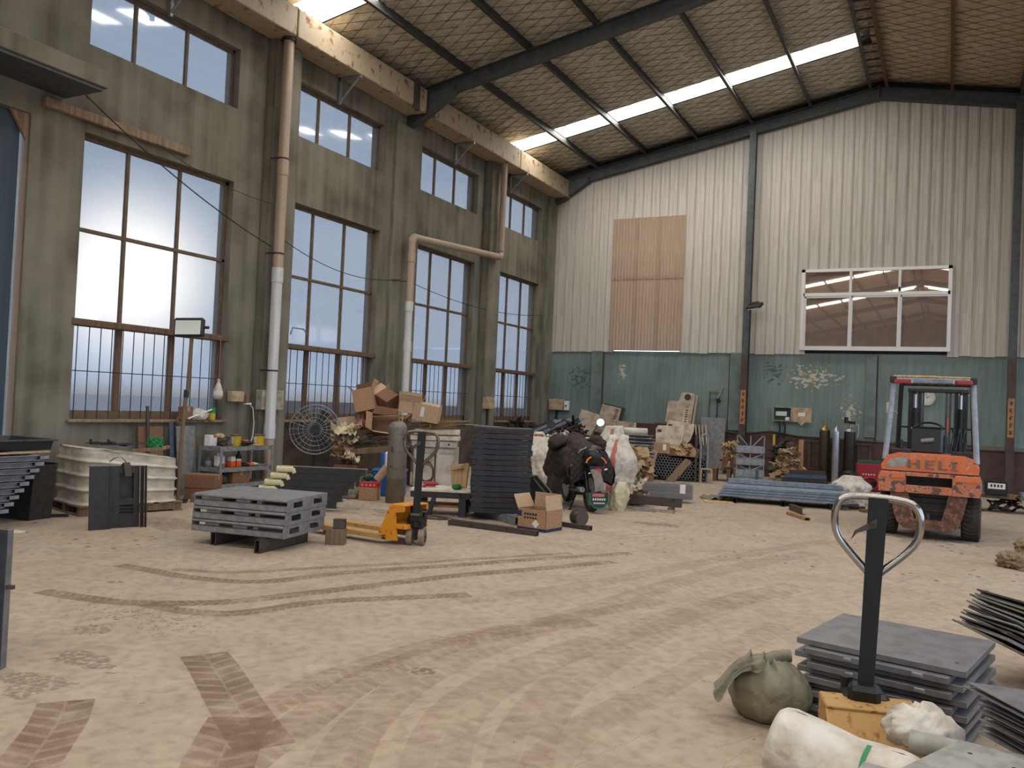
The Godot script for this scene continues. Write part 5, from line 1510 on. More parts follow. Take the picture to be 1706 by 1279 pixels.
	carton("carton", "crushed carton deep in the bench pile", V(-8.75, 0.74, -12.4), V(0, 20, 4), V(0.62, 0.42, 0.4), [70, 70, 60, null], "card_dark", "cartons heaped on the bench", "card_dark")
	solo("pink_packing_foam", K.new().blob(V(0, 0.1, 0), V(0.13, 0.12, 0.1), 0.4, 0.1, 51, 18, 12), "sack_red", "pinkish packing foam between cartons on the bench", "packing", V(-9.25, 0.95, -12.2))
	sheet_heap("paper_heap", "tall heap of crumpled pale packing paper beside the fan", "paper", V(-9.12, 0.385, -11.72), 0, V(0.2, 0.62, 0.2), 15, Vector2(0.42, 0.34), ["foam_white", "wood_pale", "kraft", "sack_cream", "card_light"], 61, 0.06)
	solo("paper_stand", K.new().box(V(0, 0.19, 0), V(0.4, 0.38, 0.3), Vector3.ZERO, 0.006), "card_dark", "brown carton under the heap of waste paper", "box", V(-9.12, 0, -11.72), 27)
	# straw broom and foam slabs on white cabinets
	for i in 2:
		var cbn := thing("cabinet", ["white metal cabinet behind the grey gas cylinder", "white metal cabinet next to the dark tray stack"][i], "cabinet", V(-8.28 + 0.36 * i, 0, -12.85 - 0.18 * i), 27, "white cabinets")
		part(cbn, "body", K.new().box(V(0, 0.36, 0), V(0.38, 0.7, 0.4), Vector3.ZERO, 0.006), "cabinet_white")
		var dr := part(cbn, "door", K.new().box(V(0, 0.36, 0.208), V(0.35, 0.66, 0.016), Vector3.ZERO, 0.005), "cabinet_white")
		part(dr, "handle", K.new().box(V(0.13, 0.44, 0.225), V(0.015, 0.1, 0.015), Vector3.ZERO, 0.003), "galv")
		part(dr, "louvre", K.new().box(V(0, 0.62, 0.218), V(0.26, 0.008, 0.006)).box(V(0, 0.6, 0.218), V(0.26, 0.008, 0.006)), "galv")
	var un := thing("control_unit", "low white control unit with two dark knobs on the cabinets", "unit", V(-8.08, 0.71, -12.85), 27)
	part(un, "body", K.new().box(V(0, 0.06, 0), V(0.8, 0.11, 0.36), Vector3.ZERO, 0.008), "cabinet_white")
	for x in [0.05, 0.26]:
		part(un, "knob", K.new().tube(V(x, 0.06, 0.18), V(x, 0.06, 0.2), 0.018, 10), "black_paint")
	for i in 2:
		solo("foam_slab", K.new().box(V(0, 0.045, 0), V(0.86 - 0.06 * i, 0.085, 0.38), V(0, 0, 0.6), 0.012), "foam_white", ["white foam slab on the control unit, lower one", "white foam slab on the control unit, upper one"][i], "foam slab", V(-8.06 + 0.03 * i, 0.83 + 0.105 * i, -12.83), 27 + i * 2, "foam slabs")
	var br := thing("straw_broom", "bundle of brown straw brooms lying on the foam slabs", "broom", V(-8.0, 1.03, -12.75), 24)
	for i in 60:
		var a := V(rng.randf_range(-0.3, -0.05), rng.randf_range(0.0, 0.1), rng.randf_range(-0.1, 0.14))
		var b := a + V(rng.randf_range(0.35, 0.62), rng.randf_range(-0.02, 0.16) * (1.0 if i > 22 else 0.2), rng.randf_range(-0.05, 0.05))
		part(br, "straw", K.new().tube(a, b, 0.006, 4, 0.002, false), "straw")
	part(br, "binding", K.new().box(V(-0.1, 0.06, 0.02), V(0.05, 0.12, 0.2), Vector3.ZERO, 0.02), "wood_pale")
	# scrap wire and battens hanging under the cartons
	var sw := thing("scrap_wire", "tangle of stiff scrap wire and strips hanging off the bench", "wire", V(-8.62, 0.72, -11.9), 27)
	for i in 16:
		var a := V(rng.randf_range(-0.35, 0.1), rng.randf_range(0.0, 0.14), rng.randf_range(-0.1, 0.1))
		var pt: Array = []
		var dx := rng.randf_range(0.3, 0.65)
		for j in 8:
			var t := j / 7.0
			pt.append(a + V(dx * t, 0.1 * sin(t * 3) - 0.22 * t * t * rng.randf_range(0.2, 1.0), 0.05 * sin(t * 5 + i)))
		part(sw, "strand", K.new().path(pt, 0.005, 4), "wire" if i % 3 else "wood_grey")
	solo("dark_tool", K.new().box(V(0, 0.03, 0), V(0.32, 0.05, 0.1), V(0, 0, 6), 0.01).box(V(0.1, 0.07, 0), V(0.1, 0.05, 0.08), V(0, 0, 6), 0.01), "green_dark", "dark green tool case in the scrap before the cartons", "tool case", V(-8.9, 0.74, -11.95), 27)
	solo("timber_baulk", K.new().box(V(0, 0.05, 0), V(0.75, 0.1, 0.12), V(0, 0, 7), 0.006), "wood_grey", "weathered timber beam resting across the bench front", "timber", V(-8.62, 0.6, -11.85), 22)
	# floor before the bench
	solo("blue_crate", K.new().box(V(0, 0.21, 0), V(0.5, 0.42, 0.36), Vector3.ZERO, 0.015).box(V(0, 0.4, 0), V(0.53, 0.03, 0.39), Vector3.ZERO, 0.006), "blue_plastic", "blue plastic crate behind the grey gas cylinder", "crate", V(-7.86, 0, -11.2), 27)
	var rbx := thing("carton_box", "brown carton with a red printed band left of the gas cylinder", "box", V(-7.72, 0, -10.5), 24)
	part(rbx, "body", K.new().box(V(0, 0.13, 0), V(0.28, 0.26, 0.24), Vector3.ZERO, 0.004), "card")
	part(rbx, "red_band", K.new().box(V(0, 0.23, 0), V(0.284, 0.065, 0.244)), "print_red")
	var rw := K.new()
	for i in 4:
		rw.box(V(-0.09 + i * 0.06, 0.232, 0.1235), V(0.032, 0.028, 0.002))
	part(rbx, "lettering", rw, "card_light")
	solo("paper_roll", K.new().tube(V(0, 0.05, 0), V(0.16, 0.26, 0), 0.06, 14), "card_light", "rolled paper standing in the red-banded carton", "roll", V(-7.74, 0.24, -10.7), 20)
	solo("plant_cutting", K.new().path([V(0, 0, 0), V(-0.03, 0.15, 0), V(-0.1, 0.26, 0.02)], 0.012, 5).path([V(0, 0, 0), V(0.02, 0.2, 0), V(0.08, 0.3, 0.0)], 0.01, 5).blob(V(-0.06, 0.24, 0), V(0.1, 0.07, 0.06), 0.7, 0.2, 5, 14, 10).blob(V(0.05, 0.3, 0), V(0.08, 0.06, 0.06), 0.7, 0.2, 8, 14, 10), "green_dark", "dark green cuttings poking out behind the red-banded carton", "plant", V(-7.98, 0, -10.75))
	solo("green_sack", K.new().blob(V(0, 0.07, 0), V(0.2, 0.1, 0.15), 0.4, 0.1, 19, 20, 12, -0.7), "sack_green", "greenish sack lying left of the red-banded carton", "sack", V(-8.08, 0, -10.45), 10)
	var bj := thing("white_canister", "white canister with a blue side behind the gas cylinder", "canister", V(-8.1, 0, -11.65), 27)
	part(bj, "body", K.new().box(V(0, 0.33, 0), V(0.3, 0.66, 0.3), Vector3.ZERO, 0.03), "white_plastic")
	part(bj, "blue_side", K.new().box(V(-0.17, 0.36, 0.02), V(0.05, 0.58, 0.3), Vector3.ZERO, 0.01), "blue_plastic")
	# low work table with clutter
	var wt := thing("low_table", "low steel table with a pale top beside the dark tray stack", "table", V(-6.12, 0, -10.0), 24)
	part(wt, "table_top", K.new().box(V(0, 0.335, 0), V(0.82, 0.03, 0.62), Vector3.ZERO, 0.004), "foam_white")
	part(wt, "apron", K.new().box(V(0, 0.28, 0.28), V(0.8, 0.08, 0.04)), "charcoal")
	for q in [[-0.3, -0.24], [0.3, -0.24], [-0.3, 0.26], [0.3, 0.26]]:
		part(wt, "leg", K.new().box(V(q[0], 0.16, q[1]), V(0.1, 0.32, 0.08), Vector3.ZERO, 0.004), "charcoal_blue")
	part(wt, "low_plank", K.new().box(V(0, 0.12, 0), V(0.6, 0.03, 0.4)), "wood")
	solo("hand_drill", K.new().tube(V(-0.08, 0.045, 0), V(0.08, 0.045, 0), 0.035, 12).tube(V(-0.05, 0.045, 0), V(-0.07, -0.0, 0.08), 0.02, 8).tube(V(0.08, 0.045, 0), V(0.12, 0.045, 0), 0.016, 8), "red_paint", "small red power tool on the low table", "power tool", V(-6.28, 0.352, -9.9), 20)
	solo("green_tool", K.new().tube(V(0, 0.04, -0.05), V(0, 0.04, 0.07), 0.036, 12).tube(V(0.0, 0.04, 0.07), V(0.05, 0.06, 0.1), 0.02, 8).box(V(0, 0.02, -0.07), V(0.06, 0.04, 0.05), Vector3.ZERO, 0.006), "green_plastic", "small green power tool near the edge of the low table", "power tool", V(-5.86, 0.352, -9.92))
	solo("wood_offcuts", K.new().box(V(0, 0.16, 0), V(0.2, 0.32, 0.03), V(-8, 12, 6), 0.004).box(V(0.11, 0.17, 0.02), V(0.06, 0.34, 0.03), V(-6, -10, -3), 0.004).box(V(0.0, 0.28, 0.03), V(0.16, 0.05, 0.05), V(0, 10, 12), 0.004), "wood_pale", "pale wooden bracket standing at the back of the low table", "wooden bracket", V(-6.0, 0.352, -10.18), 20)
	var cc := thing("cable_coil", "loosely coiled cable hanging by the pallet truck handle", "cable", V(-6.45, 0.36, -10.1))
	for i in 6:
		var pt: Array = []
		for j in 24:
			var a := TAU * j / 24.0
			pt.append(V(cos(a) * (0.09 + 0.008 * i), 0.17 + sin(a) * (0.16 - 0.01 * i), 0.02 * sin(a * 2 + i) + 0.01 * i))
		part(cc, "loop", K.new().path(pt, 0.006, 5, true), "wire")
	var fw := thing("floor_wire", "tangled grey wire on the floor under the low table", "wire", V(-5.95, 0, -9.5))
	for i in 7:
		var pt: Array = []
		for j in 30:
			var a := TAU * j / 14.0
			pt.append(V(cos(a + i) * (0.12 + 0.02 * i) + 0.06 * j / 10.0 - 0.1, 0.006 + 0.01 * absf(sin(j * 0.7 + i)), sin(a + i) * 0.12))
		part(fw, "strand", K.new().path(pt, 0.005, 4), "wire")
	solo("short_strut", K.new().box(V(0, 0.12, 0), V(0.06, 0.26, 0.05), V(0, 0, -14), 0.004), "charcoal_blue", "short dark strut leaning under the low table", "strut", V(-6.1, 0, -9.68), 24)
	# --- tall stack of folded trays
	for i in 2:
		solo("steel_block", rtube(K.new(), V(0, 0.05, -0.36), V(0, 0.05, 0.36), 0.12, 0.1, 0.008), "galv", ["galvanised tube under the dark tray stack, left one", "galvanised tube under the dark tray stack, right one"][i], "sleeper", V(-5.45 + 0.32 * i, 0, -10.15 + 0.2 * i), 58, "tubes under the dark tray stack")
	var tp: Array = []
	for kx in 3:
		var a := ["charcoal", "charcoal_blue", "charcoal_red"][kx] as String
		var q := thing("folded_tray", "x", "tray", V(-5.36, 0.1, -10.2), 30, "dark folded trays in the tall stack")
		part(q, "plate", K.new().box(V(0, 0.062, 0), V(0.78, 0.006, 0.74), V(0, 0, 0.5), 0.001), a)
		part(q, "front_flange", K.new().prism([Vector2(-0.39, 0.005), Vector2(0.39, 0.0), Vector2(0.39, 0.058), Vector2(-0.39, 0.066)], 0.366, 0.372), a)
		part(q, "side_flange", K.new().box(V(0.388, 0.034, 0), V(0.005, 0.064, 0.74)), a)
		part(q, "side_flange", K.new().box(V(-0.388, 0.034, 0), V(0.005, 0.064, 0.74)), a)
		part(q, "corner_gusset", K.new().prism([Vector2(-0.39, 0.066), Vector2(0.25, 0.0), Vector2(0.39, 0.0), Vector2(-0.3, 0.075)], 0.374, 0.377), "charcoal_blue")
		tp.append(q)
	var ords := ["lowest", "second", "third", "fourth", "fifth", "sixth", "seventh", "eighth", "ninth", "tenth", "eleventh", "twelfth", "thirteenth", "fourteenth", "fifteenth", "topmost"]
	for i in 16:
		var q: Node3D = tp[i] if i < 3 else tp[[0, 1, 2, 0, 1, 0][i % 6]].duplicate()
		if i >= 3:
			q.name = numbered("folded_tray")
			add_child(q)
		q.position = V(-5.36 + rng.randf_range(-0.012, 0.012), 0.1 + i * 0.0695, -10.2 + rng.randf_range(-0.012, 0.012))
		q.rotation_degrees.y = 30 + rng.randf_range(-1.6, 1.6)
		q.set_meta("label", "dark folded steel tray, %s of the tall stack" % ords[i])
	solo("cover_sheet", K.new().box(V(0, 0.006, 0), V(0.5, 0.006, 0.16), V(0, 0, -2)), "panel_top", "pale metal strip on the front of the topmost dark tray", "sheet", V(-5.52, 1.222, -9.98), 30)
	# --- rails and carton on the floor
	solo("steel_rail", rtube(K.new(), V(-0.62, 0.03, 0), V(0.62, 0.03, 0), 0.06, 0.06, 0.005), "mill_steel", "brown square steel tube on the floor before the dark tray stack", "steel tube", V(-4.88, 0, -9.14), -2, "square tubes on the floor")
	solo("steel_rail", rtube(K.new(), V(-0.45, 0.025, 0), V(0.45, 0.025, 0), 0.05, 0.05, 0.005), "mill_steel", "shorter square steel tube just behind the first on the floor", "steel tube", V(-5.1, 0, -9.27), -4, "square tubes on the floor")
	solo("steel_rail", rtube(K.new(), V(-0.32, 0.03, 0), V(0.32, 0.03, 0), 0.055, 0.055, 0.005), "mill_steel", "square steel tube on the floor behind the open carton", "steel tube", V(-4.25, 0, -10.05), -10, "square tubes on the floor")
	var ob := carton("open_carton", "open carton of dark metal parts before the tray stack", V(-4.47, 0, -9.62), V(0, -9, 0), V(0.42, 0.26, 0.36), [null, -4, -12, 28], "card", "", "card_light")
	part(ob, "navy_band", K.new().box(V(0, 0.02, 0), V(0.424, 0.035, 0.364)), "print_navy")
	part(ob, "navy_corner", K.new().box(V(-0.18, 0.2, 0.182), V(0.06, 0.07, 0.002)), "print_navy")
	part(ob, "label_diamond", K.new().box(V(0.06, 0.09, 0.1815), V(0.075, 0.075, 0.002), V(0, 0, 45)), "paper_white")
	var tx := K.new()
	for r in 2:
		for i in 5:
			tx.box(V(-0.1 + i * 0.04, 0.2 - r * 0.045, 0.1815), V(0.028, 0.028 - 0.006 * r, 0.002))
	part(ob, "lettering", tx, "print_dark")
	for i in 9:
		solo("metal_part", K.new().prism([Vector2(-0.05, 0), Vector2(0.05, 0), Vector2(0.02, 0.06), Vector2(-0.03, 0.05)], -0.03, 0.03), ["charcoal", "black_paint", "grey_steel"][i % 3], "dark metal part in the open carton", "metal part", V(-4.58 + 0.1 * (i % 3), 0.16 + 0.03 * (i / 5), -9.7 + 0.07 * (i / 3)), i * 40, "dark parts in the open carton").rotation_degrees.z = 20 * (i % 3) - 20
	# --- olive machine behind the stack
	var mc := thing("motor_unit", "olive-grey machine unit with a sloping socket panel behind the carton", "machine", V(-5.58, 0, -11.75), 20)
	part(mc, "base", K.new().box(V(0, 0.05, 0), V(0.5, 0.1, 0.4), Vector3.ZERO, 0.01), "black_paint")
	part(mc, "casing", K.new().prism([Vector2(-0.2, 0.1), Vector2(0.26, 0.1), Vector2(0.2, 0.3), Vector2(0.02, 0.46), Vector2(-0.2, 0.46)], -0.16, 0.16), "black_paint")
	part(mc, "panel", K.new().box(V(0.12, 0.3, 0.0), V(0.36, 0.02, 0.34), V(0, 0, -48), 0.004), "olive_machine")
	for i in 2:
		part(mc, "socket", K.new().box(V(0.1 + 0.07 * i, 0.335 - 0.08 * i, 0.05), V(0.05, 0.02, 0.07), V(0, 0, -48)), "black_paint")
	part(mc, "carry_frame", K.new().path([V(-0.2, 0.1, 0.19), V(-0.16, 0.48, 0.19), V(0.06, 0.48, 0.19), V(0.28, 0.24, 0.19), V(0.26, 0.05, 0.19)], 0.014, 8), "olive_machine")
	solo("cable_reel", K.new().tube(V(0, 0.1, -0.06), V(0, 0.1, 0.06), 0.07, 16).tube(V(0, 0.1, -0.075), V(0, 0.1, -0.06), 0.1, 18).tube(V(0, 0.1, 0.06), V(0, 0.1, 0.075), 0.1, 18), "wire", "small wire reel on the floor behind the carton", "reel", V(-4.25, 0, -10.35), 60)
	motorcycle()

func motorcycle() -> void:
	# rear wheel towards the hall, front wheel towards the far wall; local -z is forwards
	var o := thing("motorcycle", "motorcycle seen from behind under a dark quilted winter cover", "motorcycle", V(-4.8, 0, -11.98), 40)
	for w in [[0.22, "rear"], [-1.02, "front"]]:
		var wk := part(o, "tyre", K.new().at(V(0, 0.29, w[0]), V(0, 0, 90)).lathe([Vector2(0.21, -0.04), Vector2(0.27, -0.055), Vector2(0.29, -0.03), Vector2(0.295, 0), Vector2(0.29, 0.03), Vector2(0.27, 0.055), Vector2(0.21, 0.04)], 30), "tyre")
		part(wk, "rim", K.new().at(V(0, 0.29, w[0]), V(0, 0, 90)).lathe([Vector2(0.04, -0.03), Vector2(0.21, -0.035), Vector2(0.21, 0.035), Vector2(0.04, 0.03)], 24), "galv")
	var fr := K.new()
	fr.tube(V(0, 0.3, 0.22), V(0, 0.42, -0.4), 0.035, 8)
	fr.tube(V(0, 0.42, -0.4), V(0, 0.9, -0.75), 0.04, 8)
	fr.tube(V(0.07, 0.29, 0.22), V(0.07, 0.62, 0.05), 0.025, 8)
	fr.tube(V(-0.07, 0.29, 0.22), V(-0.07, 0.62, 0.05), 0.025, 8)
	part(o, "frame", fr, "black_paint")
	part(o, "engine", K.new().box(V(0, 0.34, -0.42), V(0.24, 0.3, 0.36), Vector3.ZERO, 0.05), "charcoal")
	part(o, "seat", K.new().box(V(0, 0.72, -0.1), V(0.26, 0.1, 0.62), V(4, 0, 0), 0.04), "plastic_black")
	part(o, "fork", K.new().tube(V(0.07, 0.29, -1.02), V(0.07, 0.98, -0.78), 0.024, 8).tube(V(-0.07, 0.29, -1.02), V(-0.07, 0.98, -0.78), 0.024, 8), "galv")
	part(o, "handlebar", K.new().path([V(-0.36, 0.98, -0.66), V(-0.2, 1.02, -0.74), V(0.2, 1.02, -0.74), V(0.36, 0.98, -0.66)], 0.014, 8), "black_paint")
	for s in [-1, 1]:
		var st := part(o, "mirror_stem", K.new().path([V(s * 0.24, 1.02, -0.74), V(s * 0.3, 1.15, -0.74), V(s * 0.36, 1.2 + 0.05 * s, -0.74)], 0.008, 6), "black_paint")
		var mk := K.new()
		mk.at(V(s * 0.41, 1.27 + 0.03 * s, -0.73), V(88, -28, 0))
		mk.lathe([Vector2(0, -0.03), Vector2(0.05, -0.025), Vector2(0.068, 0), Vector2(0.062, 0.004), Vector2(0, 0.004)], 20)
		part(st, "mirror_shell", mk, "plastic_black")
		part(st, "mirror_glass", K.new().at(V(s * 0.41, 1.27 + 0.03 * s, -0.73) + Basis.from_euler(V(88, -28, 0) * PI / 180.0) * V(0, 0.006, 0), V(88, -28, 0)).lathe([Vector2(0, 0), Vector2(0.06, 0), Vector2(0.06, 0.002), Vector2(0, 0.002)], 20), "mirror")
	# quilted cover: draped over bars and knees, wide in front, open at the rear
	var fn := FastNoiseLite.new()
	fn.seed = 8
	fn.frequency = 1.1
	part(o, "winter_cover", K.new().grid(func(u: float, w: float):
		var a := lerpf(-PI * 0.62, PI * 0.62, u)
		var z := lerpf(-0.95, 0.02, w)
		var ry := lerpf(0.5, 0.42, w)
		var rx := lerpf(0.46, 0.43, sin(w * PI)) * lerpf(1.0, 0.78, w)
		var n := 0.045 * fn.get_noise_3d(u * 7, w * 5, 2) + 0.02 * sin(u * 26 + w * 4)
		return V(sin(a) * (rx + n) + 0.02, 0.6 + cos(a) * (ry + n) - 0.08 * w, z + 0.1 * absf(sin(a)) * w), 60, 30), "cover", "dark maroon quilted cover")
	part(o, "cover_back", K.new().grid(func(u: float, w: float):
		var a := lerpf(-PI * 0.62, PI * 0.62, u)
		var r := 1.0 - w
		return V(sin(a) * 0.34 * r + 0.02, 0.54 + cos(a) * 0.4 * r + 0.02 * fn.get_noise_2d(u * 8, w * 6), 0.02 + 0.1 * absf(sin(a)) * r + 0.05 * sin(w * PI)), 40, 12), "cover")
	for s in [-1, 1]:
		part(o, "hand_muff", K.new().at(V(s * 0.33, 0.97, -0.62), V(0, s * 22, s * -34)).blob(Vector3.ZERO, V(0.15, 0.12, 0.17), 0.3, 0.12, 20 + s, 20, 14), "cover_trim", "brown hand muff")
	part(o, "cover_skirt", K.new().grid(func(u: float, w: float): return V(-0.40 - 0.05 * w + 0.02 * sin(u * 9), lerpf(0.48, 0.12, w) + 0.03 * sin(u * 6), lerpf(-0.8, 0.05, u)), 20, 8), "cover_trim")
	# tail: helmet-shaped tail hump with orange edge, lamp, mudguard, flap
	part(o, "tail_hump", K.new().at(V(0.03, 0.80, 0.1), V(28, 0, 0)).lathe([Vector2(0.15, -0.1), Vector2(0.155, 0.0), Vector2(0.13, 0.09), Vector2(0.075, 0.145), Vector2(0, 0.16)], 26, Vector2(1, 1.2)), "plastic_black")
	var rp: Array = []
	for j in 15:
		var a := PI * j / 14.0
		rp.append(V(0.03 + cos(a) * 0.15, 0.715 + sin(a) * 0.1, 0.27 - 0.03 * sin(a)))
	part(o, "orange_edge", K.new().path(rp, 0.012, 8), "reflector_rim")
	part(o, "badge", K.new().box(V(0.03, 0.87, 0.235), V(0.07, 0.035, 0.01), V(-50, 0, 0), 0.004), "yellow_can")
	part(o, "tail_lamp", K.new().at(V(0.05, 0.60, 0.3), V(90, 0, 0)).lathe([Vector2(0, -0.02), Vector2(0.055, -0.01), Vector2(0.05, 0.02), Vector2(0, 0.035)], 18), "red_glass")
	part(o, "lamp_plate", K.new().box(V(0.05, 0.6, 0.28), V(0.26, 0.14, 0.02), Vector3.ZERO, 0.02), "plastic_black")
	for s in [-1, 1]:
		part(o, "indicator", K.new().box(V(0.05 + s * 0.12, 0.6 + 0.03 * s, 0.3), V(0.05, 0.022, 0.03), V(0, 0, 15), 0.006), "white_plastic")
	part(o, "mudguard", K.new().grid(func(u: float, w: float):
		var a := lerpf(-0.3, 1.5, w)
		return V((u - 0.5) * 0.14, 0.29 + cos(a) * 0.33 + 0.02 * sin(u * PI), 0.22 + sin(a) * 0.33), 8, 16), "cyl_grey")
	var fp := part(o, "mud_flap", K.new().prism([Vector2(-0.14, 0.0), Vector2(0.14, 0.0), Vector2(0.145, -0.13), Vector2(0.08, -0.22), Vector2(0.0, -0.235), Vector2(-0.08, -0.22), Vector2(-0.145, -0.13)], 0.0, 0.008, Transform3D(Basis(V(1, 0, 0), -0.12), V(0, 0.31, 0.53))), "charcoal", "dark shield-shaped mud flap edged in green")
	var ep := [V(-0.14, 0.0, 0.012), V(-0.142, -0.13, 0.012), V(-0.078, -0.215, 0.012), V(0, -0.23, 0.012), V(0.078, -0.215, 0.012), V(0.142, -0.13, 0.012), V(0.14, 0.0, 0.012)]
	var ek := K.new().at(V(0, 0.31, 0.53), V(-7, 0, 0))
	ek.path(ep, 0.009, 6)
	part(fp, "green_edge", ek, "flap_green")
	part(fp, "red_print", K.new().at(V(0, 0.31, 0.53), V(-7, 0, 0)).box(V(-0.01, -0.035, 0.0095), V(0.18, 0.045, 0.002)), "sack_red")
	var gk := K.new().at(V(0, 0.31, 0.53), V(-7, 0, 0))
	for i in 6:
		gk.box(V(-0.085 + i * 0.034, -0.095, 0.0095), V(0.022, 0.03, 0.002))
	for i in 7:
		gk.box(V(-0.075 + i * 0.025, -0.15, 0.0095), V(0.017, 0.022, 0.002))
	part(fp, "lettering", gk, "clock_face")
	part(o, "stand", K.new().tube(V(-0.12, 0.3, -0.1), V(-0.3, 0.01, 0.1), 0.016, 8), "black_paint")
	part(o, "exhaust", K.new().tube(V(-0.14, 0.28, -0.3), V(-0.16, 0.32, 0.25), 0.04, 12), "galv")
	part(o, "foot_rest", K.new().box(V(-0.2, 0.32, -0.05), V(0.16, 0.03, 0.06)), "black_paint")

func crumple(called: String, label: String, cat: String, p: Vector3, yaw: float, r: Vector3, m: String, sd: int, amp := 0.5, fr := 0.14, group := "", ridged := true) -> MeshInstance3D:
	return solo(called, K.new().blob(V(0, r.y * 0.72, 0), r, amp, fr, sd, 40, 26, -0.72, ridged), m, label, cat, p, yaw, group)

# standing sack: tall lathe with folds, gathered or slumped top
func sack(label: String, p: Vector3, yaw: float, r: float, h: float, m: String, sd: int, stripe := "", squash := 1.0, slump := V(0.1, 0, 0)) -> Node3D:
	var o := thing("woven_sack", label, "sack", p, yaw, "woven sacks")
	var fn := FastNoiseLite.new()
	fn.seed = sd
	fn.frequency = 0.55
	fn.fractal_octaves = 4
	var f := func(u: float, w: float) -> Vector3:
		var a := u * TAU
		var y := h * minf(w * 1.08, 1.0)
		var t := y / h
		var pr := r * (0.92 + 0.16 * sin(t * 2.6)) * (1.0 - 0.45 * smoothstep(0.62, 1.0, t)) if w < 0.93 else r * 0.55 * maxf(0.0, (1.0 - w) / 0.07)
		var k := 1.0 + 0.34 * fn.get_noise_3d(cos(a) * 2.5, t * 3.2, sin(a) * 2.5) + 0.12 * absf(fn.get_noise_3d(cos(a) * 8.0, t * 3.0 + 9.0, sin(a) * 8.0)) + 0.04 * sin(a * 9 + t * 6 * sin(a * 2) + sd) * t
		return V(cos(a) * pr * k, y + 0.04 * fn.get_noise_2d(a, 3) * t, -sin(a) * pr * k * squash) + slump * t * t
	part(o, "body", K.new().grid(f, 44, 30), m)
	if stripe:
		part(o, "stripe", K.new().grid(func(u: float, w: float):
			var q: Vector3 = f.call(0.72 + u * 0.05, 0.05 + 0.83 * w)
			return q + V(q.x, 0, q.z).normalized() * 0.004, 3, 26), stripe)
	return o

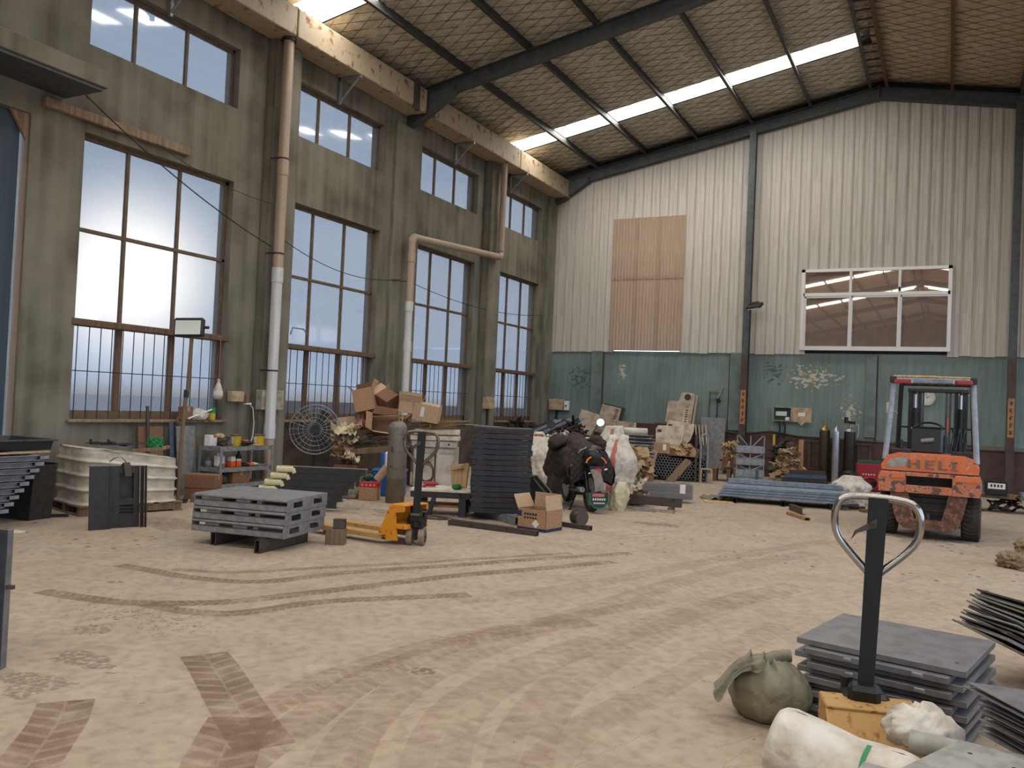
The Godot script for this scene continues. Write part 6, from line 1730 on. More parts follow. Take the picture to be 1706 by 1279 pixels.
func back_side() -> void:
	var gz := -21.78
	# --- sacks and heaps left of and behind the motorcycle
	sack("white woven sack standing between the dark tray stack and the motorcycle", V(-6.35, 0, -13.6), 0, 0.34, 0.98, "sack_white", 3, "", 0.8, V(-0.08, 0, 0))
	sack("second white woven sack, half hidden behind the dark tray stack", V(-6.75, 0, -14.15), 60, 0.33, 1.02, "sack_white", 13, "", 0.9, V(0, 0, 0))
	closed_box("small_carton", "small brown carton on the white sack by the dark tray stack", V(-6.42, 0.94, -13.62), 27, V(0.16, 0.08, 0.14), "card_dark")
	sheet_heap("film_heap", "heap of white packing film behind the motorcycle", "film", V(-6.75, 0, -15.3), 20, V(0.4, 0.9, 0.3), 22, Vector2(0.5, 0.4), ["foam_white", "sack_white"], 21, 0.1)
	sack("tall white sack with a red stripe right of the motorcycle", V(-5.0, 0, -13.55), 15, 0.31, 1.08, "sack_white", 5, "sack_red", 0.85, V(0.08, 0, -0.05))
	sack("cream sack standing right behind the motorcycle", V(-5.5, 0, -13.95), 50, 0.25, 1.0, "sack_cream", 6, "", 0.9, V(-0.1, 0, 0))
	sack("white sack with a pink edge at the motorcycle's handlebar", V(-5.78, 0, -15.4), 15, 0.3, 1.2, "sack_white", 9, "sack_red", 0.8, V(0.1, 0, 0))
	sack("small cream bag on the floor beside the motorcycle's tail", V(-4.4, 0, -12.25), 30, 0.13, 0.42, "sack_cream", 31, "", 0.8, V(0.04, 0, 0))
	sheet_heap("sack_bundle", "loose sack cloth on the floor under the striped sack", "sack", V(-4.5, 0, -13.15), 80, V(0.26, 0.2, 0.2), 8, Vector2(0.5, 0.4), ["sack_white", "plastic_cream"], 33, 0.06)
	sheet_heap("kraft_heap", "heap of crumpled kraft paper, the large one beside the striped sack", "paper", V(-5.05, 0, -14.75), 10, V(0.36, 0.7, 0.26), 16, Vector2(0.55, 0.42), ["kraft", "wood_pale", "card_light"], 35, 0.09)
	solo("wood_plank", K.new().box(V(0, 0.35, 0), V(0.14, 0.78, 0.03), V(-30, 10, -34), 0.004), "wood_grey", "grey plank sloping down in front of the end-on tubes", "plank", V(-4.45, 0.0, -15.4))
	# dark scrap with bright profiles in the corner
	var db := thing("scrap_table", "dark steel table heaped with scrap in the far corner", "table", V(-8.7, 0, -18.7), 27)
	part(db, "table_top", K.new().box(V(0, 0.8, 0), V(1.9, 0.05, 0.8), Vector3.ZERO, 0.004), "charcoal")
	for q in [[-0.9, -0.34], [0.9, -0.34], [-0.9, 0.34], [0.9, 0.34]]:
		part(db, "leg", K.new().box(V(q[0], 0.39, q[1]), V(0.06, 0.78, 0.06)), "charcoal")
	part(db, "skirt", K.new().box(V(0, 0.4, 0.36), V(1.86, 0.74, 0.02)), "charcoal")
	for i in 9:
		var a := 26.0
		solo("alu_profile", K.new().bar(cchan(0.06, 0.05, 0.006), V(-0.4, 0, 0), V(0.4, 0, 0)), "galv" if i % 3 else "charcoal", "aluminium profile, number %s from the front of the sloping scrap heap" % ["one", "two", "three", "four", "five", "six", "seven", "eight", "nine"][i], "profile", V(-8.75 + 0.085 * i, 1.0 + 0.012 * i, -18.42 - 0.075 * i), 27, "profiles on the scrap table").rotation_degrees.z = a
	sheet_heap("swarf_heap", "dark tangle of brown scrap strips on the scrap table", "scrap", V(-8.1, 0.83, -18.95), 20, V(0.4, 0.25, 0.28), 26, Vector2(0.5, 0.06), ["mill_steel", "charcoal", "steel_column"], 41, 0.05)
	sheet_heap("swarf_heap", "dark tangle of scrap strips behind the dark tray stack", "scrap", V(-9.3, 0.83, -18.4), 60, V(0.3, 0.25, 0.3), 26, Vector2(0.5, 0.06), ["charcoal", "steel_column", "mill_steel"], 43, 0.05)
	# --- covers and plates along the gable
	var p1 := thing("dash_plate", "beige moulded plate with a round hole leaning on the teal wall", "plate", V(-8.14, 0.84, -21.35), 0)
	p1.rotation_degrees = V(-10, 2, -10)
	var pk := K.new()
	pk.box(V(0, 0.45, 0), V(0.56, 0.62, 0.05), Vector3.ZERO, 0.015)
	pk.box(V(-0.14, 0.09, 0), V(0.28, 0.18, 0.05))
	pk.box(V(0.25, 0.09, 0), V(0.06, 0.18, 0.05))
	pk.box(V(0.1, 0.01, 0), V(0.3, 0.03, 0.05))
	part(p1, "body", pk, "plastic_beige")
	part(p1, "hole_rim", K.new().path(range(20).map(func(j): return V(0.1 + cos(TAU * j / 20.0) * 0.1, 0.11 + sin(TAU * j / 20.0) * 0.1, 0.02)), 0.018, 6, true), "plastic_beige")
	for i in 6:
		part(p1, "vent_slot", K.new().box(V(0.18, 0.7 - i * 0.05, 0.026), V(0.09, 0.02, 0.006)), "charcoal")
	part(p1, "back_frame", K.new().box(V(0.06, 0.44, -0.05), V(0.6, 0.72, 0.03), Vector3.ZERO, 0.005), "charcoal")
	closed_box("plastic_crate", "dark slatted box under the beige moulded plate", V(-7.95, 0, -21.2), 0, V(0.55, 0.84, 0.4), "charcoal")
	solo("grey_plate", K.new().box(V(0, 0.3, 0), V(0.5, 0.6, 0.03), V(-12, 0, -16), 0.006), "plastic_beige", "tilted beige plate behind the motorcycle's mirror", "plate", V(-8.35, 0.82, -20.6), 20)
	closed_box("storage_box", "grey box carrying the tilted beige plate", V(-8.4, 0, -20.55), 20, V(0.5, 0.8, 0.36), "charcoal")
	var mo := thing("housing_cover", "beige box-shaped plastic housing right of the moulded plate", "cover", V(-7.3, 0.66, -20.6), 24)
	part(mo, "shell", K.new().prism([Vector2(-0.26, 0), Vector2(0.2, 0), Vector2(0.26, 0.1), Vector2(0.26, 0.52), Vector2(-0.22, 0.56)], -0.14, 0.14), "plastic_beige")
	part(mo, "edge_lip", K.new().box(V(0.235, 0.3, 0.15), V(0.05, 0.46, 0.02), V(0, 0, 0), 0.006), "plastic_cream")
	closed_box("storage_box", "brown carton under the beige plastic housing", V(-7.3, 0, -20.6), 24, V(0.5, 0.66, 0.36), "card_dark")
	var tc := thing("machine_cover", "tall beige machine cover with a round hole, leaning on the teal wall", "cover", V(-6.1, 1.2, -21.3), 4)
	tc.rotation_degrees = V(-8, 6, -5)
	part(tc, "shell", K.new().prism([Vector2(-0.34, 0), Vector2(0.28, 0), Vector2(0.3, 0.76), Vector2(0.24, 0.82), Vector2(-0.03, 0.82), Vector2(-0.07, 0.76), Vector2(-0.09, 0.6), Vector2(-0.12, 0.57), Vector2(-0.32, 0.56), Vector2(-0.36, 0.5)], -0.06, 0.06), "plastic_beige")
	part(tc, "hole", K.new().tube(V(0.12, 0.7, 0.055), V(0.12, 0.7, 0.068), 0.085, 22), "black_paint")
	part(tc, "hole_rim", K.new().path(range(22).map(func(j): return V(0.12 + cos(TAU * j / 22.0) * 0.095, 0.7 + sin(TAU * j / 22.0) * 0.095, 0.06)), 0.014, 6, true), "plastic_cream")
	part(tc, "grille_frame", K.new().box(V(0.14, 0.22, 0.063), V(0.14, 0.4, 0.008), Vector3.ZERO, 0.003), "plastic_cream")
	for i in 6:
		part(tc, "grille_slot", K.new().box(V(0.15, 0.08 + i * 0.058, 0.069), V(0.07, 0.024, 0.004)), "print_dark")
	part(tc, "front_edge", K.new().box(V(-0.345, 0.27, 0.03), V(0.03, 0.5, 0.09), Vector3.ZERO, 0.01), "plastic_cream")
	part(tc, "side_return", K.new().box(V(0.33, 0.4, -0.05), V(0.06, 0.78, 0.12), Vector3.ZERO, 0.015), "plastic_beige")
	for i in 2:
		var cv := thing("machine_cover", ["cream curved machine cover below the tall beige one", "cream machine cover behind the curved one"][i], "cover", V(-6.12 + 0.12 * i, 0.62 + 0.1 * i, -20.7 - 0.3 * i), 14)
		cv.rotation_degrees = V(-14, 14, 4 - 8 * i)
		part(cv, "shell", K.new().prism([Vector2(-0.3, 0.04), Vector2(-0.1, 0.0), Vector2(0.16, -0.02), Vector2(0.26, 0.1), Vector2(0.32, 0.34), Vector2(0.32, 0.52), Vector2(-0.3, 0.56), Vector2(-0.36, 0.48), Vector2(-0.37, 0.12)], -0.05, 0.05), "plastic_cream")
		part(cv, "raised_field", K.new().prism([Vector2(-0.16, 0.06), Vector2(0.16, 0.04), Vector2(0.25, 0.3), Vector2(0.24, 0.46), Vector2(-0.16, 0.48)], 0.05, 0.065), "plastic_cream")
		part(cv, "hand_slot", K.new().box(V(-0.27, 0.42, 0.052), V(0.1, 0.07, 0.006)), "charcoal")
	for i in 4:
		solo("cover_rib", K.new().box(V(0, 0.24, 0), V(0.03, 0.5, 0.3), V(0, 0, 6), 0.006), "plastic_cream", "nested cream strip, %s of four beside the machine covers" % ["first", "second", "third", "last"][i], "strip", V(-5.62 + 0.085 * i, 0.72, -21.2), 10, "nested cream strips")
	closed_box("storage_box", "large brown carton under the machine covers", V(-5.95, 0, -20.95), 10, V(0.95, 0.6, 0.5), "card_dark")
	solo("leaning_sheet", K.new().box(V(0, 0.7, 0), V(0.62, 1.4, 0.02), V(-4, 0, 0), 0.004), "grey_steel", "grey-brown sheet leaning on the wall behind the nested strips", "panel", V(-5.3, 0, -21.5))
	# folded channels stacked
	for i in 9:
		solo("folded_channel", K.new().bar([Vector2(-0.18, 0.05), Vector2(-0.05, 0.0), Vector2(0.12, 0.0), Vector2(0.18, 0.05), Vector2(0.18, 0.058), Vector2(0.12, 0.008), Vector2(-0.05, 0.008), Vector2(-0.18, 0.058)], V(-0.42 - 0.02 * (i % 3), 0, 0), V(0.36 + 0.02 * (i % 4), 0, 0)), ["galv", "grey_steel", "grey_steel_light"][i % 3], "folded grey channel, %s from the bottom of the pile behind the kraft paper" % ["first", "second", "third", "fourth", "fifth", "sixth", "seventh", "eighth", "ninth"][i], "channel", V(-5.95, 0.36 + i * 0.072, -17.4), 30 + (i % 3) * 3, "folded channels behind the kraft paper")
	closed_box("storage_box", "low brown crate under the pile of folded channels", V(-5.95, 0, -17.4), 30, V(0.8, 0.35, 0.45), "card_dark")
	solo("film_roll", K.new().tube(V(-0.3, 0.07, 0), V(0.3, 0.07, 0), 0.07, 16), "foam_white", "white film roll on top of the folded channels", "roll", V(-6.0, 0.995, -17.45), 30)
	solo("wood_plank", K.new().box(V(0, 0.3, 0), V(0.16, 0.62, 0.02), V(-14, 0, -12), 0.003), "plastic_beige", "beige board leaning on the left of the end-on tubes", "board", V(-5.72, 0.06, -17.9), 20)
	# end-on tube bundle: 18 by 11 tubes seen by their open ends
	var tb := thing("tube_bundle", "bundle of round dark steel tubes seen end-on", "tube bundle", V(-5.3, 0, -18.35), 27)
	var tm := K.new()
	for q in 12:
		var a0 := TAU * q / 12.0
		var a1 := TAU * (q + 1) / 12.0
		var e0 := V(cos(a0), sin(a0), 0)
		var e1 := V(cos(a1), sin(a1), 0)
		tm.tri(e0 * 0.033, e1 * 0.033 + V(0, 0, -1.0), e0 * 0.033 + V(0, 0, -1.0), e0, e1, e0)
		tm.tri(e0 * 0.033, e1 * 0.033, e1 * 0.033 + V(0, 0, -1.0), e0, e1, e1)
		tm.quad(e0 * 0.033, e0 * 0.026, e1 * 0.026, e1 * 0.033)
		tm.tri(e0 * 0.026, e0 * 0.026 + V(0, 0, -0.5), e1 * 0.026 + V(0, 0, -0.5), -e0, -e0, -e1)
		tm.tri(e0 * 0.026, e1 * 0.026 + V(0, 0, -0.5), e1 * 0.026, -e0, -e1, -e1)
	var tmesh := tm.mesh()
	for r in 9:
		for c in 19:
			var x := -0.62 + c * 0.067 + (0.0335 if r % 2 else 0.0)
			var y := 0.09 + r * 0.058
			if r < 4 and x < -0.62 + (4 - r) * 0.07:
				continue
			if r == 8 and x > -0.1:
				continue
			var t := part(tb, "tube", tmesh, "grey_steel")
			t.position = V(x, y - 0.04 * (x + 0.62), rng.randf_range(-0.012, 0.012))
	part(tb, "cradle", K.new().box(V(0.04, 0.02, -0.2), V(1.3, 0.04, 0.08)).box(V(0.68, 0.3, -0.1), V(0.04, 0.58, 0.06)).box(V(0.68, 0.3, -0.8), V(0.04, 0.58, 0.06)), "mill_steel")
	var bc := closed_box("carton_box", "brown carton with a white label on top of the end-on tubes", V(-5.66, 0.585, -18.35), 27, V(0.36, 0.24, 0.3), "card")
	part(bc, "paper_label", K.new().box(V(0.06, 0.14, 0.152), V(0.07, 0.13, 0.003)), "paper_white")
	sheet_heap("kraft_heap", "yellow kraft paper lying on the end-on tubes", "paper", V(-5.15, 0.56, -18.5), 30, V(0.34, 0.16, 0.16), 12, Vector2(0.3, 0.2), ["kraft", "wood_pale"], 51, 0.05)
	solo("paper_roll", K.new().lathe([Vector2(0, 0), Vector2(0.085, 0), Vector2(0.1, 0.08), Vector2(0.085, 0.17), Vector2(0.04, 0.175), Vector2(0.04, 0.1), Vector2(0, 0.1)], 18), "kraft", "brown paper roll standing on the end-on tubes", "roll", V(-4.98, 0.55, -18.5))
	# loop-topped stand, hanging hoses
	var ls := thing("tube_stand", "tall loop of grey tube standing beside the end-on tubes", "stand", V(-4.74, 0, -18.55), 20)
	part(ls, "loop", K.new().path([V(-0.07, 0, 0), V(-0.07, 0.95, 0), V(-0.05, 1.03, 0), V(0.05, 1.06, 0), V(0.08, 1.0, 0), V(0.08, 0.0, 0)], 0.022, 8), "galv")
	part(ls, "post", K.new().box(V(-0.17, 0.52, 0), V(0.05, 1.04, 0.05), Vector3.ZERO, 0.005), "mill_steel")
	part(ls, "basket", K.new().box(V(0.05, 0.3, 0.08), V(0.24, 0.02, 0.2)).box(V(0.16, 0.15, 0.08), V(0.03, 0.3, 0.03)).box(V(-0.06, 0.15, 0.17), V(0.03, 0.3, 0.03)).box(V(0.16, 0.15, 0.17), V(0.03, 0.3, 0.03)), "wood_pale")
	sheet_heap("yellow_waste", "yellow packing waste in the red-brown crate", "waste", V(-4.4, 0.31, -19.58), 0, V(0.24, 0.5, 0.16), 18, Vector2(0.3, 0.22), ["kraft", "wood_pale"], 53, 0.08)
	var rx := thing("red_crate", "open red-brown crate behind the loop of tube", "crate", V(-4.35, 0.28, -19.6), 16)
	part(rx, "side", K.new().box(V(0, 0.14, 0.18), V(0.44, 0.28, 0.02)), "card_dark")
	part(rx, "side", K.new().box(V(0, 0.14, -0.18), V(0.44, 0.28, 0.02)), "card_dark")
	part(rx, "end", K.new().box(V(0.22, 0.14, 0), V(0.02, 0.28, 0.38)), "sack_red")
	part(rx, "end", K.new().box(V(-0.22, 0.14, 0), V(0.02, 0.28, 0.38)), "sack_red")
	part(rx, "base", K.new().box(V(0, 0.01, 0), V(0.44, 0.02, 0.38)), "card_dark")
	var dp := thing("wooden_pallet", "small dark wooden pallet under the red-brown crate", "pallet", V(-4.4, 0, -19.55), 10)
	for i in 5:
		part(dp, "deck_board", K.new().box(V(-0.32 + i * 0.16, 0.265, 0), V(0.12, 0.025, 0.6)), "wood_grey")
	for x in [-0.3, 0.0, 0.3]:
		part(dp, "stringer", K.new().box(V(x, 0.125, 0), V(0.08, 0.25, 0.6)), "wood_grey")
	var hs := thing("wall_hook", "hook rail with a black lamp cord hanging on the teal wall", "hook", V(-5.45, 2.0, gz))
	part(hs, "rail", K.new().box(V(0.12, 0.05, 0.06), V(0.3, 0.03, 0.04), V(0, 0, -4)), "wood_grey")
	part(hs, "lamp", K.new().tube(V(0.22, -0.1, 0.1), V(0.33, 0.18, 0.1), 0.03, 8), "galv")
	part(hs, "lamp_head", K.new().box(V(0.23, -0.16, 0.1), V(0.08, 0.1, 0.08), V(0, 0, 40), 0.01), "black_paint")
	part(hs, "cord", K.new().path([V(0.2, -0.16, 0.08), V(0.19, -0.6, 0.06), V(0.2, -1.1, 0.06), V(0.17, -1.5, 0.08)], 0.014, 6), "black_paint")
	part(hs, "cord", K.new().path([V(0.0, 0.05, 0.05), V(-0.02, -0.6, 0.05), V(-0.06, -1.3, 0.05)], 0.012, 6), "steel_column")
	# --- boxes on the wall
	var e1 := thing("switch_box", "beige switch box on the teal wall near the corner", "electrical box", V(-9.72, 1.42, gz))
	part(e1, "case", K.new().box(V(0.0, 0.14, 0.09), V(0.42, 0.3, 0.18), Vector3.ZERO, 0.01), "box_beige")
	part(e1, "side_switch", K.new().box(V(0.3, 0.12, 0.06), V(0.13, 0.26, 0.12), Vector3.ZERO, 0.01), "white_plastic")
	part(e1, "lever", K.new().box(V(0.3, 0.12, 0.13), V(0.03, 0.05, 0.03)), "black_paint")
	part(e1, "conduit", K.new().path([V(0.0, 0, 0.06), V(-0.02, -0.2, 0.05), V(-0.02, -0.4, 0.04)], 0.03, 8), "black_paint")
	var e2 := thing("fuse_box", "open grey fuse box with its door swung wide on the teal wall", "electrical box", V(-3.64, 1.4, gz))
	var ek := K.new()
	ek.box(V(0, 0.17, 0.01), V(0.44, 0.34, 0.015))
	ek.box(V(0, 0.335, 0.08), V(0.44, 0.015, 0.15))
	ek.box(V(0, 0.005, 0.08), V(0.44, 0.015, 0.15))
	ek.box(V(-0.215, 0.17, 0.08), V(0.015, 0.34, 0.15))
	ek.box(V(0.215, 0.17, 0.08), V(0.015, 0.34, 0.15))
	part(e2, "case", ek, "box_grey")
	part(e2, "back_plate", K.new().box(V(0, 0.17, 0.022), V(0.4, 0.3, 0.006)), "green_dark")
	part(e2, "breaker", K.new().box(V(-0.03, 0.18, 0.06), V(0.26, 0.11, 0.07), Vector3.ZERO, 0.008), "white_plastic")
	part(e2, "breaker", K.new().box(V(0.12, 0.06, 0.06), V(0.1, 0.08, 0.07), Vector3.ZERO, 0.008), "white_plastic")
	part(e2, "door", K.new().box(V(0.46, 0.165, 0.14), V(0.48, 0.35, 0.012), V(0, -8, 0), 0.003), "box_beige")
	part(e2, "door_label", K.new().box(V(0.46, 0.18, 0.148), V(0.17, 0.09, 0.002), V(0, -8, 0)), "paper_white")
	part(e2, "hanging_tag", K.new().prism([Vector2(-0.08, 0), Vector2(0.08, 0), Vector2(0, -0.09)], 0, 0.006, Transform3D(Basis(), V(0.46, -0.01, 0.15))), "box_beige")
	for x in [-0.08, 0.04]:
		part(e2, "conduit", K.new().path([V(x, 0, 0.06), V(x + 0.03, -0.2, 0.05), V(x - 0.01, -0.42, 0.05)], 0.018, 6), "black_paint")
	var ck := thing("wall_clock", "round white wall clock seen through the forklift cab", "clock", V(-0.46, 2.09, gz))
	part(ck, "rim", K.new().at(Vector3.ZERO, V(90, 0, 0)).lathe([Vector2(0.15, 0.0), Vector2(0.18, 0.005), Vector2(0.18, 0.04), Vector2(0.155, 0.045), Vector2(0.15, 0.02)], 32), "plastic_cream")
	part(ck, "face", K.new().at(Vector3.ZERO, V(90, 0, 0)).lathe([Vector2(0, 0.0), Vector2(0.155, 0.0), Vector2(0.155, 0.02), Vector2(0, 0.02)], 32), "clock_face")
	for i in 12:
		var a := TAU * i / 12.0
		part(ck, "hour_mark", K.new().box(V(sin(a) * 0.125, cos(a) * 0.125, 0.022), V(0.008, 0.026, 0.003), V(0, 0, -rad_to_deg(a))), "print_dark")
	part(ck, "hand", K.new().box(V(0.03, 0.02, 0.024), V(0.01, 0.09, 0.003), V(0, 0, -55)), "print_dark")
	part(ck, "hand", K.new().box(V(-0.01, 0.05, 0.026), V(0.007, 0.12, 0.003), V(0, 0, 12)), "print_dark")
	# --- floor stock in the middle
	var bt := thing("strapped_tubes", "bundle of square tubes in clear film on the floor", "tube bundle", V(-4.36, 0, -14.0), 22)
	for r in 4:
		for c in 4:
			part(bt, "tube", rtube(K.new(), V(-0.58, 0.1 + r * 0.06, -0.1 + c * 0.062), V(0.58, 0.1 + r * 0.06, -0.1 + c * 0.062), 0.058, 0.056, 0.004), "mill_steel" if r % 2 else "charcoal")
	for x in [-0.4, 0.4]:
		part(bt, "bearer", K.new().box(V(x, 0.034, 0), V(0.06, 0.066, 0.34)), "wood_grey")
	var fm := StandardMaterial3D.new()
	fm.resource_name = "clear_film"
	fm.transparency = BaseMaterial3D.TRANSPARENCY_ALPHA
	fm.albedo_color = Color(0.75, 0.76, 0.78, 0.25)
	fm.roughness = 0.12
	M.clear_film = fm
	part(bt, "film", K.new().box(V(0, 0.19, 0), V(1.19, 0.27, 0.3), Vector3.ZERO, 0.02), "clear_film")
	part(bt, "paper_tag", K.new().box(V(0.42, 0.24, 0.155), V(0.09, 0.15, 0.004)), "paper_white")
	solo("flat_bar", K.new().box(V(0, 0.1, 0), V(1.06, 0.14, 0.05), V(0, 0, 0), 0.004), "mill_steel", "flat brown steel beam on edge before the film-wrapped tubes", "beam", V(-4.13, 0.03, -12.85), 3)
	for i in 2:
		solo("timber_block", K.new().box(V(0, 0.03, 0), V(0.06, 0.056, 0.2)), "wood_grey", ["small timber under the left end of the flat brown beam", "small timber under the right end of the flat brown beam"][i], "block", V(-4.5 + 0.74 * i, 0, -12.86))
	solo("steel_rail", rtube(K.new(), V(-0.5, 0.022, 0), V(0.5, 0.022, 0), 0.045, 0.044, 0.004), "grey_steel_light", "thin pale square tube on the floor before the flat brown beam", "steel tube", V(-4.12, 0, -12.55), 2)
	for i in 4:
		solo("bent_strip", K.new().prism([Vector2(-0.1, 0), Vector2(-0.02, 0.05), Vector2(0.08, 0.02), Vector2(0.08, 0.026), Vector2(-0.02, 0.056), Vector2(-0.1, 0.006)], -0.22, 0.22), "olive_machine", "bent grey-green strip, %s of four right of the film-wrapped tubes" % ["first", "second", "third", "last"][i], "strip", V(-3.72 + 0.13 * i, 0.01 + 0.012 * i, -15.1 - 0.05 * i), 40, "bent strips on the floor")
	solo("cardboard_sheet", K.new().box(V(0, 0.006, 0), V(0.5, 0.01, 0.5), V(0, 20, 0)), "wood_pale", "brown cardboard sheet on the floor under the bent strips", "cardboard", V(-3.5, 0, -14.8))
	# long blue-grey trays on feet
	var q3 := ["lowest", "second", "third", "topmost"]
	for i in 3:
		solo("tube_sleeper", rtube(K.new(), V(0, 0.05, -0.5), V(0, 0.05, 0.5), 0.07, 0.1, 0.006), "charcoal", "dark square tube foot under the %s of the long blue-grey trays" % ["left end", "middle", "right end"][i], "sleeper", V(-3.32 + 0.78 * i, 0, -15.35 - 0.14 * i), 10, "feet under the blue-grey trays")
	for i in 4:
		var o := thing("long_tray", "long blue-grey folded tray, %s of the flat stack" % q3[i], "tray", V(-2.58 + 0.02 * i, 0.102 + 0.042 * i, -15.5 - 0.05 * i), 10 + i * 0.5, "long blue-grey trays")
		part(o, "plate", K.new().box(V(0, 0.03, 0), V(2.1, 0.006, 0.8), Vector3.ZERO, 0.001), "blue_steel")
		part(o, "front_flange", K.new().box(V(0, 0.018, 0.4), V(2.1, 0.034, 0.006)), "blue_steel")
		part(o, "front_lip", K.new().box(V(0, 0.003, 0.425), V(2.1, 0.005, 0.05)), "blue_steel")
		part(o, "back_flange", K.new().box(V(0, 0.018, -0.4), V(2.1, 0.034, 0.006)), "blue_steel")
	var bt2 := thing("long_tray", "narrow blue-grey channel lying on the back of the flat tray stack", "tray", V(-2.6, 0.27, -15.95), 11, "long blue-grey trays")
	part(bt2, "plate", K.new().box(V(0, 0.07, -0.05), V(1.95, 0.006, 0.2)), "blue_steel")
	part(bt2, "front_flange", K.new().box(V(0, 0.035, 0.05), V(1.95, 0.07, 0.006)), "blue_steel")
	part(bt2, "back_flange", K.new().box(V(0, 0.035, -0.15), V(1.95, 0.07, 0.006)), "blue_steel_dark")
	# pale blue-grey frames stacked with struts
	for i in 4:
		var y := [0.0, 0.17, 0.42, 0.68][i] as float
		var o := thing("steel_crate", "pale blue-grey steel frame, %s of the upright stack by the column" % q3[i], "steel frame", V(-3.88, y, -19.1), 18, "upright pale frames")
		part(o, "front_board", K.new().box(V(0, 0.08, 0.25), V(0.6, 0.16 if i < 2 else 0.14, 0.02), Vector3.ZERO, 0.004), "galv")
		part(o, "back_board", K.new().box(V(0, 0.08, -0.25), V(0.6, 0.16 if i < 2 else 0.14, 0.02), Vector3.ZERO, 0.004), "galv")
		for s in [-1, 1]:
			part(o, "side_board", K.new().box(V(s * 0.29, 0.08, 0), V(0.02, 0.14, 0.5)), "galv")
		if i >= 1:
			var hgt := 0.1 if i < 3 else 0.24
			for s in [-1, 1]:
				part(o, "strut", K.new().tube(V(s * 0.04, 0.15, 0.2), V(s * 0.26, 0.15 + hgt, 0.2), 0.014, 6), "galv")
				part(o, "post", K.new().box(V(s * 0.285, 0.15 + hgt / 2, 0.22), V(0.02, hgt, 0.03)), "galv")
			part(o, "post", K.new().box(V(0, 0.15 + hgt / 2, 0.2), V(0.02, hgt, 0.02)), "galv")
	solo("steel_upright", K.new().box(V(0, 0.17, 0), V(0.06, 0.36, 0.04), Vector3.ZERO, 0.004), "blue_steel_dark", "short dark upright standing before the pale frames", "post", V(-3.62, 0, -18.72), 18)
	# dark channels stepped, brown beam before them
	for i in 6:
		solo("dark_channel", K.new().bar(cchan(0.1, 0.075, 0.006), V(-0.55 + 0.07 * i, 0, 0), V(0.6 - 0.02 * i, 0, 0)), ["charcoal", "blue_steel_dark", "charcoal_red"][i % 3], "dark channel, %s in the stepped pile before the gas cylinders" % ["lowest", "second", "third", "fourth", "fifth", "topmost"][i], "channel", V(-2.6, 0.05 + i * 0.078, -17.6), 22, "stepped dark channels")
	solo("brown_beam", rtube(K.new(), V(-0.62, 0.09, 0), V(0.62, 0.09, 0), 0.12, 0.18, 0.008), "mill_steel", "thick brown box beam on the floor behind the blue-grey trays", "beam", V(-2.3, 0, -17.1), 22)
	sheet_heap("yellow_waste", "pale yellow wood waste heaped before the dark rack", "waste", V(-3.2, 0.0, -20.25), 20, V(0.36, 0.75, 0.2), 34, Vector2(0.5, 0.14), ["wood_pale", "kraft", "card_light"], 57, 0.04)
	sheet_heap("dark_waste", "dark strip waste heaped right of the pale frames", "waste", V(-3.55, 0.0, -20.9), 20, V(0.3, 0.9, 0.24), 24, Vector2(0.5, 0.12), ["charcoal", "steel_column", "green_dark"], 58, 0.04)
	solo("wood_post", K.new().box(V(0, 0.5, 0), V(0.11, 1.0, 0.05), V(-3, 0, 0), 0.004), "wood", "light brown wooden post standing before the dark rack", "post", V(-2.99, 0, -20.45), 10)
	solo("tool_handle", K.new().tube(V(0, 0, 0), V(0.0, 0.28, 0), 0.035, 10), "yellow_can", "yellow handle hanging on the brown wall band", "handle", V(-3.82, 0.78, gz + 0.06))
	var rk := thing("cylinder_rack", "dark steel rack behind the standing gas cylinders", "rack", V(-2.2, 0, -21.5))
	for x in [-0.75, -0.55, -0.35, 0.35, 0.6]:
		part(rk, "upright", K.new().box(V(x, 0.48, 0.0), V(0.06, 0.96, 0.05)), "steel_column")
	for y in [0.3, 0.95]:
		part(rk, "rail", K.new().box(V(-0.08, y, 0.03), V(1.5, 0.04, 0.03)), "steel_column")
	part(rk, "back_sheet", K.new().box(V(-0.08, 0.5, -0.05), V(1.45, 0.9, 0.02)), "steel_column")
	var cdat := [["brown-olive gas cylinder with a pale shoulder by the rack", -2.58, -21.2, 0.118, 1.36, "cyl_olive", "brass"], ["slim bright aluminium gas cylinder between two brown ones", -2.31, -21.05, 0.08, 1.34, "cyl_silver", "cyl_silver"], ["dark brown gas cylinder with a regulator at the rack", -2.03, -21.2, 0.125, 1.36, "cyl_brown", "cyl_silver"]]
	for c in cdat:
		var o := thing("gas_cylinder", c[0], "gas cylinder", V(c[1], 0, c[2]), 30, "gas cylinders at the rack")
		cyl_bottle(o, c[3], c[4], c[5], c[6], false)
		if c[1] > -2.1:
			part(o, "regulator", K.new().tube(V(-0.12, 1.46, 0.03), V(0.1, 1.44, 0.03), 0.03, 10).tube(V(-0.12, 1.42, 0.05), V(-0.12, 1.56, 0.05), 0.045, 12), "black_paint")
			part(o, "hose", K.new().path([V(0.1, 1.44, 0.03), V(0.17, 1.38, 0.06), V(0.18, 1.2, 0.06), V(0.15, 1.1, 0.05)], 0.012, 6), "plastic_cream")
	var wm := thing("welding_machine", "red welding machine with a coil of red cable", "welding machine", V(-1.5, 0, -19.9), 8)
	part(wm, "case", K.new().box(V(0, 0.3, 0), V(0.5, 0.58, 0.36), Vector3.ZERO, 0.015), "red_paint")
	part(wm, "top", K.new().box(V(0, 0.62, 0), V(0.46, 0.07, 0.3), Vector3.ZERO, 0.01), "green_dark")
	part(wm, "socket", K.new().box(V(0.12, 0.14, 0.185), V(0.16, 0.14, 0.02), Vector3.ZERO, 0.005), "black_paint")
	var wl := K.new()
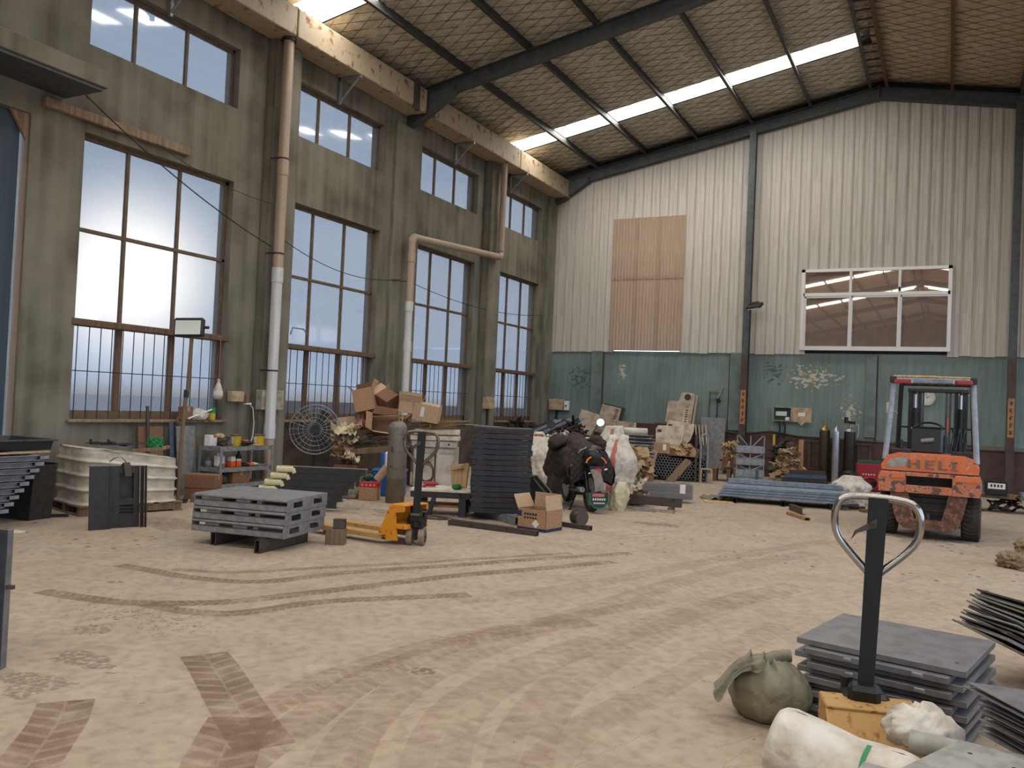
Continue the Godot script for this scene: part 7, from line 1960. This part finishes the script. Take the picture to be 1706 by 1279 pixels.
	for i in 5:
		wl.box(V(-0.12 + i * 0.055, 0.36, 0.182), V(0.03, 0.03, 0.003))
	part(wm, "lettering", wl, "clock_face")
	for i in 4:
		part(wm, "cable_loop", K.new().path(range(20).map(func(j): return V(0.02 + cos(TAU * j / 20.0) * (0.2 - 0.02 * i), 0.18 + sin(TAU * j / 20.0) * 0.13, 0.23 + 0.02 * i)), 0.016, 6, true), "red_paint")
	solo("black_cushion", K.new().blob(V(0, 0.05, 0), V(0.16, 0.07, 0.12), 0.3, 0.1, 71, 18, 10), "plastic_black", "black rubber glove heap before the red welding machine", "gloves", V(-1.78, 0.34, -19.0))
	closed_box("storage_box", "low dark box carrying the black gloves", V(-1.78, 0, -19.0), 10, V(0.36, 0.34, 0.3), "charcoal")
	sack("slumped white sack at the right end of the blue-grey trays", V(-1.56, 0, -16.5), 20, 0.29, 0.5, "sack_white", 73, "", 0.8, V(0.05, 0, 0))
	# loose pieces on the open floor
	solo("loose_tube", K.new().bar(cchan(0.05, 0.1, 0.005), V(-0.3, 0.052, 0), V(0.3, 0.052, 0)), "mill_steel", "short brown channel standing on edge on the open floor", "channel", V(-2.12, 0, -14.3), -62)
	solo("loose_tube", rtube(K.new(), V(-0.34, 0.022, 0), V(0.34, 0.022, 0), 0.08, 0.044, 0.004), "wood", "short pale square tube lying on the open floor", "steel tube", V(-2.0, 0, -13.6), -58)
	for i in 4:
		solo("scrap_piece", K.new().box(V(0, 0.03, 0), V(0.3 - 0.04 * i, 0.05, 0.06), V(0, 0, 5), 0.004), ["mill_steel", "charcoal", "wood_grey", "charcoal"][i], ["brown offcut on the floor at the end of the blue-grey trays", "dark offcut beside the brown one near the forklift", "grey wooden offcut near the forklift's left wheel", "small dark offcut nearest to the forklift's left wheel"][i], "offcut", V(-1.48 + 0.14 * i, 0, -15.9 + 0.3 * i), 30 - 40 * i)
	# --- plank bench behind the forklift
	var pb := thing("plank_bench", "long low plank bench along the wall behind the forklift", "bench", V(1.3, 0, -17.6), -6)
	part(pb, "plank", K.new().box(V(0, 0.27, 0), V(2.6, 0.06, 0.5), Vector3.ZERO, 0.006), "wood_grey")
	for x in [-1.1, 0.3, 1.1]:
		part(pb, "block_leg", K.new().box(V(x, 0.12, 0), V(0.3, 0.24, 0.4), Vector3.ZERO, 0.005), "charcoal")
	sheet_heap("dark_waste", "dark scrap pushed under the plank bench", "scrap", V(0.92, 0, -17.5), 0, V(0.4, 0.2, 0.14), 20, Vector2(0.4, 0.06), ["charcoal", "mill_steel"], 81, 0.03)
	var ba := thing("battery", "black battery with a white label on the plank bench", "battery", V(0.78, 0.302, -17.45), 2)
	part(ba, "case", K.new().box(V(0, 0.12, 0), V(0.34, 0.24, 0.22), Vector3.ZERO, 0.012), "plastic_black")
	part(ba, "label", K.new().box(V(0, 0.16, 0.112), V(0.27, 0.1, 0.003)), "paper_white")
	var bl := K.new()
	for i in 4:
		bl.box(V(-0.08 + i * 0.052, 0.165, 0.1145), V(0.03, 0.045, 0.002))
	part(ba, "lettering", bl, "print_dark")
	part(ba, "handle", K.new().path([V(-0.08, 0.24, 0), V(-0.07, 0.29, 0), V(0.07, 0.29, 0), V(0.08, 0.24, 0)], 0.01, 6), "plastic_black")
	var bb := thing("water_bottle", "blue plastic bottle beside the black battery", "bottle", V(0.53, 0.302, -17.4))
	part(bb, "body", K.new().lathe([Vector2(0, 0), Vector2(0.055, 0), Vector2(0.06, 0.06), Vector2(0.052, 0.1), Vector2(0.06, 0.14), Vector2(0.03, 0.2), Vector2(0, 0.2)], 16), "blue_steel")
	part(bb, "cap", K.new().tube(V(0, 0.2, 0), V(0, 0.23, 0), 0.03, 12), "blue_plastic")
	closed_box("carton_box", "small brown carton at the right end of the plank bench", V(1.5, 0.302, -17.6), -10, V(0.3, 0.2, 0.26), "card")
	closed_box("blue_case", "flat pale blue case before the small carton on the bench", V(1.28, 0.302, -17.5), 8, V(0.24, 0.07, 0.2), "blue_steel")
	# --- broken stone lumps at the right edge
	for i in 5:
		crumple("stone_lump", "broken plaster lump, %s of the heap at the right edge" % ["leftmost", "back", "topmost", "front", "rightmost"][i], "lump", V(0.66 + [0.0, 0.12, 0.16, 0.14, 0.36][i], [0.0, 0.0, 0.15, 0.0, 0.0][i], -10.85 + [0.0, -0.2, -0.05, 0.12, 0.0][i]), i * 50, V(0.12 + 0.02 * (i % 2), 0.09, 0.11), "stone", 90 + i, 0.6, 0.14, "broken plaster lumps")

func forklift() -> void:
	var o := thing("forklift", "worn orange forklift truck seen from behind", "forklift", V(-0.21, 0, -12.45), -1.5)
	# counterweight: upper band, lower block with recess
	part(o, "hood", K.new().prism([Vector2(-0.57, 0.885), Vector2(0.57, 0.885), Vector2(0.58, 0.95), Vector2(0.52, 1.07), Vector2(0.4, 1.11), Vector2(-0.4, 1.11), Vector2(-0.52, 1.07), Vector2(-0.58, 0.95)], -0.9, 0.0), "orange_worn", "orange hood with worn paint")
	var lk := K.new()
	lk.prism([Vector2(-0.6, 0.6), Vector2(-0.28, 0.6), Vector2(-0.28, 0.87), Vector2(-0.58, 0.87), Vector2(-0.61, 0.8)], -0.5, 0.03)
	lk.prism([Vector2(0.6, 0.6), Vector2(0.28, 0.6), Vector2(0.28, 0.87), Vector2(0.58, 0.87), Vector2(0.61, 0.8)], -0.5, 0.03)
	lk.span(V(-0.28, 0.82, -0.5), V(0.28, 0.87, 0.03), 0.006)
	lk.span(V(-0.28, 0.6, -0.5), V(0.28, 0.7, 0.03), 0.006)
	part(o, "counterweight", lk, "orange_mix", "scraped rust-red counterweight")
	for s in [-1, 1]:
		part(o, "orange_strip", K.new().span(V(s * 0.585, 0.78, 0.005), V(s * 0.3, 0.865, 0.036), 0.01), "orange_worn")
		part(o, "gas_strut", K.new().tube(V(s * 0.38, 1.1, -0.6), V(s * 0.4, 1.28, -0.62), 0.03, 8), "black_paint")
		part(o, "rear_shelf", K.new().box(V(s * 0.38, 1.12, -0.5), V(0.28, 0.08, 0.3), Vector3.ZERO, 0.01), "charcoal")
	part(o, "pocket", K.new().span(V(-0.28, 0.7, -0.25), V(0.28, 0.82, -0.24)), "charcoal")
	part(o, "pocket_side", K.new().span(V(-0.285, 0.7, -0.24), V(-0.275, 0.82, 0.028)).span(V(0.275, 0.7, -0.24), V(0.285, 0.82, 0.028)), "orange_worn")
	part(o, "hood_seam", K.new().span(V(-0.58, 0.868, -0.4), V(0.58, 0.887, -0.01)), "charcoal")
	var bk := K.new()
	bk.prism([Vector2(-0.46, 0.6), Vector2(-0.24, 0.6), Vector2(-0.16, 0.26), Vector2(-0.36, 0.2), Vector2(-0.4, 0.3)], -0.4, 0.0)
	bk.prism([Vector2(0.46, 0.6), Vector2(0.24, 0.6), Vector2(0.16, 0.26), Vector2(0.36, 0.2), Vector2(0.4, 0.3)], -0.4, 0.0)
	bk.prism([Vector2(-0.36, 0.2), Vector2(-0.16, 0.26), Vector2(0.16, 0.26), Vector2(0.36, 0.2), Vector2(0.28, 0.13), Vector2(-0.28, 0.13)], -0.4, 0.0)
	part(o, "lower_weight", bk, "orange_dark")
	part(o, "radiator_grille", K.new().span(V(-0.24, 0.26, -0.14), V(0.24, 0.6, -0.12)), "charcoal")
	for i in 4:
		part(o, "grille_bar", K.new().box(V(0, 0.32 + i * 0.07, -0.1), V(0.4, 0.02, 0.03), V(20, 0, 0)), "mill_steel" if i == 1 else "charcoal_blue")
	part(o, "drawbar_pin", K.new().tube(V(0, 0.25, -0.06), V(0, 0.34, -0.06), 0.03, 12), "mill_steel")
	# lettering on the hood, worn
	var tmesh := TextMesh.new()
	tmesh.text = "HELI"
	tmesh.font = SystemFont.new()
	(tmesh.font as SystemFont).font_names = PackedStringArray(["Droid Sans"])
	(tmesh.font as SystemFont).font_weight = 700
	tmesh.font_size = 26
	tmesh.pixel_size = 0.0058
	tmesh.depth = 0.006
	mat("letter_worn", Color(0.50, 0.40, 0.34), 0.6, 0, "rust", 2.5)
	var lt := part(o, "lettering", tmesh, "letter_worn", "worn grey block letters")
	lt.position = V(0.03, 0.975, 0.004)
	lt.scale = V(1.9, 1, 1)
	part(o, "bare_patch", K.new().prism([Vector2(-0.5, 0.92), Vector2(-0.3, 0.94), Vector2(-0.24, 1.0), Vector2(-0.28, 1.07), Vector2(-0.4, 1.05), Vector2(-0.5, 1.0)], 0.0, 0.003), "grey_steel_light", "patch of bare grey primer")
	# wheels
	for s in [-1, 1]:
		var wz := -0.45
		var w := part(o, "rear_tyre", K.new().at(V(s * 0.5, 0.29, wz), V(0, 0, 90)).lathe([Vector2(0.15, -0.1), Vector2(0.24, -0.115), Vector2(0.28, -0.1), Vector2(0.29, -0.06), Vector2(0.29, 0.06), Vector2(0.28, 0.1), Vector2(0.24, 0.115), Vector2(0.15, 0.1)], 36), "tyre")
		var tk := K.new()
		for i in 30:
			var a := TAU * i / 30.0
			for side in [-1, 1]:
				tk.at(V(s * 0.5 + side * 0.052, 0.29 + sin(a) * 0.293, wz + cos(a) * 0.293), V(-rad_to_deg(a) + 90, 0, 0))
				tk.box(Vector3.ZERO, V(0.1, 0.022, 0.03), V(0, side * 24, 0), 0.004)
		part(w, "tread_lugs", tk, "tyre").set_meta("kind", "stuff")
		part(w, "wheel_disc", K.new().at(V(s * 0.5, 0.29, wz), V(0, 0, 90)).lathe([Vector2(0, -0.06), Vector2(0.15, -0.07), Vector2(0.15, 0.07), Vector2(0, 0.06)], 24), "orange_dark")
		part(o, "front_tyre", K.new().at(V(s * 0.48, 0.34, -2.0), V(0, 0, 90)).lathe([Vector2(0.18, -0.11), Vector2(0.3, -0.12), Vector2(0.34, -0.08), Vector2(0.34, 0.08), Vector2(0.3, 0.12), Vector2(0.18, 0.11)], 32), "tyre")
		# overhead guard posts
		part(o, "guard_post", K.new().tube(V(s * 0.545, 1.02, -0.12), V(s * 0.475, 2.08, -0.28), 0.036, 12), "post_steel")
		part(o, "front_post", K.new().tube(V(s * 0.52, 0.9, -1.75), V(s * 0.46, 2.08, -1.35), 0.034, 10), "charcoal")
		part(o, "tail_lamp", K.new().box(V(s * 0.36 + 0.0, 2.075, -0.2), V(0.22, 0.055, 0.05), Vector3.ZERO, 0.01), "red_glass")
		part(o, "lamp_side", K.new().box(V(s * 0.27 - 0.0, 2.075, -0.2), V(0.06, 0.05, 0.05), Vector3.ZERO, 0.008), "plastic_cream")
		part(o, "post_clamp", K.new().box(V(s * 0.485, 2.1, -0.26), V(0.08, 0.09, 0.1), Vector3.ZERO, 0.01), "charcoal")
		# mast
		part(o, "mast_channel", K.new().bar(cchan(0.07, 0.12, 0.015), V(s * 0.37, 0.2, -2.1), V(s * 0.37, 2.02, -2.1), V(0, 0, 1)), "charcoal")
		part(o, "inner_channel", K.new().bar(cchan(0.05, 0.09, 0.012), V(s * 0.25, 0.2, -2.1), V(s * 0.25, 2.0, -2.1), V(0, 0, 1)), "charcoal_blue")
		part(o, "lift_cylinder", K.new().tube(V(s * 0.31, 0.3, -2.02), V(s * 0.31, 1.75, -2.02), 0.035, 12).tube(V(s * 0.31, 1.75, -2.02), V(s * 0.31, 2.02, -2.02), 0.022, 10), "black_paint")
		part(o, "chrome_rod", K.new().tube(V(s * 0.31, 1.74, -2.015), V(s * 0.31, 1.96, -2.015), 0.026, 12), "chrome")
		part(o, "fender", K.new().box(V(s * 0.47, 0.72, -1.95), V(0.26, 0.06, 0.8), Vector3.ZERO, 0.02), "charcoal")
		part(o, "load_fork", K.new().box(V(s * 0.25, 0.06, -2.7), V(0.12, 0.04, 1.0), Vector3.ZERO, 0.005), "black_paint")
	part(o, "mast_head", K.new().box(V(0, 2.02, -2.08), V(0.84, 0.06, 0.12), Vector3.ZERO, 0.01), "charcoal")
	part(o, "mast_tie", K.new().box(V(0, 1.15, -2.15), V(0.74, 0.06, 0.05)), "charcoal")
	part(o, "backrest_grid", K.new().box(V(0, 1.2, -2.25), V(1.1, 0.03, 0.03)).box(V(0, 1.45, -2.25), V(1.1, 0.03, 0.03)).box(V(-0.54, 1.1, -2.25), V(0.03, 0.8, 0.03)).box(V(0.54, 1.1, -2.25), V(0.03, 0.8, 0.03)), "charcoal")
	part(o, "lift_chain", K.new().box(V(0.12, 1.2, -2.06), V(0.03, 1.6, 0.02)).box(V(0.17, 1.2, -2.06), V(0.03, 1.6, 0.02)).box(V(-0.2, 1.35, -2.06), V(0.03, 1.3, 0.02)), "steel_dark")
	part(o, "red_mark", K.new().box(V(0.145, 1.5, -2.045), V(0.03, 0.22, 0.01)), "sack_red")
	# overhead guard
	part(o, "guard_rear_bar", K.new().box(V(0, 2.09, -0.26), V(1.0, 0.07, 0.07), Vector3.ZERO, 0.012), "blue_steel")
	part(o, "guard_front_bar", K.new().box(V(0, 2.09, -1.35), V(0.96, 0.06, 0.07), Vector3.ZERO, 0.012), "charcoal")
	for i in 7:
		part(o, "guard_slat", K.new().box(V(-0.42 + i * 0.14, 2.1, -0.8), V(0.03, 0.035, 1.1)), "charcoal")
	part(o, "roof_board", K.new().box(V(-0.22, 2.145, -0.7), V(0.54, 0.035, 0.9), V(0, 0, 0), 0.012), "wood_pale")
	part(o, "roof_board", K.new().box(V(0.22, 2.14, -0.72), V(0.46, 0.03, 0.9), V(0, 0, -0.8), 0.012), "wood_pale")
	# seat, wheel, levers
	part(o, "floor_pan", K.new().box(V(0, 0.85, -1.3), V(1.0, 0.08, 1.0)), "charcoal")
	part(o, "chassis", K.new().box(V(0, 0.5, -1.3), V(0.72, 0.6, 1.6), Vector3.ZERO, 0.02), "charcoal")
	part(o, "seat_back", K.new().box(V(-0.08, 1.28, -0.75), V(0.42, 0.38, 0.08), V(-8, 0, 0), 0.03), "plastic_black")
	part(o, "seat_cushion", K.new().box(V(-0.08, 1.1, -0.98), V(0.44, 0.1, 0.42), Vector3.ZERO, 0.03), "plastic_black")
	part(o, "seat_tear", K.new().tube(V(-0.14, 1.275, -0.69), V(0.02, 1.3, -0.69), 0.035, 10), "galv", "torn pale patch on the seat back")
	part(o, "steering_wheel", K.new().path(range(28).map(func(j): return V(-0.09 + cos(TAU * j / 28.0) * 0.19, 1.44 + sin(TAU * j / 28.0) * 0.09, -1.42 + sin(TAU * j / 28.0) * -0.16)), 0.015, 8, true), "plastic_black")
	part(o, "steering_spokes", K.new().tube(V(-0.27, 1.44, -1.42), V(0.09, 1.44, -1.42), 0.014, 8).tube(V(-0.09, 1.44, -1.42), V(-0.09, 1.3, -1.25), 0.016, 8), "plastic_black")
	part(o, "steering_column", K.new().tube(V(-0.09, 0.9, -1.6), V(-0.09, 1.43, -1.42), 0.03, 10).box(V(-0.09, 1.1, -1.6), V(0.5, 0.5, 0.1), Vector3.ZERO, 0.03), "charcoal")
	for i in 3:
		part(o, "lever", K.new().tube(V(0.2 + i * 0.06, 1.0, -1.2), V(0.24 + i * 0.07, 1.42, -1.3), 0.01, 6).tube(V(0.235 + i * 0.07, 1.4, -1.3), V(0.245 + i * 0.07, 1.46, -1.31), 0.02, 8), "plastic_black")
	part(o, "side_mirror", K.new().box(V(-0.6, 1.72, -1.1), V(0.07, 0.16, 0.04), Vector3.ZERO, 0.01).tube(V(-0.58, 1.7, -1.1), V(-0.5, 1.65, -1.3), 0.01, 6), "plastic_cream")

func near_side() -> void:
	# --- hand pallet truck carrying flat panels
	pallet_jack("black-handled hand pallet truck in the foreground with a black column before the flat panels", V(-0.31, 0, -4.3), 196, -192, -1.8, false, 1.19, 0.27, 0.2)
	var ords := ["lowest", "second", "third", "fourth", "fifth", "sixth", "seventh", "eighth", "ninth", "tenth", "eleventh", "topmost"]
	var panel := func(i: int, front: bool) -> void:
		var w := 0.78 if not front else 0.66
		var d := 0.74 if not front else 0.68
		var fwd := 0.0 if not front else 0.075
		var lab := "flat grey steel panel, %s in the pile behind the foreground pallet truck" % ords[i]
		var o := thing("panel_sheet", lab, "panel", V(-0.2 + rng.randf_range(-0.012, 0.012), 0.001 + i * 0.0345, -4.92) + V(0.0, 0, fwd).rotated(V(0, 1, 0), deg_to_rad(-12)), -12 + rng.randf_range(-0.8, 0.8), "flat panels behind the foreground pallet truck")
		part(o, "plate", K.new().box(V(0, 0.027, 0), V(w, 0.005, d), Vector3.ZERO, 0.001), "panel_edge")
		part(o, "front_flange", K.new().box(V(0, 0.0145, d / 2), V(w, 0.028, 0.005), Vector3.ZERO, 0.001), "panel_edge")
		part(o, "back_flange", K.new().box(V(0, 0.0145, -d / 2), V(w, 0.028, 0.005)), "panel_edge")
		part(o, "side_flange", K.new().box(V(w / 2, 0.0145, 0), V(0.005, 0.028, d)), "panel_edge")
		part(o, "side_flange", K.new().box(V(-w / 2, 0.0145, 0), V(0.005, 0.028, d)), "panel_edge")
		if front:
			part(o, "tab", K.new().box(V(0.2, 0.016, d / 2 + 0.006), V(0.05, 0.02, 0.012), Vector3.ZERO, 0.003), "galv")
			part(o, "tab", K.new().box(V(-0.12, 0.016, d / 2 + 0.006), V(0.04, 0.018, 0.012), Vector3.ZERO, 0.003), "galv")
		if i == 11:
			part(o, "bolt_hole", K.new().tube(V(0.33, 0.03, 0.24), V(0.33, 0.0305, 0.24), 0.008, 10), "charcoal")
	for i in 12:
		panel.call(i, i % 2 == 0)
	# --- tied green sack on the floor
	var gs := thing("tied_sack", "tied grey-green sack on the floor beside the panels", "sack", V(-0.78, 0, -4.55), 10)
	var fn := FastNoiseLite.new()
	fn.seed = 44
	fn.frequency = 0.5
	part(gs, "body", K.new().grid(func(u: float, w: float):
		var a := u * TAU
		var ph := PI * (w - 0.5)
		var k := 1.0 + 0.18 * fn.get_noise_3d(cos(a) * 2.2, w * 4, sin(a) * 2.2) + 0.05 * sin(a * 12 + w * 3) * w * w
		var q := V(cos(a) * cos(ph) * 0.2 * k, sin(ph) * 0.17 * k + 0.13, -sin(a) * cos(ph) * 0.19 * k)
		q.y = maxf(q.y, 0.004)
		return q, 56, 30), "sack_green")
	part(gs, "neck", K.new().grid(func(u: float, w: float):
		var a := u * TAU
		var r := lerpf(0.11, 0.055, pow(sin(w * PI * 0.9), 0.6)) + 0.012 * sin(a * 8 + w * 3)
		var c := V(-0.06, 0.24, 0.06).lerp(V(-0.24, 0.1, 0.16), w) + V(0, 0.06 * sin(w * PI), 0)
		return c + V(0.3, cos(a), 0).normalized() * r * cos(a) + V(0, 0.2, 1).normalized() * r * sin(a), 30, 12), "sack_green")
	part(gs, "twisted_end", K.new().path([V(-0.05, 0.27, 0.02), V(0.02, 0.31, 0.0), V(0.1, 0.32, -0.02)], 0.032, 10), "sack_green")
	# --- things in front of the pallet truck, at the lower edge
	var wsk := thing("white_sack", "white woven sack with a green stripe at the lower edge", "sack", V(-0.36, 0.107, -3.62), -8)
	var wf := func(u: float, w: float) -> Vector3:
		var x := lerpf(-0.24, 0.34, u)
		var top := lerpf(0.25, 0.16, u) + 0.012 * sin(u * 9) - 0.06 * pow(absf(u - 0.5) * 2, 22)
		var y := top * pow(sin(w * PI * 0.5), 0.7)
		var zz := 0.2 * cos(w * PI * 0.5) * (0.7 + 0.3 * sin(u * PI))
		return V(x, y, zz + 0.015 * fn.get_noise_2d(u * 9, w * 7))
	part(wsk, "front_side", K.new().grid(wf, 30, 16), "sack_white")
	part(wsk, "back_side", K.new().grid(func(u: float, w: float):
		var q: Vector3 = wf.call(u, w)
		return V(q.x, q.y, -q.z), 30, 16, true), "sack_white")
	part(wsk, "green_stripe", K.new().grid(func(u: float, w: float):
		var q: Vector3 = wf.call(0.62 + 0.03 * u, 0.3 + 0.7 * w)
		return q + V(0, 0.002, 0.004), 2, 12), "green_plastic")
	solo("white_rag", K.new().blob(V(0, 0.06, 0), V(0.12, 0.09, 0.09), 0.5, 0.16, 7, 24, 14, -0.66, true), "sack_white", "white rag lying by the foot of the foreground pallet truck", "rag", V(-0.06, 0.22, -3.92), 15)
	solo("timber_block", K.new().box(V(0, 0.11, 0), V(0.5, 0.22, 0.09), Vector3.ZERO, 0.005), "wood_grey", "timber block under the folded profiles at the lower edge", "block", V(0.26, 0, -3.5), -20)
	for i in 2:
		var pr := thing("folded_profile", ["pale folded steel profile with bolt holes, right one at the lower edge", "pale folded steel profile, left one at the lower edge"][i], "profile", [V(0.13, 0.225, -3.42), V(-0.1, 0.2, -3.08)][i], [-24, -8][i], "folded profiles at the lower edge")
		part(pr, "top_face", K.new().box(V(0, 0.118, 0), V(0.34, 0.006, 0.5), Vector3.ZERO, 0.001), "grey_steel_light")
		part(pr, "side_face", K.new().box(V(-0.17, 0.06, 0), V(0.006, 0.118, 0.5)), "grey_steel_light")
		part(pr, "side_face", K.new().box(V(0.17, 0.06, 0), V(0.006, 0.118, 0.5)), "grey_steel_light")
		part(pr, "end_lip", K.new().box(V(-0.155, 0.06, -0.247), V(0.03, 0.118, 0.006)).box(V(0.155, 0.06, -0.247), V(0.03, 0.118, 0.006)), "grey_steel_light")
		for x in [-0.09, 0.06]:
			part(pr, "bolt_hole", K.new().tube(V(x, 0.121, -0.14), V(x, 0.1218, -0.14), 0.009, 10), "charcoal")
	solo("grey_tube", rtube(K.new(), V(-0.1, 0, 0), V(0.1, 0, 0), 0.07, 0.07, 0.004), "grey_steel_light", "short square tube end beside the white sack", "steel tube", V(-0.31, 0.25, -3.12), 60)
	solo("pipe_length", K.new().tube(V(-0.22, 0.045, 0), V(0.24, 0.045, 0), 0.045, 20).tube(V(0.24, 0.045, 0), V(0.242, 0.045, 0), 0.036, 20), "grey_steel_light", "short thick grey pipe behind the folded profiles", "pipe", V(0.12, 0.235, -3.76), -6)
	# --- thin sheets at the right edge
	closed_box("wooden_crate", "grey crate under the cut sheets at the right edge", V(0.62, 0, -4.05), -20, V(0.56, 0.28, 0.46), "wood_grey")
	for i in 11:
		solo("cut_sheet", K.new().prism([Vector2(-0.42, -0.02), Vector2(-0.1, 0.1), Vector2(0.05, 0.3), Vector2(0.5, 0.3), Vector2(0.5, -0.3), Vector2(-0.12, -0.3)], 0.0, 0.004, Transform3D(Basis(V(1, 0, 0), V(0, 0, -1), V(0, 1, 0)), Vector3.ZERO)), ["panel_edge", "panel_top", "grey_steel"][(i + 2) % 3], "thin cut steel sheet, %s of the pile at the right edge" % ["lowest", "second", "third", "fourth", "fifth", "sixth", "seventh", "eighth", "ninth", "tenth", "topmost"][i], "sheet", V(0.50 + (0.06 if i < 9 else 0.0) + rng.randf_range(-0.015, 0.015), 0.285 + i * 0.019, -3.98 + rng.randf_range(-0.012, 0.012)), -12 + rng.randf_range(-3, 3), "cut sheets at the right edge")
	# --- slumped fan of plates behind them
	closed_box("wooden_crate", "dark crate propping up the slumped plates at the right", V(0.92, 0, -6.2), 10, V(0.7, 0.24, 0.6), "charcoal")
	for i in 16:
		var q := solo("slumped_plate", K.new().box(V(0.02 * (i % 3), 0, 0), V(0.74, 0.011, 0.46 - 0.02 * (i % 4)), Vector3.ZERO, 0.001), ["olive_machine", "grey_steel", "panel_top", "mill_steel"][i % 4], "thin plate, %s from below in the slumped heap at the right" % ["first", "second", "third", "fourth", "fifth", "sixth", "seventh", "eighth", "ninth", "tenth", "eleventh", "twelfth", "thirteenth", "fourteenth", "fifteenth", "sixteenth"][i], "plate", V(0.46 + 0.008 * i, 0.17 + i * 0.0135, -6.0 - 0.01 * i), 0, "slumped plates")
		q.rotation_degrees = V(rng.randf_range(-2, 2), 34 + rng.randf_range(-6, 6), -24 + rng.randf_range(-0.6, 0.6))
	for i in 6:
		var q := solo("flat_plate", K.new().prism([Vector2(-0.5, 0.1), Vector2(0.0, -0.25), Vector2(0.5, -0.25), Vector2(0.5, 0.3), Vector2(-0.3, 0.3)], 0.0, 0.005, Transform3D(Basis(V(1, 0, 0), V(0, 0, -1), V(0, 1, 0)), Vector3.ZERO)), "panel_top", "flat plate, %s of the level pile on the slumped heap" % ["lowest", "second", "third", "fourth", "fifth", "topmost"][i], "plate", V(0.98 + 0.01 * i, 0.44 + i * 0.02, -6.1), 6 + 2 * i, "level plates on the slumped heap")
